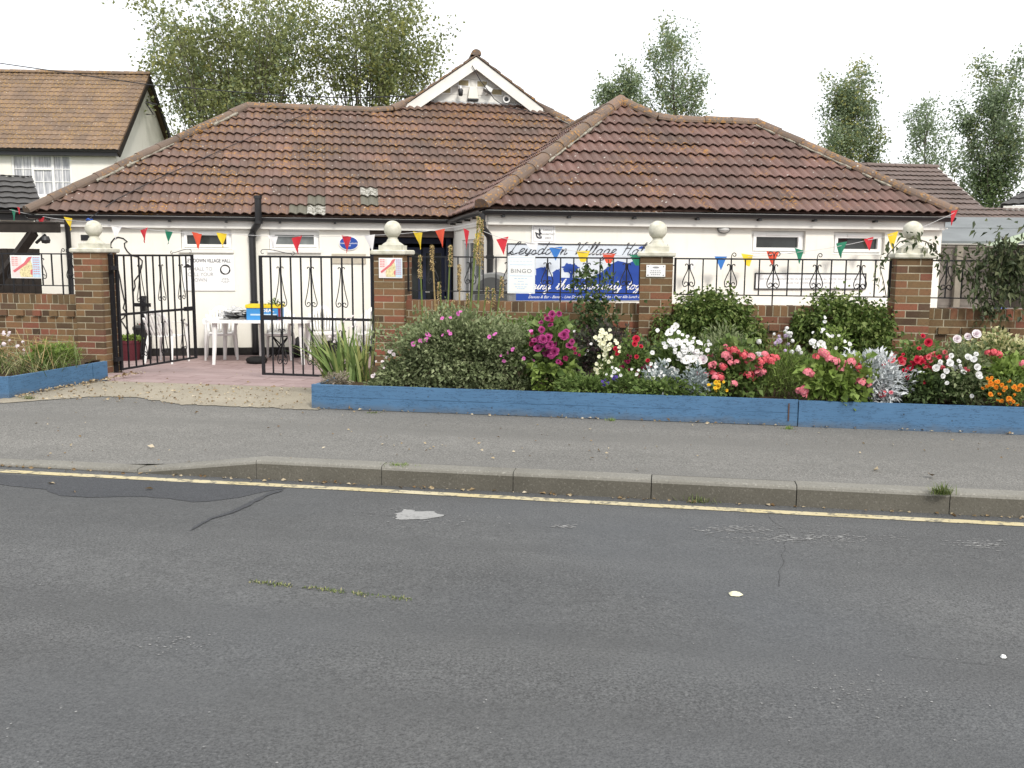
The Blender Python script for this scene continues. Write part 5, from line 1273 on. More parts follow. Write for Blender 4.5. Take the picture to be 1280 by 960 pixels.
for a, b in ((u0+.07, m1-.04), (m1+.04, m2-.04), (m2+.04, u1-.07)):
    c_ = (a+b)/2; zt_ = z1_-.07 if a != m1+.04 else z1_-.52; fw.box(c_-.012, c_+.012, .355, .375, z0_+.07, zt_)
    for k in (1, 2): zz = z0_+.07+(z1_-.07-z0_-.07)*k/3; fw.box(a, b, .356, .374, zz-.012, zz+.012)
wn = fw.build('window', M['upvc'], t); g.box(u0+.06, u1-.06, .378, .384, z0_+.06, z1_-.06); g.build('pane', M['curtain'], wn)
g = MB(); g.box(u0-.06, u1+.06, .22, .34, z0_-.08, z0_-.003); g.build('sill', M['fascia'], wn)
g = MB(); g.tube([(.0, qd-.55, ez_+rh-1.5), (.25, qd-.55, ez_+rh-1.5), (.0, qd-.55, ez_+rh-1.1)], .025, 5); g.tube([(.0, qd-.55, ez_+rh-1.05), (.4, qd-.55, ez_+rh-1.15)], .025, 5); g.build('aerial_bracket', M['black_iron'], t)
# grey roofed outhouse at far left
G0 = at_d(47, 263, 18.5); t = thing('outhouse', 'low white outhouse with dark grey tiled roof at the left edge', 'outhouse', (G0.x, G0.y, 0), .80)
r = MB(); tile_slope(r, (0, 0, G0.z), (1, 0, 0), (0, 1, 0), [[(-5, 0), (.1, 0), (.1, 1.), (-5, 1.)]], pitch=.25, gauge=.2, amp=.01, seg=4); tile_slope(r, (-5, 2., G0.z), (-1, 0, 0), (0, -1, 0), [[(-5.1, 0), (0, 0), (0, 1.), (-5.1, 1.)]], pitch=.25, gauge=.2, amp=.01, seg=4); r.build('roof', M['tile_grey'], t)
g = MB(); g.box(-5, -.05, .2, 1.8, -.4, G0.z-.05); g.build('wall', M['render'], t)
g = MB(); gutter(g, (-5, -.03, G0.z-.01), (.1, -.03, G0.z-.01)); g.box(-5, -.02, .05, .2, G0.z-.2, G0.z-.03); g.build('gutter', M['black_plastic'], t)
# dark timber carport
cp_ = at_d(72, 289, 12.6); t = thing('carport', 'dark timber carport with slanted brace and flat roof at left edge', 'carport', (cp_.x, cp_.y, 0), .2)
zc = cp_.z
g = MB(); g.box(-4, .02, -.04, .05, zc-.02, zc+.10); g.build('beam', M['dark_timber'], t)
g = MB(); g.box(-4.1, .0, -.05, .30, zc+.102, zc+.125); g.build('roof', M['dark_timber'], t)
a_ = at_pl(46, 293, cp_, (0, 1, 0))-cp_; b_ = at_pl(-6, 372, cp_, (0, 1, 0))-cp_
g = MB(); g.tube([(a_.x, 0, zc+a_.z+.03), (b_.x, 0, zc+b_.z)], .075, 4); g.build('brace', M['dark_timber'], t)
g = MB(); g.box(b_.x-.16, b_.x, -.06, .06, -.3, zc-.02); g.build('post', M['dark_timber'], t)
g = MB(); g.lathe([(.001, -.05), (.05, -.04), (.06, 0), (.04, .05), (.001, .06)], 12, (a_.x+.16, -.02, zc-.12)); g.tube([(a_.x+.16, -.02, zc-.05), (a_.x+.02, 0, zc-.16)], .02, 6); g.build('hanging_lamp', M['black_plastic'], t)
f0 = at_d(-40, 310, 14.); f1 = at_d(49, 311, 14.); t = thing('slatted_fence', 'dark brown vertical slat fence under the carport at left edge', 'fence', (f1.x, f1.y, GB), .2)
g = MB(); hh = f1.z-GB; x = 0
while x > -3.5: g.box(x-.085, x, -.01+uni(-.002, .002), .012, 0, hh+uni(-.004, .004)); x -= .094
g.build('slats', M['dark_timber'], t); g = MB(); g.box(-3.5, 0, .013, .05, hh*.2, hh*.27); g.box(-3.5, 0, .013, .05, hh*.85, hh*.92); g.build('rail', M['dark_timber'], t)
g = MB(); q = at_d(29, 350, 14.)-f1; g.box(q.x-.05, q.x+.05, -.08, -.015, 0, hh*.55); g.build('post', M['fence_wood'], t)

# brown roofed building behind right
PH3 = .35; U3 = V((math.cos(PH3), math.sin(PH3), 0)); V3 = V((-math.sin(PH3), math.cos(PH3), 0))
E1 = at_d(1238, 268, 24); R1 = at_pl(1170, 209, E1, U3); q3 = (R1-E1).dot(V3); r3 = R1.z-E1.z
t = thing('bungalow', 'bungalow with plain brown tiled gable roof behind the right end of the hall', 'bungalow', (E1.x, E1.y, 0), PH3)
r = MB(); old = TP; TP = r3/q3; KS = math.sqrt(1+TP*TP); ex = .35
tile_slope(r, (0, 0, E1.z), (1, 0, 0), (0, 1, 0), [[(-6.5, 0), (0, 0), (0, q3), (-6.5, q3)]], pitch=.17, gauge=.27, amp=.010, seg=4, lift=.0)
tile_slope(r, (-6.5, 2*q3, E1.z), (-1, 0, 0), (0, -1, 0), [[(-6.5, 0), (0, 0), (0, q3), (-6.5, q3)]], pitch=.17, gauge=.27, amp=.010, seg=3)
tile_slope(r, (0, -.55, E1.z-.18), (1, 0, 0), (0, 1, 0), [[(-6.5, 0), (2.6, 0), (2.6, .55), (-6.5, .55)]], pitch=.17, gauge=.27, amp=.010, seg=4)
r.build('roof', M['tile_brown'], t); TP = old; KS = math.sqrt(1+TP*TP)
g = MB(); ridge_line(g, (-6.5, q3, E1.z+r3+.02), (.02, q3, E1.z+r3+.02), .09); g.build('ridge_tiles', M['tile_brown'], t)
g = MB(); P = [(.03, -.03, E1.z-.02), (.03, q3, E1.z+r3+.03), (.03, 2*q3, E1.z-.02), (.03, 2*q3, E1.z-.14), (.03, q3, E1.z+r3-.12), (.03, -.03, E1.z-.14)]; Q = [(p[0]-.05, p[1], p[2]) for p in P]; g.face(P); g.face(Q[::-1])
for i in range(6): g.face([P[i], Q[i], Q[(i+1) % 6], P[(i+1) % 6]])
g.build('bargeboard', M['fascia'], t)
g = MB(); g.box(-6.4, -.05, .2, 2*q3-.2, -.4, E1.z-.05); g.box(-6.4, 2.5, -.35, .2, -.4, E1.z-.2); g.prism([(0, 0)]*3, 0, 0) if False else None
g.face([(-.06, .2, E1.z-.06), (-.06, 2*q3-.2, E1.z-.06), (-.06, q3, E1.z+r3-.1)]); g.build('wall', M['render_house'], t)
# grey felt roofed shed, timber fence
S0 = at_d(1172, 301, 17); t = thing('shed', 'long shed with grey felt mono pitch roof beyond the right wall', 'shed', (S0.x, S0.y, 0), .16)
g = MB(); zt = S0.z; g.face([(-1.2, 0, zt), (6, 0, zt), (6, 2.2, zt+.52), (-1.2, 2.2, zt+.52)], .5); g.face([(-1.2, 0, zt-.05), (6, 0, zt-.05), (6, 0, zt), (-1.2, 0, zt)], .5); g.face([(-1.2, 1.1, zt+.262), (6, 1.1, zt+.262), (6, 1.1, zt+.275), (-1.2, 1.1, zt+.275)], .5); g.build('roof', M['felt'], t)
g = MB(); g.box(-1.1, 5.9, .06, 2.1, -.4, zt-.06); g.build('wall', M['fence_wood'], t)
fp = at_d(1172, 309, 16.2); t = thing('panel_fence', 'weathered grey timber panel fence with one post, below the shed roof', 'fence', (fp.x, fp.y, GB), .17)
hh = fp.z-GB; g = MB()
k = 0; z = 0
while z < hh: g.box(-1, 4.5, -.012+uni(0, .006), .012, z, min(z+.145, hh), rnd()); z += .15
g.build('boards', M['fence_wood'], t); 
q = at_d(1199, 340, 16.1)-fp; pq = q.x
for j, xx in enumerate((pq, pq+2.0)): g = MB(); g.box(xx-.055, xx+.055, -.10, -.014, 0, hh+.03); g.build('post', plain('fence_post', (.27, .245, .2), .85, .15, .2, 6), t)
g = MB(); g.box(-1, 4.5, -.03, .04, hh-.002, hh+.03); g.build('capping', M['fence_wood'], t)
H1 = at_d(1252, 256, 27); t = thing('bungalow', 'grey tiled white walled bungalow corner at the right edge', 'bungalow', (H1.x, H1.y, 0), -.3)
r = MB(); tile_slope(r, (0, 0, H1.z), (1, 0, 0), (0, 1, 0), [[(0, 0), (6, 0), (6, 2.2), (2.2, 2.2)]], pitch=.25, gauge=.3, amp=.012, seg=4); tile_slope(r, (0, 5, H1.z), (0, -1, 0), (1, 0, 0), [[(0, 0), (5, 0), (2.8, 2.2), (2.2, 2.2)]], pitch=.25, gauge=.3, amp=.012, seg=4); r.build('roof', M['tile_grey'], t)
g = MB(); g.box(.25, 6, .25, 5, -.4, H1.z-.2); g.build('wall', M['render_house'], t); g = MB(); g.box(.05, 6, .02, .06, H1.z-.22, H1.z-.03); g.box(.05, .09, .06, 5, H1.z-.22, H1.z-.03); g.build('fascia', M['fascia'], t)
t = thing('greenhouse', 'pale green sloping shed gable trim at the far right edge', 'shed', at_d(1282, 305, 15.5)); t.name = 'garden_shed'
g = MB(); Pp = [at_d(x, y, 15.5)-t.location for x, y in ((1262, 304.5), (1300, 285), (1300, 290), (1264, 308))]; n_ = CR @ V((0, 0, -1)); Q = [p+n_*1.5 for p in Pp]; g.face(Pp); g.face(Q[::-1])
for i in range(4): g.face([Pp[i], Q[i], Q[(i+1) % 4], Pp[(i+1) % 4]])
g.build('roof', plain('pale_green_trim', (.42, .50, .34), .6), t)
g = MB(); g.box(.1, 1.6, .05, 1.4, -t.location.z+GB, -.02); g.build('wall', M['fence_wood'], t)
# ================================================================== planting
def rdir(up=0.):
    z = uni(-1, 1); a = uni(0, 2*PI); r_ = math.sqrt(max(0, 1-z*z)); v = V((r_*math.cos(a), r_*math.sin(a), z+up)); return v.normalized() if v.length > 1e-6 else V((0, 0, 1))
def leaf(mb, p, d, L, W, r, fold=.18, droop=0.):
    n = rdir(.9); s = d.cross(n)
    if s.length < 1e-4: s = d.cross(V((1, 0, 0)))
    s.normalize(); u = s.cross(d)
    b = len(mb.v); m_ = p+d*(L*.42); tip = p+d*L-V((0, 0, droop*L))
    mb.v += [tuple(p), tuple(m_+s*(W/2)+u*(W*fold)), tuple(tip), tuple(m_-s*(W/2)+u*(W*fold))]
    mb.f += [(b, b+1, b+2), (b, b+2, b+3)]; mb.r += [r, r]; mb.m += [0, 0]
def foliage(mb, c, rad, n, L, W, shell=.5, up=.35, lump=.28, freq=2.2, droop=.1, out=1., lo=-.75, rr=(0, 1)):
    c = V(c); sd = V((uni(0, 50), uni(0, 50), uni(0, 50)))
    for _ in range(n):
        d = rdir()
        while d.z < lo: d = rdir()
        k = 1+lump*1.6*mnoise.noise(d*freq+sd)+lump*.8*mnoise.noise(d*freq*2.7+sd)
        q = (shell+(1-shell)*random.random()**.7)*k
        p = c+V((d.x*rad[0], d.y*rad[1], d.z*rad[2]))*q
        dd = (d*out+rdir()*.9+V((0, 0, up))).normalized(); s = uni(.65, 1.25)
        leaf(mb, p, dd, L*s, W*s, uni(*rr), droop=droop)
def blade(mb, p, az, lean, L, W, r, n=5, bend=.5, kink=0.):
    pts = []; h = V((math.cos(az), math.sin(az), 0)); q = V(p); ang = lean; s = V((-math.sin(az+kink), math.cos(az+kink), 0))
    for i in range(n+1):
        t = i/n; w_ = W*(.75+.5*t if t < .4 else 1.05*(1-t)/.6*.95+.03)
        pts.append((q-s*w_/2, q+s*w_/2)); q = q+(h*math.sin(ang)+V((0, 0, math.cos(ang))))*(L/n); ang += bend/n
    b = len(mb.v)
    for a, c_ in pts: mb.v += [tuple(a), tuple(c_)]
    for i in range(n): mb.f.append((b+2*i, b+2*i+1, b+2*i+3, b+2*i+2)); mb.r.append(r); mb.m.append(0)
GRN = leafmat('leaf_mid_green', [(0.067, 0.110, 0.027), (0.116, 0.177, 0.046), (0.183, 0.244, 0.079)])
GRN_S = leafmat('leaf_sage_green', [(0.104, 0.134, 0.059), (0.189, 0.232, 0.110), (0.305, 0.342, 0.189)])
GRN_D = leafmat('leaf_dark_green', [(0.037, 0.061, 0.022), (0.067, 0.104, 0.037), (0.110, 0.152, 0.055)])
GRN_L = leafmat('leaf_fresh_green', [(0.110, 0.177, 0.034), (0.183, 0.256, 0.055), (0.244, 0.329, 0.091)])
IVY = leafmat('leaf_ivy', [(.035, .065, .014), (.085, .135, .028), (.115, .165, .04), (.25, .30, .10)])
IRIS = leafmat('leaf_iris', [(0.122, 0.189, 0.061), (0.207, 0.281, 0.091), (0.366, 0.354, 0.134)])
SILV = leafmat('leaf_silver', [(.38, .41, .42), (.55, .58, .59), (.72, .74, .75)], .1)
BLUEG = leafmat('leaf_blue_grey', [(0.159, 0.195, 0.195), (0.293, 0.342, 0.342), (0.439, 0.488, 0.488)], .15)
VARI = leafmat('leaf_variegated', [(0.073, 0.110, 0.037), (0.171, 0.207, 0.073), (0.512, 0.488, 0.244), (0.671, 0.634, 0.390)])
PURP = leafmat('leaf_purple_dark', [(0.024, 0.037, 0.022), (0.055, 0.061, 0.037), (0.073, 0.043, 0.055)])
DRYG = leafmat('leaf_dry_grey', [(.16, .14, .10), (.26, .23, .17), (.33, .28, .24)])
GRASS = leafmat('leaf_grass', [(0.061, 0.104, 0.024), (0.146, 0.183, 0.061), (0.390, 0.354, 0.195)])
CLIMB = leafmat('leaf_climber', [(0.037, 0.051, 0.024), (0.067, 0.091, 0.039), (0.134, 0.146, 0.073)])
SEED = leafmat('spent_spike', [(.26, .19, .08), (.42, .31, .14), (.50, .38, .20)], .1)
def petalm(name, a, b, tr=.3): return leafmat(name, [a, b], tr, .6)
PT = {'magenta': petalm('petal_magenta', (.16, .008, .06), (.46, .06, .24)), 'pink': petalm('petal_pink', (.62, .10, .42), (.74, .22, .56)), 'coral': petalm('petal_coral', (.66, .07, .10), (.82, .22, .24)), 'rosepink': petalm('petal_rose_pink', (.74, .17, .23), (.84, .36, .40)),
      'red': petalm('petal_red', (.42, .012, .035), (.60, .03, .07)), 'white': petalm('petal_white', (.78, .78, .76), (.86, .86, .86)), 'cream': petalm('petal_cream', (.80, .78, .48), (.84, .84, .68)), 'lilac': petalm('petal_lilac', (.62, .48, .70), (.72, .62, .78)),
      'blush': petalm('petal_blush', (.78, .68, .72), (.84, .78, .80)), 'orange': petalm('petal_orange', (.66, .15, .015), (.80, .32, .02)), 'yellow': petalm('petal_yellow', (.80, .45, .02), (.85, .58, .04)), 'blue': petalm('petal_blue', (.05, .03, .22), (.10, .06, .34)), 'maroon': petalm('petal_maroon', (.20, .01, .05), (.30, .02, .09))}
CENTRE = plain('flower_centre', (.22, .16, .03), .9, .1)
def petal(mb, az, R, W, tilt, r, base=0., cup=.25):
    h = V((math.cos(az), math.sin(az), 0)); s = V((-math.sin(az), math.cos(az), 0)); z = V((0, 0, 1)); rows = []
    for t, w_ in ((0, .25), (.45, .9), (.8, 1.), (1., .55)):
        o = h*(base+R*t*math.cos(tilt))+z*(R*t*math.sin(tilt)-cup*R*t*t*.6); rows.append([o-s*W*w_/2+z*W*.12*w_, o-z*0, o+s*W*w_/2+z*W*.12*w_])
    b = len(mb.v)
    for row in rows: mb.v += [tuple(x) for x in row]
    for i in range(3):
        for j in range(2): a = b+i*3+j; mb.f.append((a, a+1, a+4, a+3)); mb.r.append(r); mb.m.append(0)
def bloom(kind, mat, R):
    g = MB()
    if kind == 'open':
        for k in range(5): petal(g, 2*PI*k/5+uni(-.2, .2), R*uni(.85, 1.1), R*.95, uni(.1, .6), rnd(), 0, uni(.1, .5))
        b0 = len(g.f); g.lathe([(R*.13, R*.05), (R*.1, R*.2), (.0005, R*.25)], 7); g.m[b0:] = [1]*(len(g.f)-b0)
    elif kind == 'double':
        for lay, (n, rr, ti) in enumerate(((7, 1, .25), (7, .8, .6), (6, .55, .95), (5, .32, 1.25))):
            for k in range(n): petal(g, 2*PI*k/n+lay*.4+uni(-.15, .15), R*rr*uni(.85, 1.12), R*rr*.8, ti+uni(-.15, .15), max(0, 1-lay*.33-.3*rnd()))
    elif kind == 'rose':
        for lay, (n, rr, ti) in enumerate(((5, 1, .45), (5, .8, .85), (5, .6, 1.15), (4, .4, 1.4))):
            for k in range(n): petal(g, 2*PI*k/n+lay*.6+uni(-.15, .15), R*rr, R*rr*1.2, ti, max(0, 1-lay*.3-.3*rnd()), 0., .1)
    elif kind == 'umbel':
        for q in range(26):
            d = rdir(.35); 
            if d.z < -.15: d.z = -d.z
            c = V((d.x*R*.72, d.y*R*.72, d.z*R*.62)); rot = d.to_track_quat('Z', 'Y').to_matrix(); b = len(g.v)
            for k in range(5): petal(g, 2*PI*k/5+q, R*.34, R*.34, .3, rnd())
            for i in range(b, len(g.v)): g.v[i] = tuple(rot @ V(g.v[i])+c)
    elif kind == 'spike':                    # short stack of ruffled florets
        for q in range(14):
            z = q/14*R*4.2; a = q*2.4; c = V((math.cos(a)*R*.45*(1-.5*q/14), math.sin(a)*R*.45*(1-.5*q/14), z)); rot = V((math.cos(a), math.sin(a), .4)).to_track_quat('Z', 'Y').to_matrix(); b = len(g.v)
            for k in range(5): petal(g, 2*PI*k/5+q, R*.62*(1-.4*q/14), R*.6*(1-.4*q/14), .4, rnd())
            for i in range(b, len(g.v)): g.v[i] = tuple(rot @ V(g.v[i])+c)
    o = g.build('flower', [mat, CENTRE], None, True); return o
_proto = {}
def put_flower(t, kind, col, R, p, face=(0, -1, .45), jit=.5):
    R *= .88; key = (kind, col, round(R, 3))
    d = (V(face)+rdir()*jit).normalized(); e = d.to_track_quat('Z', 'Y').to_euler(); e.rotate_axis('Z', uni(0, 6))
    loc = V(p)-t.location; s = uni(.82, 1.15)
    if key not in _proto:
        o = bloom(kind, PT[col], R); _proto[key] = o; o.parent = t; o.location = loc; o.rotation_euler = e; o.scale = (s, s, s); return o
    return link_copy(_proto[key], t, loc, e, s)
SZ = .21
def px3(x, y, Y): return at_Y(x, y, Y)
def bush(name, label, cat, box, Y, ry, n, L, W, mat, shell=.45, lump=.28, up=.35, freq=2.2, group=None, droop=.1, z0=None, stems=0, leafname='foliage', out=1.):
    x0, y0, x1, y1 = box; a = at_Y((x0+x1)/2, y0, Y); l = at_Y(x0, (y0+y1)/2, Y); r = at_Y(x1, (y0+y1)/2, Y); b = at_Y((x0+x1)/2, y1, Y)
    zb_ = max(SZ-.02, b.z) if z0 is None else z0
    t = thing(name, label, cat, ((l.x+r.x)/2, Y, zb_), 0, group); h = a.z-zb_
    g = MB(); foliage(g, (0, 0, h*.46), ((r.x-l.x)/2*.92, ry, h*.54), n, L, W, shell, up, lump, freq, droop, out)
    g.build(leafname, mat, t)
    if stems:
        g = MB()
        for k in range(stems):
            a_ = uni(0, 2*PI); q = uni(.2, .8); rx = (r.x-l.x)/2
            g.tube([(uni(-.05, .05), uni(-.04, .04), -.03), (math.cos(a_)*rx*q*.6, math.sin(a_)*ry*q*.6, h*.45), (math.cos(a_)*rx*q, math.sin(a_)*ry*q, h*.85)], [.008, .006, .003], 5)
        g.build('stems', M['stalk'], t)
    t['_h'] = h; return t
def flowers(t, kind, col, R, pix, Y, extra=.55, **k):
    for x, y in pix:
        put_flower(t, kind, col, R, px3(x, y, Y+uni(-.03, .03)), **k)
        while rnd() < extra and len(t.children) < 90: put_flower(t, kind, col, R*.72, px3(x+random.gauss(0, 6), y+random.gauss(0, 5), Y+uni(-.02, .12)), **k)
def stem_to(t, pix, Y, rad=.004, mat=None):
    g = MB()
    for x, y in pix:
        p = px3(x, y, Y)-t.location; g.tube([(p.x*.45+uni(-.03, .03), uni(-.03, .03), -.02), (p.x*.8, p.y*.5, p.z*.55), tuple(p)], [rad*1.3, rad, rad*.8], 5)
    g.build('flower_stems', mat or M['stalk'], t)

# --- right-hand bed, from left to right
t = bush('lavender_plant', 'low grey spent lavender at the left corner of the blue bed', 'plant', (402, 466, 440, 490), 8.22, .14, 500, .045, .012, DRYG, .2)
p = px3(440, 484, 8.75); t = thing('iris_clump', 'clump of sword shaped iris leaves at the left end of the bed', 'plant', (p.x, 8.7, SZ))
g = MB()
for k in range(95):
    f_ = rnd(); az = uni(0, 2*PI); L = uni(.28, .66); q = V((uni(-.24, .16), uni(-.12, .12), -.03)); lean = abs(random.gauss(.12, .2))
    if q.x < -.1: az = PI+uni(-.7, .7); lean += .2
    blade(g, q, az, lean, L, uni(.026, .05), rnd()**1.3*.9, 6, uni(.05, .9), uni(-.9, .9))
for k in range(7):
    q = V((uni(.10, .26), uni(-.05, .12), -.03)); blade(g, q, uni(-.5, 1.2), uni(0, .2), uni(.55, .75), .03, uni(.6, 1), 6, uni(0, .3), uni(-.5, .5))
g.build('leaves', IRIS, t)
t = bush('pelargonium_plant', 'thin pale pink flowered stems rising behind the iris leaves', 'plant', (408, 420, 450, 480), 9.0, .12, 160, .03, .02, GRN_S, .2, stems=8)
flowers(t, 'open', 'blush', .016, [(412, 421), (418, 427), (407, 416), (436, 410), (430, 402), (441, 395), (446, 408)], 9.0); stem_to(t, [(412, 421), (436, 410), (446, 408), (430, 402)], 9.0, .0025)
t = bush('pelargonium_plant', 'small pale pink flowers low between the iris and the big grey green shrub', 'plant', (478, 440, 505, 488), 8.5, .12, 260, .04, .03, GRN_S, .2)
flowers(t, 'open', 'blush', .022, [(484, 447), (478, 452), (487, 440), (466, 470), (492, 443)], 8.4)
t = bush('mallow_shrub', 'big rounded grey green shrub with a few bright pink flowers', 'shrub', (480, 388, 668, 500), 8.66, .46, 11500, .044, .026, GRN_S, .30, .36, .5, 2.8, stems=16)
ex = MB()
for (x, y, rx, rz_) in ((575, 416, .26, .18), (535, 428, .22, .15), (620, 425, .24, .16), (500, 470, .22, .13), (478, 484, .16, .09), (650, 440, .2, .22), (590, 470, .3, .2), (545, 482, .22, .12), (640, 486, .22, .14), (610, 490, .2, .1)):
    q = px3(x, y, 8.5)-t.location; foliage(ex, q, (rx, .22, rz_), 950, .044, .025, .35, .5, .35)
ex.build('foliage', GRN_S, t)
flowers(t, 'open', 'pink', .027, [(517, 430), (534, 418), (533, 424), (525, 426), (563, 417), (553, 398), (573, 392), (612, 421), (619, 418), (641, 437), (630, 451), (655, 448), (664, 414), (536, 420)], 8.25, jit=.7)
# spent hot poker stalks behind the shrub
stk = [(540, 378, 455), (555, 366, 430), (562, 352, 420), (546, 296, 470), (577, 302, 420), (568, 295, 455), (571, 330, 440), (583, 313, 430), (588, 358, 430), (598, 372, 420), (560, 334, 440), (611, 335, 430), (605, 360, 430), (524, 318, 455), (533, 285, 450), (555, 285, 440)]
t = thing('red_hot_poker', 'tall bundle of spent poker flower stalks in front of the porch', 'plant', (px3(565, 440, 9.35).x, 9.35, SZ))
tops = [(525, 318), (533, 388), (540, 306), (546, 380), (549, 352), (556, 380), (563, 306), (574, 330), (585, 366), (594, 298), (598, 270), (602, 274), (609, 358), (617, 360), (627, 345), (566, 375)]
for i, (x, y) in enumerate(tops):
    q = px3(x, y, 9.35+uni(-.12, .18)); p = q-t.location; bx_ = p.x*.62+uni(-.08, .08); g = MB()
    g.tube([(bx_, uni(-.08, .08), -.03), (bx_*.4+p.x*.6, p.y, p.z*.5), tuple(p)], [.011, .009, .007], 6); st = g.build('stalk', M['stalk'] if rnd() < .7 else M['drystalk'], t)
    g = MB(); Ls = uni(.14, .26) if y > 290 else .5
    for k in range(int(260*Ls/.2*.5)):
        f_ = rnd(); c = V(p)-V((0, 0, Ls*f_)); a_ = uni(0, 2*PI); leaf(g, c+V((math.cos(a_), math.sin(a_), 0))*.008, V((math.cos(a_), math.sin(a_), -.8)).normalized(), uni(.016, .03), .010, rnd())
    g.build('seed_head', SEED, st)
g = MB()
for k in range(36): blade(g, (uni(-.35, .35), uni(-.1, .1), -.03), uni(0, 6.28), uni(.1, .5), uni(.35, .65), .02, uni(.2, .8), 6, uni(.5, 1.4))
g.build('leaves', IRIS, t)
# hollyhock / double magenta mallow
t = bush('hollyhock', 'magenta double flowered hollyhock with large green leaves, beside the big shrub', 'plant', (655, 400, 725, 502), 8.5, .22, 700, .085, .075, GRN, .3, .35, stems=8)
g = MB()
for k in range(90):
    q = px3(uni(665, 722), uni(455, 500), 8.3)-t.location; leaf(g, q, (rdir(.2)+V((0, -.7, 0))).normalized(), uni(.07, .12), uni(.06, .10), uni(.4, 1))
g.build('leaves', GRN_L, t)
flowers(t, 'double', 'magenta', .058, [(679, 424), (705, 419), (693, 440), (688, 431)], 8.25, face=(-.1, -1, .25), jit=.25)
flowers(t, 'double', 'magenta', .040, [(668, 426), (715, 427), (684, 399), (699, 392), (712, 432), (698, 452), (672, 436), (690, 393)], 8.3)
flowers(t, 'double', 'maroon', .026, [(690, 400), (664, 430), (718, 436), (707, 448), (701, 455)], 8.3); stem_to(t, [(684, 399), (699, 392), (715, 427)], 8.32)
# climbing rose against the railing
p = px3(742, 420, 9.75); t = thing('climbing_rose', 'sparse climbing rose growing up in front of the blue banner', 'climber', (p.x, 9.72, SZ))
g = MB(); gl = MB()
for pts in ([(742, 470), (741, 420), (744, 380), (738, 350), (730, 336)], [(744, 440), (752, 390), (756, 365), (762, 348)], [(741, 415), (735, 390), (748, 372)], [(745, 460), (748, 420), (770, 395)], [(742, 390), (728, 372), (722, 352), (735, 338)], [(742, 372), (756, 350), (752, 330)]):
    Q = [px3(x, y, 9.72+uni(-.04, .02))-t.location for x, y in pts]; g.tube(Q, [.007-.001*i for i in range(len(Q))], 5)
    for a_, b_ in zip(Q[1:], Q[2:]):
        for k in range(34):
            f_ = rnd(); q = a_.lerp(b_, f_)+V((random.gauss(0, .055), random.gauss(0, .04), random.gauss(0, .035))); leaf(gl, q, (rdir(.1)+V((0, -.4, 0))).normalized(), uni(.04, .07), uni(.03, .045), rnd())
for k in range(420):
    q = px3(random.gauss(742, 17), uni(372, 430), 9.72+uni(-.1, .04))-t.location; leaf(gl, q, (rdir(.1)+V((0, -.4, 0))).normalized(), uni(.045, .075), uni(.035, .05), rnd())
g.build('stems', M['stalk'], t); gl.build('leaves', GRN_D, t)
t = bush('shrub', 'dark bronze leaved shrub behind the cream snapdragons', 'shrub', (708, 408, 795, 495), 9.1, .3, 2400, .05, .03, PURP, .3, .35); flowers(t, 'open', 'white', .018, [(718, 414), (739, 430), (731, 442), (720, 450)], 8.85)
t = bush('green_shrub', 'leafy green shrub growing along the wall left of the climbing rose', 'shrub', (612, 392, 735, 450), 9.6, .25, 1700, .06, .035, GRN, .3, .4)
t = bush('snapdragon', 'cream white snapdragon flowers in two upright spikes', 'plant', (742, 440, 775, 500), 8.5, .12, 320, .06, .016, GRN, .2, stems=6)
flowers(t, 'open', 'cream', .030, [(752, 414), (757, 417), (751, 420), (757, 424), (750, 426), (755, 429), (762, 431), (758, 437), (756, 443), (762, 436)], 8.4, jit=.4); flowers(t, 'open', 'cream', .022, [(749, 446), (756, 449), (752, 456), (746, 455), (765, 447), (761, 452), (747, 466), (744, 462)], 8.4, jit=.5); stem_to(t, [(754, 414), (760, 436), (752, 455)], 8.42, .005)
t = bush('rose_bush', 'red flowered rose bush with sparse leaves, between cream snapdragons and white phlox', 'plant', (766, 425, 815, 492), 8.75, .2, 900, .05, .034, GRN, .2, .4, stems=8); flowers(t, 'rose', 'red', .046, [(795, 424)], 8.5, jit=.2); flowers(t, 'rose', 'red', .030, [(772, 441), (796, 446), (810, 451), (769, 436), (793, 430)], 8.5); flowers(t, 'rose', 'maroon', .02, [(785, 452), (779, 458), (803, 460)], 8.5); stem_to(t, [(795, 424), (772, 441), (810, 451)], 8.55)
t = bush('lobelia', 'low clump with deep blue and white flowers at the bed front', 'plant', (742, 462, 815, 500), 8.24, .16, 900, .045, .02, GRN, .2, .35); flowers(t, 'open', 'blue', .020, [(753, 477), (757, 475), (760, 479), (767, 473), (771, 471), (755, 481)], 8.12); flowers(t, 'open', 'white', .018, [(767, 466), (773, 463), (776, 469), (796, 468), (770, 461), (765, 470), (798, 463)], 8.12)
t = bush('phlox_plant', 'tall white flowered phlox in a dense cluster', 'plant', (812, 418, 892, 496), 8.6, .22, 1500, .06, .028, GRN, .2, .35, stems=14)
wp = [(random.gauss(851, 17), random.gauss(437, 11)) for k in range(44)]
flowers(t, 'open', 'white', .028, wp, 8.35); flowers(t, 'open', 'white', .044, [(837, 416), (845, 407), (842, 411), (858, 451), (866, 449), (840, 463), (843, 467), (873, 453)], 8.33, jit=.3)
stem_to(t, [(837, 416), (845, 407), (851, 437), (840, 460)], 8.4)
t = bush('busy_flowers', 'pale white and blue grey bedding flowers below the white phlox', 'plant', (800, 455, 850, 497), 8.3, .14, 700, .05, .02, BLUEG, .2, .4); t.name = 'bedding_plant'
flowers(t, 'open', 'white', .020, [(814, 455), (820, 459), (812, 463), (818, 466), (826, 465), (824, 470), (817, 472), (830, 470)], 8.18)
t = bush('grey_leaved_plant', 'blue grey leaved plant at the bed front right of the phlox', 'plant', (852, 462, 888, 498), 8.22, .13, 800, .05, .02, BLUEG, .2, .35)
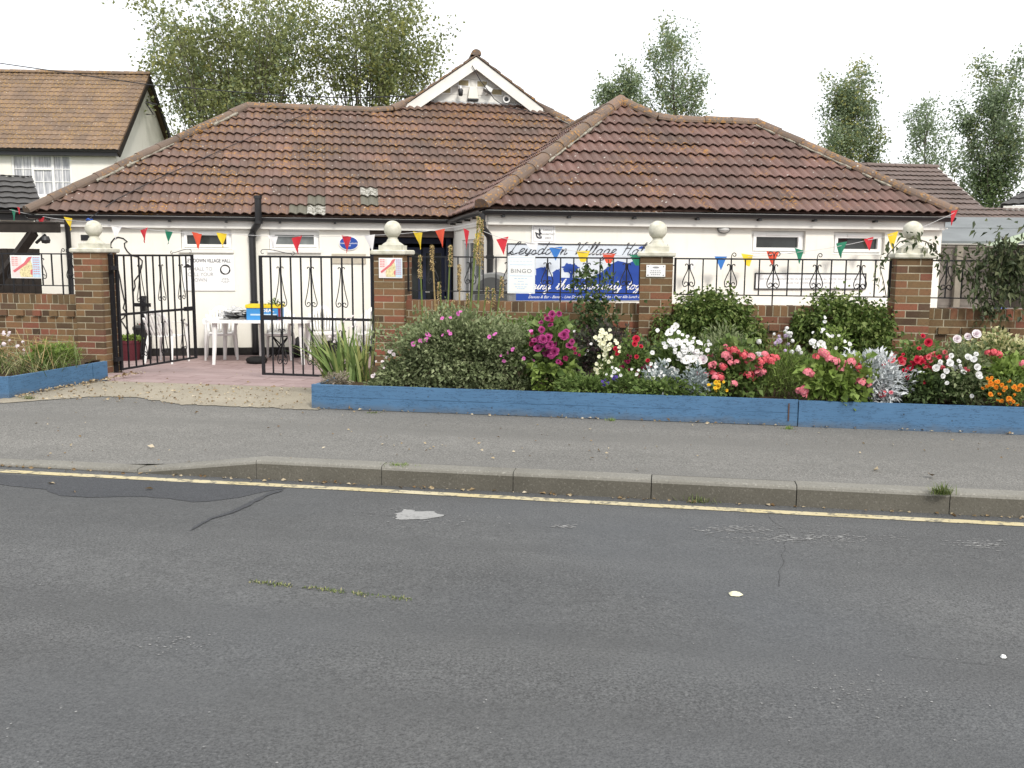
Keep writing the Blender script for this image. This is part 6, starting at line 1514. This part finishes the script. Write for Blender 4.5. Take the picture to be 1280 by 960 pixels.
t = bush('lavender_plant', 'grey green bush of lavender behind the coral geraniums', 'plant', (868, 410, 940, 470), 9.1, .2, 1500, .07, .014, GRN_S, .2, .3); flowers(t, 'open', 'white', .028, [(879, 430), (885, 427), (887, 431), (877, 434)], 8.8); flowers(t, 'rose', 'rosepink', .03, [(888, 445), (884, 449)], 8.6); flowers(t, 'rose', 'blush', .045, [(879, 450), (950, 446)], 8.4, jit=.2)
t = bush('geranium', 'coral pink geranium with many flower heads, left of the green stems', 'geranium', (880, 425, 965, 502), 8.45, .24, 1000, .062, .06, GRN, .25, .3, stems=12)
flowers(t, 'umbel', 'coral', .054, [(917, 437), (930, 444), (905, 459), (936, 468), (951, 452), (900, 471), (963, 449), (949, 458)], 8.25, face=(0, -.6, 1), jit=.3); flowers(t, 'umbel', 'rosepink', .048, [(911, 448), (917, 480), (948, 466), (956, 443), (939, 446), (894, 472), (890, 457), (921, 453), (945, 461), (907, 444)], 8.25, face=(0, -.6, 1), jit=.4); stem_to(t, [(917, 437), (930, 444), (905, 459), (951, 452)], 8.32)
t = bush('marigold', 'pair of yellow marigold heads at the bed front under the coral geranium', 'plant', (884, 478, 908, 500), 8.16, .08, 220, .035, .018, GRN, .2); flowers(t, 'double', 'yellow', .024, [(895, 478), (898, 483), (894, 485)], 8.08)
t = bush('tall_stemmed_plant', 'bundle of thin green upright stems topped with white and lilac flowers', 'plant', (945, 425, 1010, 500), 8.55, .2, 500, .07, .012, GRN_L, .2, .4, .9)
g = MB()
for k in range(46): g.tube([(uni(-.2, .2), uni(-.1, .1), -.03), (uni(-.22, .22), uni(-.1, .1), uni(.28, .46))], .0035, 4)
g.build('stems', M['stalk'], t); flowers(t, 'umbel', 'lilac', .032, [(974, 426)], 8.45, jit=.3); flowers(t, 'umbel', 'white', .03, [(949, 427), (985, 416), (990, 440), (998, 437), (1001, 441)], 8.45, jit=.4); flowers(t, 'open', 'white', .040, [(1015, 428), (1026, 430), (1029, 434)], 8.6, jit=.3); stem_to(t, [(974, 426), (949, 427), (985, 416), (1020, 430)], 8.5)
t = bush('geranium', 'rose pink geranium spilling its round leaves over the blue edging', 'geranium', (998, 445, 1095, 508), 8.2, .24, 1050, .068, .066, GRN_L, .3, .3, .4, stems=10)
flowers(t, 'umbel', 'rosepink', .056, [(1005, 488), (1010, 466), (1028, 440), (1037, 449), (1052, 460), (1064, 453), (1076, 478), (1032, 443), (1045, 452)], 8.08, face=(0, -.6, 1), jit=.4); flowers(t, 'umbel', 'coral', .044, [(1072, 458), (1020, 446), (1103, 492), (1006, 491)], 8.1, face=(0, -.6, 1), jit=.4); stem_to(t, [(1010, 466), (1028, 440), (1052, 460), (1064, 453)], 8.15)
t = bush('dusty_miller', 'silver white leaved dusty miller plant at the bed front', 'plant', (1044, 443, 1138, 502), 8.34, .24, 3400, .065, .022, SILV, .25, .3, .6)
t = bush('small_white_flowers', 'sparse white flowered climber stem in front of the right ivy mound', 'plant', (1018, 400, 1070, 470), 9.1, .12, 260, .05, .02, GRN_L, .2, stems=6); t.name = 'white_climber'; flowers(t, 'open', 'white', .022, [(1031, 397), (1031, 402), (1029, 412), (1040, 420), (1056, 427), (1062, 430), (1045, 435), (1034, 418)], 8.9)
t = bush('rose_bush', 'dark red rose bush right of the silver plant', 'plant', (1108, 428, 1185, 503), 8.5, .24, 1500, .055, .04, GRN, .25, .35, stems=10); flowers(t, 'rose', 'red', .042, [(1160, 428), (1146, 450), (1152, 453)], 8.3, jit=.3); flowers(t, 'rose', 'coral', .032, [(1163, 450), (1115, 451), (1128, 453), (1168, 444), (1160, 446)], 8.3); flowers(t, 'rose', 'red', .026, [(1149, 436), (1130, 464), (1133, 472), (1155, 477), (1105, 457), (1125, 449), (1174, 446)], 8.25); flowers(t, 'rose', 'rosepink', .022, [(1102, 492), (1114, 491)], 8.12); stem_to(t, [(1160, 428), (1149, 436), (1146, 450)], 8.38)
t = bush('rose_bush', 'blush white rose bush with tallest blooms at its top, near the right edge', 'plant', (1165, 425, 1238, 506), 8.4, .22, 1500, .05, .03, GRN_S, .2, .35, stems=12); flowers(t, 'rose', 'blush', .044, [(1196, 424), (1209, 421), (1220, 418)], 8.35, jit=.2); flowers(t, 'rose', 'white', .036, [(1170, 460), (1210, 447), (1221, 459), (1223, 468), (1187, 454), (1204, 465), (1217, 449)], 8.2, jit=.3); flowers(t, 'rose', 'white', .024, [(1183, 464), (1178, 470), (1184, 479), (1215, 495), (1198, 452), (1225, 472)], 8.15); flowers(t, 'umbel', 'coral', .03, [(1184, 447), (1207, 461), (1178, 460)], 8.25); stem_to(t, [(1196, 424), (1220, 418), (1210, 447)], 8.4)
t = bush('variegated_shrub', 'cream and green variegated shrub at the right end of the bed', 'shrub', (1196, 418, 1300, 480), 8.85, .3, 2900, .05, .03, VARI, .3, .35, stems=8)
t = bush('geranium', 'single coral geranium heads above green leaves at the right edge of the bed', 'geranium', (1225, 445, 1300, 500), 8.4, .2, 800, .06, .055, GRN_L, .25, .3); flowers(t, 'umbel', 'coral', .046, [(1235, 441), (1242, 440), (1248, 443)], 8.3, face=(0, -.6, 1), jit=.2); flowers(t, 'umbel', 'rosepink', .045, [(1278, 455), (1284, 452)], 8.3)
t = bush('marigold', 'orange french marigolds low at the right end of the bed', 'plant', (1232, 472, 1298, 508), 8.16, .14, 800, .04, .016, GRN, .2, .3)
flowers(t, 'double', 'orange', .024, [(1240, 480), (1247, 477), (1252, 481), (1257, 485), (1245, 484), (1238, 478), (1261, 498), (1252, 501), (1272, 487), (1276, 482), (1238, 493), (1268, 484), (1263, 499)], 8.04)
t = bush('ground_leaves', 'low green leaf carpet filling the bed front under the white phlox', 'plant', (770, 474, 890, 503), 8.14, .1, 900, .05, .03, GRN, .2); t.name = 'ground_cover_plant'
t = bush('ground_cover', 'low leafy green edging plant in front of the dark bronze shrub', 'plant', (690, 470, 775, 502), 8.2, .13, 900, .05, .025, GRN, .2); t.name = 'edging_plant'
t = bush('ground_cover', 'low dark leaves behind the dusty miller and roses', 'plant', (1095, 465, 1240, 506), 8.3, .16, 1400, .05, .03, GRN_D, .2); t.name = 'edging_plant'
t = bush('ground_cover', 'low mixed leaves at the foot of the wall behind geraniums', 'plant', (880, 440, 1110, 490), 9.2, .35, 2600, .06, .035, GRN, .25, .4); t.name = 'wall_foot_plant'
t = bush('ground_cover', 'dark leafy undergrowth at the foot of the wall behind roses', 'plant', (760, 430, 890, 495), 9.2, .35, 1900, .06, .035, GRN_D, .25, .4); t.name = 'wall_foot_plant'
# ivy mounds hanging over the wall
def ivy(label, boxes, Y=9.98):
    b0 = boxes[0]; c = px3((b0[0]+b0[2])/2, b0[3], Y); t = thing('ivy_mound', label, 'ivy', (c.x, Y, max(SZ, c.z))); g = MB()
    for (x0, y0, x1, y1, n, ry) in boxes:
        a = px3((x0+x1)/2, y0, Y); l = px3(x0, y0, Y); r = px3(x1, y0, Y); b = px3((x0+x1)/2, y1, Y)
        cc = V(((l.x+r.x)/2, Y, (a.z+b.z)/2))-t.location; foliage(g, cc, ((r.x-l.x)/2, ry, (a.z-b.z)/2), int(n*1.5), .044, .036, .60, -.15, .40, 3.2, .35); foliage(g, cc, ((r.x-l.x)/2*1.1, ry*1.15, (a.z-b.z)/2*1.08), int(n*.2), .042, .034, .9, .2, .45, 4., .2)
    g.build('foliage', IVY, t); g = MB()
    for k in range(10):
        b_ = boxes[k % len(boxes)]; p0 = px3((b_[0]+b_[2])/2+uni(-8, 8), b_[3], Y)-t.location; p1 = px3(uni(b_[0], b_[2]), uni(b_[1], b_[3]), Y)-t.location; g.tube([p0, p0.lerp(p1, .5)+V((0, uni(-.1, 0), .05)), p1], .006, 5)
    g.build('stems', M['bark'], t); return t
ivy('rounded green ivy mound over the wall, right of the slim pillar', [(846, 366, 928, 425, 2600, .30), (838, 385, 945, 440, 1900, .28), (925, 405, 958, 440, 300, .15), (815, 392, 842, 452, 420, .12)])
ivy('wider green ivy mound over the wall, left of the vine wrapped pillar', [(1010, 370, 1078, 440, 2200, .30), (1040, 378, 1112, 455, 2400, .30), (1050, 420, 1112, 478, 1100, .22), (990, 388, 1020, 430, 420, .14)])
t = bush('fern_fronds', 'bright green strap leaves at the wall foot below the ivy', 'plant', (800, 420, 850, 480), 9.3, .15, 10, .1, .02, GRN_L); g = MB()
for k in range(40): blade(g, (uni(-.15, .15), uni(-.05, .05), 0), uni(0, 6.28), uni(.1, .6), uni(.25, .42), .018, uni(.3, 1), 5, uni(.3, 1.2))
g.build('leaves', GRN_L, t)
# dark leaved vine over the right railing and pillar
p = px3(1225, 400, 10.2); t = thing('passion_vine', 'dark leaved vine scrambling over the right railing and pillar top', 'climber', (p.x, 10.1, .8)); g = MB(); gl = MB()
runs = [[(1230, 400), (1222, 350), (1205, 322), (1190, 318), (1172, 318), (1158, 302), (1140, 297), (1125, 302), (1110, 318)], [(1240, 400), (1250, 340), (1255, 310), (1252, 296), (1268, 312), (1280, 330)], [(1225, 380), (1212, 340), (1196, 330)], [(1250, 370), (1268, 345), (1285, 320)], [(1238, 360), (1240, 325), (1252, 302)], [(1172, 318), (1168, 306), (1150, 300)], [(1205, 330), (1190, 345), (1180, 360)], [(1110, 318), (1100, 335), (1104, 350), (1108, 372)], [(1185, 318), (1172, 325), (1180, 335)], [(1285, 380), (1270, 345), (1255, 320)], [(1220, 335), (1235, 318), (1250, 310)]]
for pts in runs:
    Q = [px3(x, y, 9.98+uni(-.08, .08))-t.location for x, y in pts]; g.tube(Q, .005, 5)
    for a_, b_ in zip(Q, Q[1:]):
        n = int((b_-a_).length*(150 if max(a_.x, b_.x) > -.05 else 62))
        for k in range(n):
            q = a_.lerp(b_, rnd())+V((random.gauss(0, .05), random.gauss(0, .05), random.gauss(0, .045))); leaf(gl, q, (rdir(-.4)+V((0, -.4, -.4))).normalized(), uni(.05, .09), uni(.025, .04), rnd(), droop=.2)
for k in range(560):
    x = random.gauss(1254, 22); y = random.gauss(336, 24); leaf(gl, px3(x, y, 9.98+uni(-.12, .15))-t.location, (rdir(-.3)+V((0, -.3, -.5))).normalized(), uni(.05, .09), uni(.03, .045), rnd(), droop=.2)
g.build('stems', M['bark'], t); gl.build('leaves', CLIMB, t)
# left bed
p = px3(35, 465, 8.7); t = thing('grass_clump', 'untidy clump of arching grass and dry stalks in the left bed', 'plant', (p.x, 8.8, SZ)); g = MB()
for k in range(340): blade(g, (uni(-.75, .45), uni(-.5, .3), -.03), uni(0, 6.28), uni(.2, 1.), uni(.2, .55), .009, rnd(), 5, uni(.3, 1.3))
g.build('blades', GRASS, t); g = MB()
for k in range(16): a_ = uni(0, 6.28); g.tube([(uni(-.7, .4), uni(-.4, .2), 0), (uni(-.7, .4), uni(-.4, .2), uni(.1, .35)), (uni(-.7, .6), uni(-.5, .2), uni(.15, .45))], .004, 4)
g.build('dry_stalks', M['drystalk'], t); flowers(t, 'umbel', 'blush', .03, [(5, 418), (12, 416), (5, 430), (22, 433)], 8.6)
t = bush('leafy_weed', 'fresh green leafy plant in the left bed beside the grass', 'plant', (42, 430, 78, 468), 9.0, .22, 700, .06, .03, GRN_L, .2, .4)
t = bush('feathery_plant', 'feathery yellow green upright plant in front of the left wall', 'plant', (70, 430, 98, 468), 9.2, .14, 900, .05, .008, GRN_L, .2, .4, 1.2)
t = bush('potted_plant', 'lime green leafy plant in maroon pot behind the open gate', 'plant', (152, 420, 178, 440), potP.y, .16, 420, .06, .045, GRN_L, .2, z0=potP.z+.30)
t = bush('potted_plant', 'little potted seedlings poking out of the blue crate', 'plant', (332, 374, 354, 386), tl(.1, -.2).y, .06, 90, .05, .02, GRN_L, .2, z0=GB+.70+.16)
p = at_z(172, 449, GB); t = thing('potted_flower', 'red flowered plant standing behind the open gate above dark bin', 'plant', (p.x, p.y+.18, GB)); g = MB(); q = at_pl(175, 408, t.location, (0, 1, 0))-t.location
g.tube([(0, 0, 0), (0, 0, q.z*.6), tuple(q)], .006, 5); foliage(g, (q.x, 0, q.z*.75), (.08, .08, .15), 80, .05, .03); g.build('foliage', GRN_D, t)
for x, y in ((174, 410), (180, 404), (177, 407)): put_flower(t, 'rose', 'red', .045, at_pl(x, y, t.location, (0, 1, 0)))

# weeds in the joints
def weed(label, px, py, n, L, mat=GRASS, spread=.05, leafy=False, road=True):
    p = at_road(px, py) if road else at_z(px, py, .02); z = p.z if road else fz(p.x, p.y); t = thing('weed', label, 'weed', (p.x, p.y, z)); g = MB()
    if leafy: foliage(g, (0, 0, L*.35), (spread, spread*.6, L*.5), n, .035, .016, .1)
    else:
        for k in range(n): blade(g, (random.gauss(0, spread*.5), random.gauss(0, spread*.25), -.005), uni(0, 6.28), uni(.05, .9), uni(.4, 1)*L, .005, uni(.1, .7), 4, uni(.2, 1))
    g.build('leaves', mat, t)
weed('bushy weed growing on top of the kerb near the right edge', 1178, 613, 150, .10, GRASS, .06, road=False); weed('small bright leafy weed at the kerb foot near the right edge', 1187, 640, 40, .06, GRN_L, .03, True)
weed('grassy weed at the kerb foot right of the road centre', 876, 628, 60, .09, GRASS, .11); weed('flat grass strip on the kerb top near the worn white patch', 494, 577.5, 90, .03, GRN_L, .10, road=False)
weed('straggly weed at the dropped kerb, far left', 42, 581, 70, .05, GRASS, .10); weed('leafy weed on the sloping dropped kerb stone', 181, 585, 50, .06, GRN_L, .05)
weed('weed by the joint of the blue edging boards', 985, 537, 45, .05, GRN_L, .05, road=False); weed('tiny weed at the foot of the blue edging, middle', 764, 527, 30, .05, GRN_L, .03, road=False)
weed('low weed at the foot of the blue edging, left end', 466, 517, 60, .03, GRASS, .07, road=False); weed('dry weed at the foot of the left blue edging', 36, 500, 60, .07, GRASS, .06, road=False); weed('grass tuft in the kerb joint left of centre', 464, 604, 30, .06, GRASS, .03)
g = MB()
for k in range(420):                        # moss along a road crack
    x = uni(312, 515); 
    if 365 < x < 378 or 430 < x < 440 or (460 < x < 490 and rnd() < .6): continue
    y = 727+(x-312)*(23/203)+random.gauss(0, 1.2); p = at_road(x, y); blade(g, (p.x, p.y, p.z), uni(0, 6.28), uni(.2, 1.2), uni(.006, .02), .006, rnd(), 2, .5)
tag(g.build('moss', GRASS), 'thin line of green moss in a crack across the road', 'moss', kind='stuff')
g = MB()
LIT = leafmat('fallen_leaf', [(.12, .07, .03), (.24, .17, .09), (.36, .29, .18), (.46, .40, .30)], .05)
def litter(p, s): 
    d = rdir(); d.z = abs(d.z)*.15; leaf(g, p+V((0, 0, .006)), d.normalized(), s, s*.6, rnd(), .25)
for k in range(150): p = at_z(uni(20, 1280), uni(515, 572), .02); litter(V((p.x, p.y, fz(p.x, p.y))), uni(.012, .032))
for k in range(420): X = uni(-6.2, -3.4); Y = uni(7.9, 9.2); litter(V((X, Y, .034)), uni(.015, .04))
for k in range(240): f_ = rnd(); X = -6.28+.13*f_+abs(random.gauss(0, .06)); Y = 7.95+f_*1.9; litter(V((X, Y, .034+uni(0, .02))), uni(.02, .05))
for k in range(110): X = uni(-3.2, 3.4); litter(V((X, 7.985-abs(random.gauss(0, .02)), .032)), uni(.015, .04))
for k in range(170): X = uni(-6, 2.6); litter(V((X, 5.985-abs(random.gauss(0, .015)), -KH)), uni(.015, .045))
for k in range(90): X = uni(-7, 3); Y = uni(9.4, 13.2); litter(V((X, Y, yz(Y)+.003)), uni(.015, .035))
for x, y, s in ((193, 549, .06), (60, 605, .06), (93, 614, .06), (192, 612, .06), (404, 601, .06), (747, 565, .045), (742, 575, .04), (797, 588, .04), (1098, 589, .07), (1165, 597, .08), (243, 520, .05)): 
    p = at_road(x, y) if y > 596 and x < 450 else at_z(x, y, 0.); litter(V((p.x, p.y, (rz(p.y) if y > 596 and x < 450 else fz(p.x, p.y)))), s)
tag(g.build('fallen_leaves', LIT), 'scattered dry leaves on the footway and along the kerb', 'leaves', kind='stuff')
def lying(name, label, cat, px, py, R, mat):
    p = at_road(px, py); t = thing(name, label, cat, (p.x, p.y, rz(p.y))); g = MB(); n = 14; P = [(R*(1+.18*math.sin(3*a+1))*math.cos(a), R*.8*(1+.12*math.sin(5*a))*math.sin(a)) for a in [2*PI*k/n for k in range(n)]]
    for i in range(n): a, b = P[i], P[(i+1) % n]; g.face([(0, 0, .009), (a[0]*.6, a[1]*.6, .014), (b[0]*.6, b[1]*.6, .014)], .9); g.face([(a[0]*.6, a[1]*.6, .014), (a[0], a[1], .004), (b[0], b[1], .004), (b[0]*.6, b[1]*.6, .014)], .9)
    g.build('blade', mat, t)
lying('fallen_leaf', 'single pale cream leaf lying on the road, right of centre', 'leaf', 919, 744, .032, petalm('pale_leaf', (.62, .60, .42), (.66, .64, .46), .05)); lying('litter_scrap', 'tiny white scrap on the road near the right edge', 'litter', 1254, 823, .011, M['sign_white'])

# ================================================================== trees behind the hall
TL = [leafmat('tree_leaf_grey_green', [(0.147, 0.171, 0.065), (0.236, 0.271, 0.106), (0.342, 0.366, 0.171)], .45), leafmat('tree_leaf_poplar', [(0.136, 0.183, 0.112), (0.223, 0.287, 0.168), (0.350, 0.422, 0.263)], .45), leafmat('tree_leaf_dark', [(0.055, 0.092, 0.038), (0.104, 0.151, 0.058), (0.159, 0.215, 0.087)], .25), leafmat('tree_leaf_yellow', [(0.223, 0.240, 0.072), (0.319, 0.327, 0.104), (0.414, 0.406, 0.151)], .45)]
def tree(label, px, ytop, yb, half, dist, prof, nl, clumps, per, sig, leafL, mats, fan=.0, base=.25, name='poplar_tree', group='trees behind the hall', ivy_=0, dx=0., bare=0.):
    """crown between pixel rows ytop and yb, half-width in px at its widest"""
    top = at_d(px, ytop, dist); bot = at_d(px+dx, yb, dist); s = F/dist; X, Y = bot.x, bot.y; gz_ = -.4
    t = thing(name, label, 'tree', (X, Y, gz_), 0, group); H = top.z-gz_; zb_ = bot.z-gz_; Wd = half/s; off = V((top.x-X, top.y-Y, 0))
    wood = MB(); lv = [MB() for _ in mats]
    def axis(z): return off*(max(0, z)/H)**1.5
    n0 = 10; TH = H*.93 if not fan else zb_*.8; wood.tube([axis(TH*k/n0)+V((.05*math.sin(k*1.3), .05*math.cos(k), TH*k/n0)) for k in range(n0+1)], [max(.012, (.020*H*.5)*(1-k/n0)**.8*(.45 if fan else 1)) for k in range(n0+1)], 7)
    def w_at(z):
        f_ = (z-zb_)/(H-zb_); 
        if f_ <= 0: return prof[0]*Wd
        if f_ >= 1: return .03*Wd
        q = f_*(len(prof)-1); i = int(q); return Wd*(prof[i]+(prof[min(i+1, len(prof)-1)]-prof[i])*(q-i))
    def clump(c, n, sg, m_=None):
        mi = m_ if m_ is not None else (0 if len(mats) == 1 or rnd() < .68 else random.randrange(len(mats)))
        for _ in range(n):
            p = c+V((max(-1.7, min(1.7, random.gauss(0, 1)))*sg, max(-1.7, min(1.7, random.gauss(0, 1)))*sg, max(-1.7, min(1.7, random.gauss(0, 1)))*sg*1.15)); L = leafL*uni(.7, 1.3); leaf(lv[mi], p, rdir(-.1), L, L*.62, rnd())
    for i in range(nl):
        az = 2*PI*(i*.382+uni(-.06, .06)); z1 = zb_+(H-zb_)*(uni(.15, 1.) if not fan else uni(.45, 1.))
        z0 = max(.3, z1-uni(.30, .55)*(H-zb_)-zb_*.0) if not fan else uni(.25, .8)*zb_
        z0 = max(z0, zb_*base); r1 = w_at(z1)*uni(.55, 1.)
        a = axis(z0)+V((0, 0, z0)); e = axis(z1)+V((math.cos(az)*r1, math.sin(az)*r1, z1)); mid = a.lerp(e, .5)+V((math.cos(az)*r1*(.22 if not fan else .05), math.sin(az)*r1*(.22 if not fan else .05), -.02*H))
        N = 8; pts = [(a*(1-k/N)**2+mid*2*(k/N)*(1-k/N)+e*(k/N)**2)+V((uni(-.04, .04), uni(-.04, .04), 0))*(k > 0) for k in range(N+1)]
        r0 = (.0065 if not fan else .0042)*(e-a).length+.008; wood.tube(pts, [r0*(1-.85*k/N) for k in range(N+1)], 5)
        per_l = per*uni(.35, 1.35)
        for c_ in range(clumps):
            f_ = uni(.25+bare, 1.05)**.8; k = min(N-1, int(f_*N)); base_p = pts[k].lerp(pts[k+1], min(1, f_*N-k)); d = rdir(.5); L = uni(.3, 1.)*Wd*.38
            tip = base_p+d*L; wood.tube([base_p, base_p.lerp(tip, .5)+V((0, 0, .06)), tip], [.008, .006, .004], 3, cap=False)
            clump(tip, int(per_l*uni(.6, 1.3)), sig*uni(.7, 1.3)); clump(base_p.lerp(tip, .55), int(per_l*.5), sig*.8)
    for k in range(ivy_):
        z = uni(.05, .62)*H; a_ = uni(0, 6.28); clump(V((math.cos(a_)*Wd*.42*uni(.5, 1), math.sin(a_)*Wd*.42*uni(.5, 1), z))+axis(z), int(per*1.4), sig, len(mats)-1)
    wood.build('trunk', M['bark'], t)
    for g_, m_ in zip(lv, mats):
        if g_.f: g_.build('crown', m_, t)
    return t
tree('broad many stemmed willow with fanning limbs, left behind the hall roof', 290, -14, 150, 140, 36, [.95, 1.08, 1.02, .88, .72, .5], 62, 9, 36, .26, .15, [TL[0], TL[3], TL[1]], fan=1, name='willow_tree', dx=22)
tree('thin bare limbed willow leaning left beside the two storey house', 222, 62, 165, 52, 45, [.9, 1., .8, .6, .5], 14, 7, 16, .24, .145, [TL[1], TL[0]], fan=1, name='willow_tree', dx=40, bare=.25)
tree('airy willow with visible grey limbs, left of the gablet', 464, -16, 150, 90, 37, [.7, 1.0, 1.1, 1.05, .85, .5], 46, 9, 32, .26, .148, [TL[0], TL[3], TL[1]], fan=1, name='willow_tree', dx=-10, bare=.25)
tree('low leafy branch tree just left of the gablet peak', 528, 60, 150, 34, 38, [.8, 1, .8, .5], 9, 6, 15, .22, .14, [TL[0]], fan=1, name='willow_tree', dx=-25, bare=.2)
tree('small dense round tree between gablet and tall poplar', 776, 92, 150, 30, 50, [.9, 1, .9, .5], 15, 6, 54, .28, .16, [TL[1], TL[0]], dx=4)
tree('tall dense poplar above the wing peak', 842, 26, 165, 44, 46, [.9, 1, 1, .85, .62, .4], 26, 5, 34, .28, .15, [TL[1], TL[0], TL[3]], dx=6)
tree('twin topped poplar behind the right hip of the wing', 1064, 88, 225, 50, 50, [.85, .9, 1., .82, .6, .4], 30, 6, 58, .30, .16, [TL[1], TL[0], TL[3]])
tree('slender sparse poplar between twin topped poplar and the ivy clad one', 1158, 122, 235, 33, 54, [.8, .9, 1, .85, .6], 17, 5, 38, .26, .15, [TL[1]], bare=.1)
tree('small thin poplar sapling right of the brown tiled roof', 1206, 190, 262, 22, 48, [.8, 1, .8, .5], 10, 6, 18, .25, .17, [TL[1], TL[0]])
tree('tall poplar with dark ivy clad trunk near the right edge', 1245, 70, 262, 48, 44, [.42, .55, .85, 1., .95, .6], 34, 6, 54, .27, .145, [TL[1], TL[0], TL[2]], ivy_=60, dx=-4)
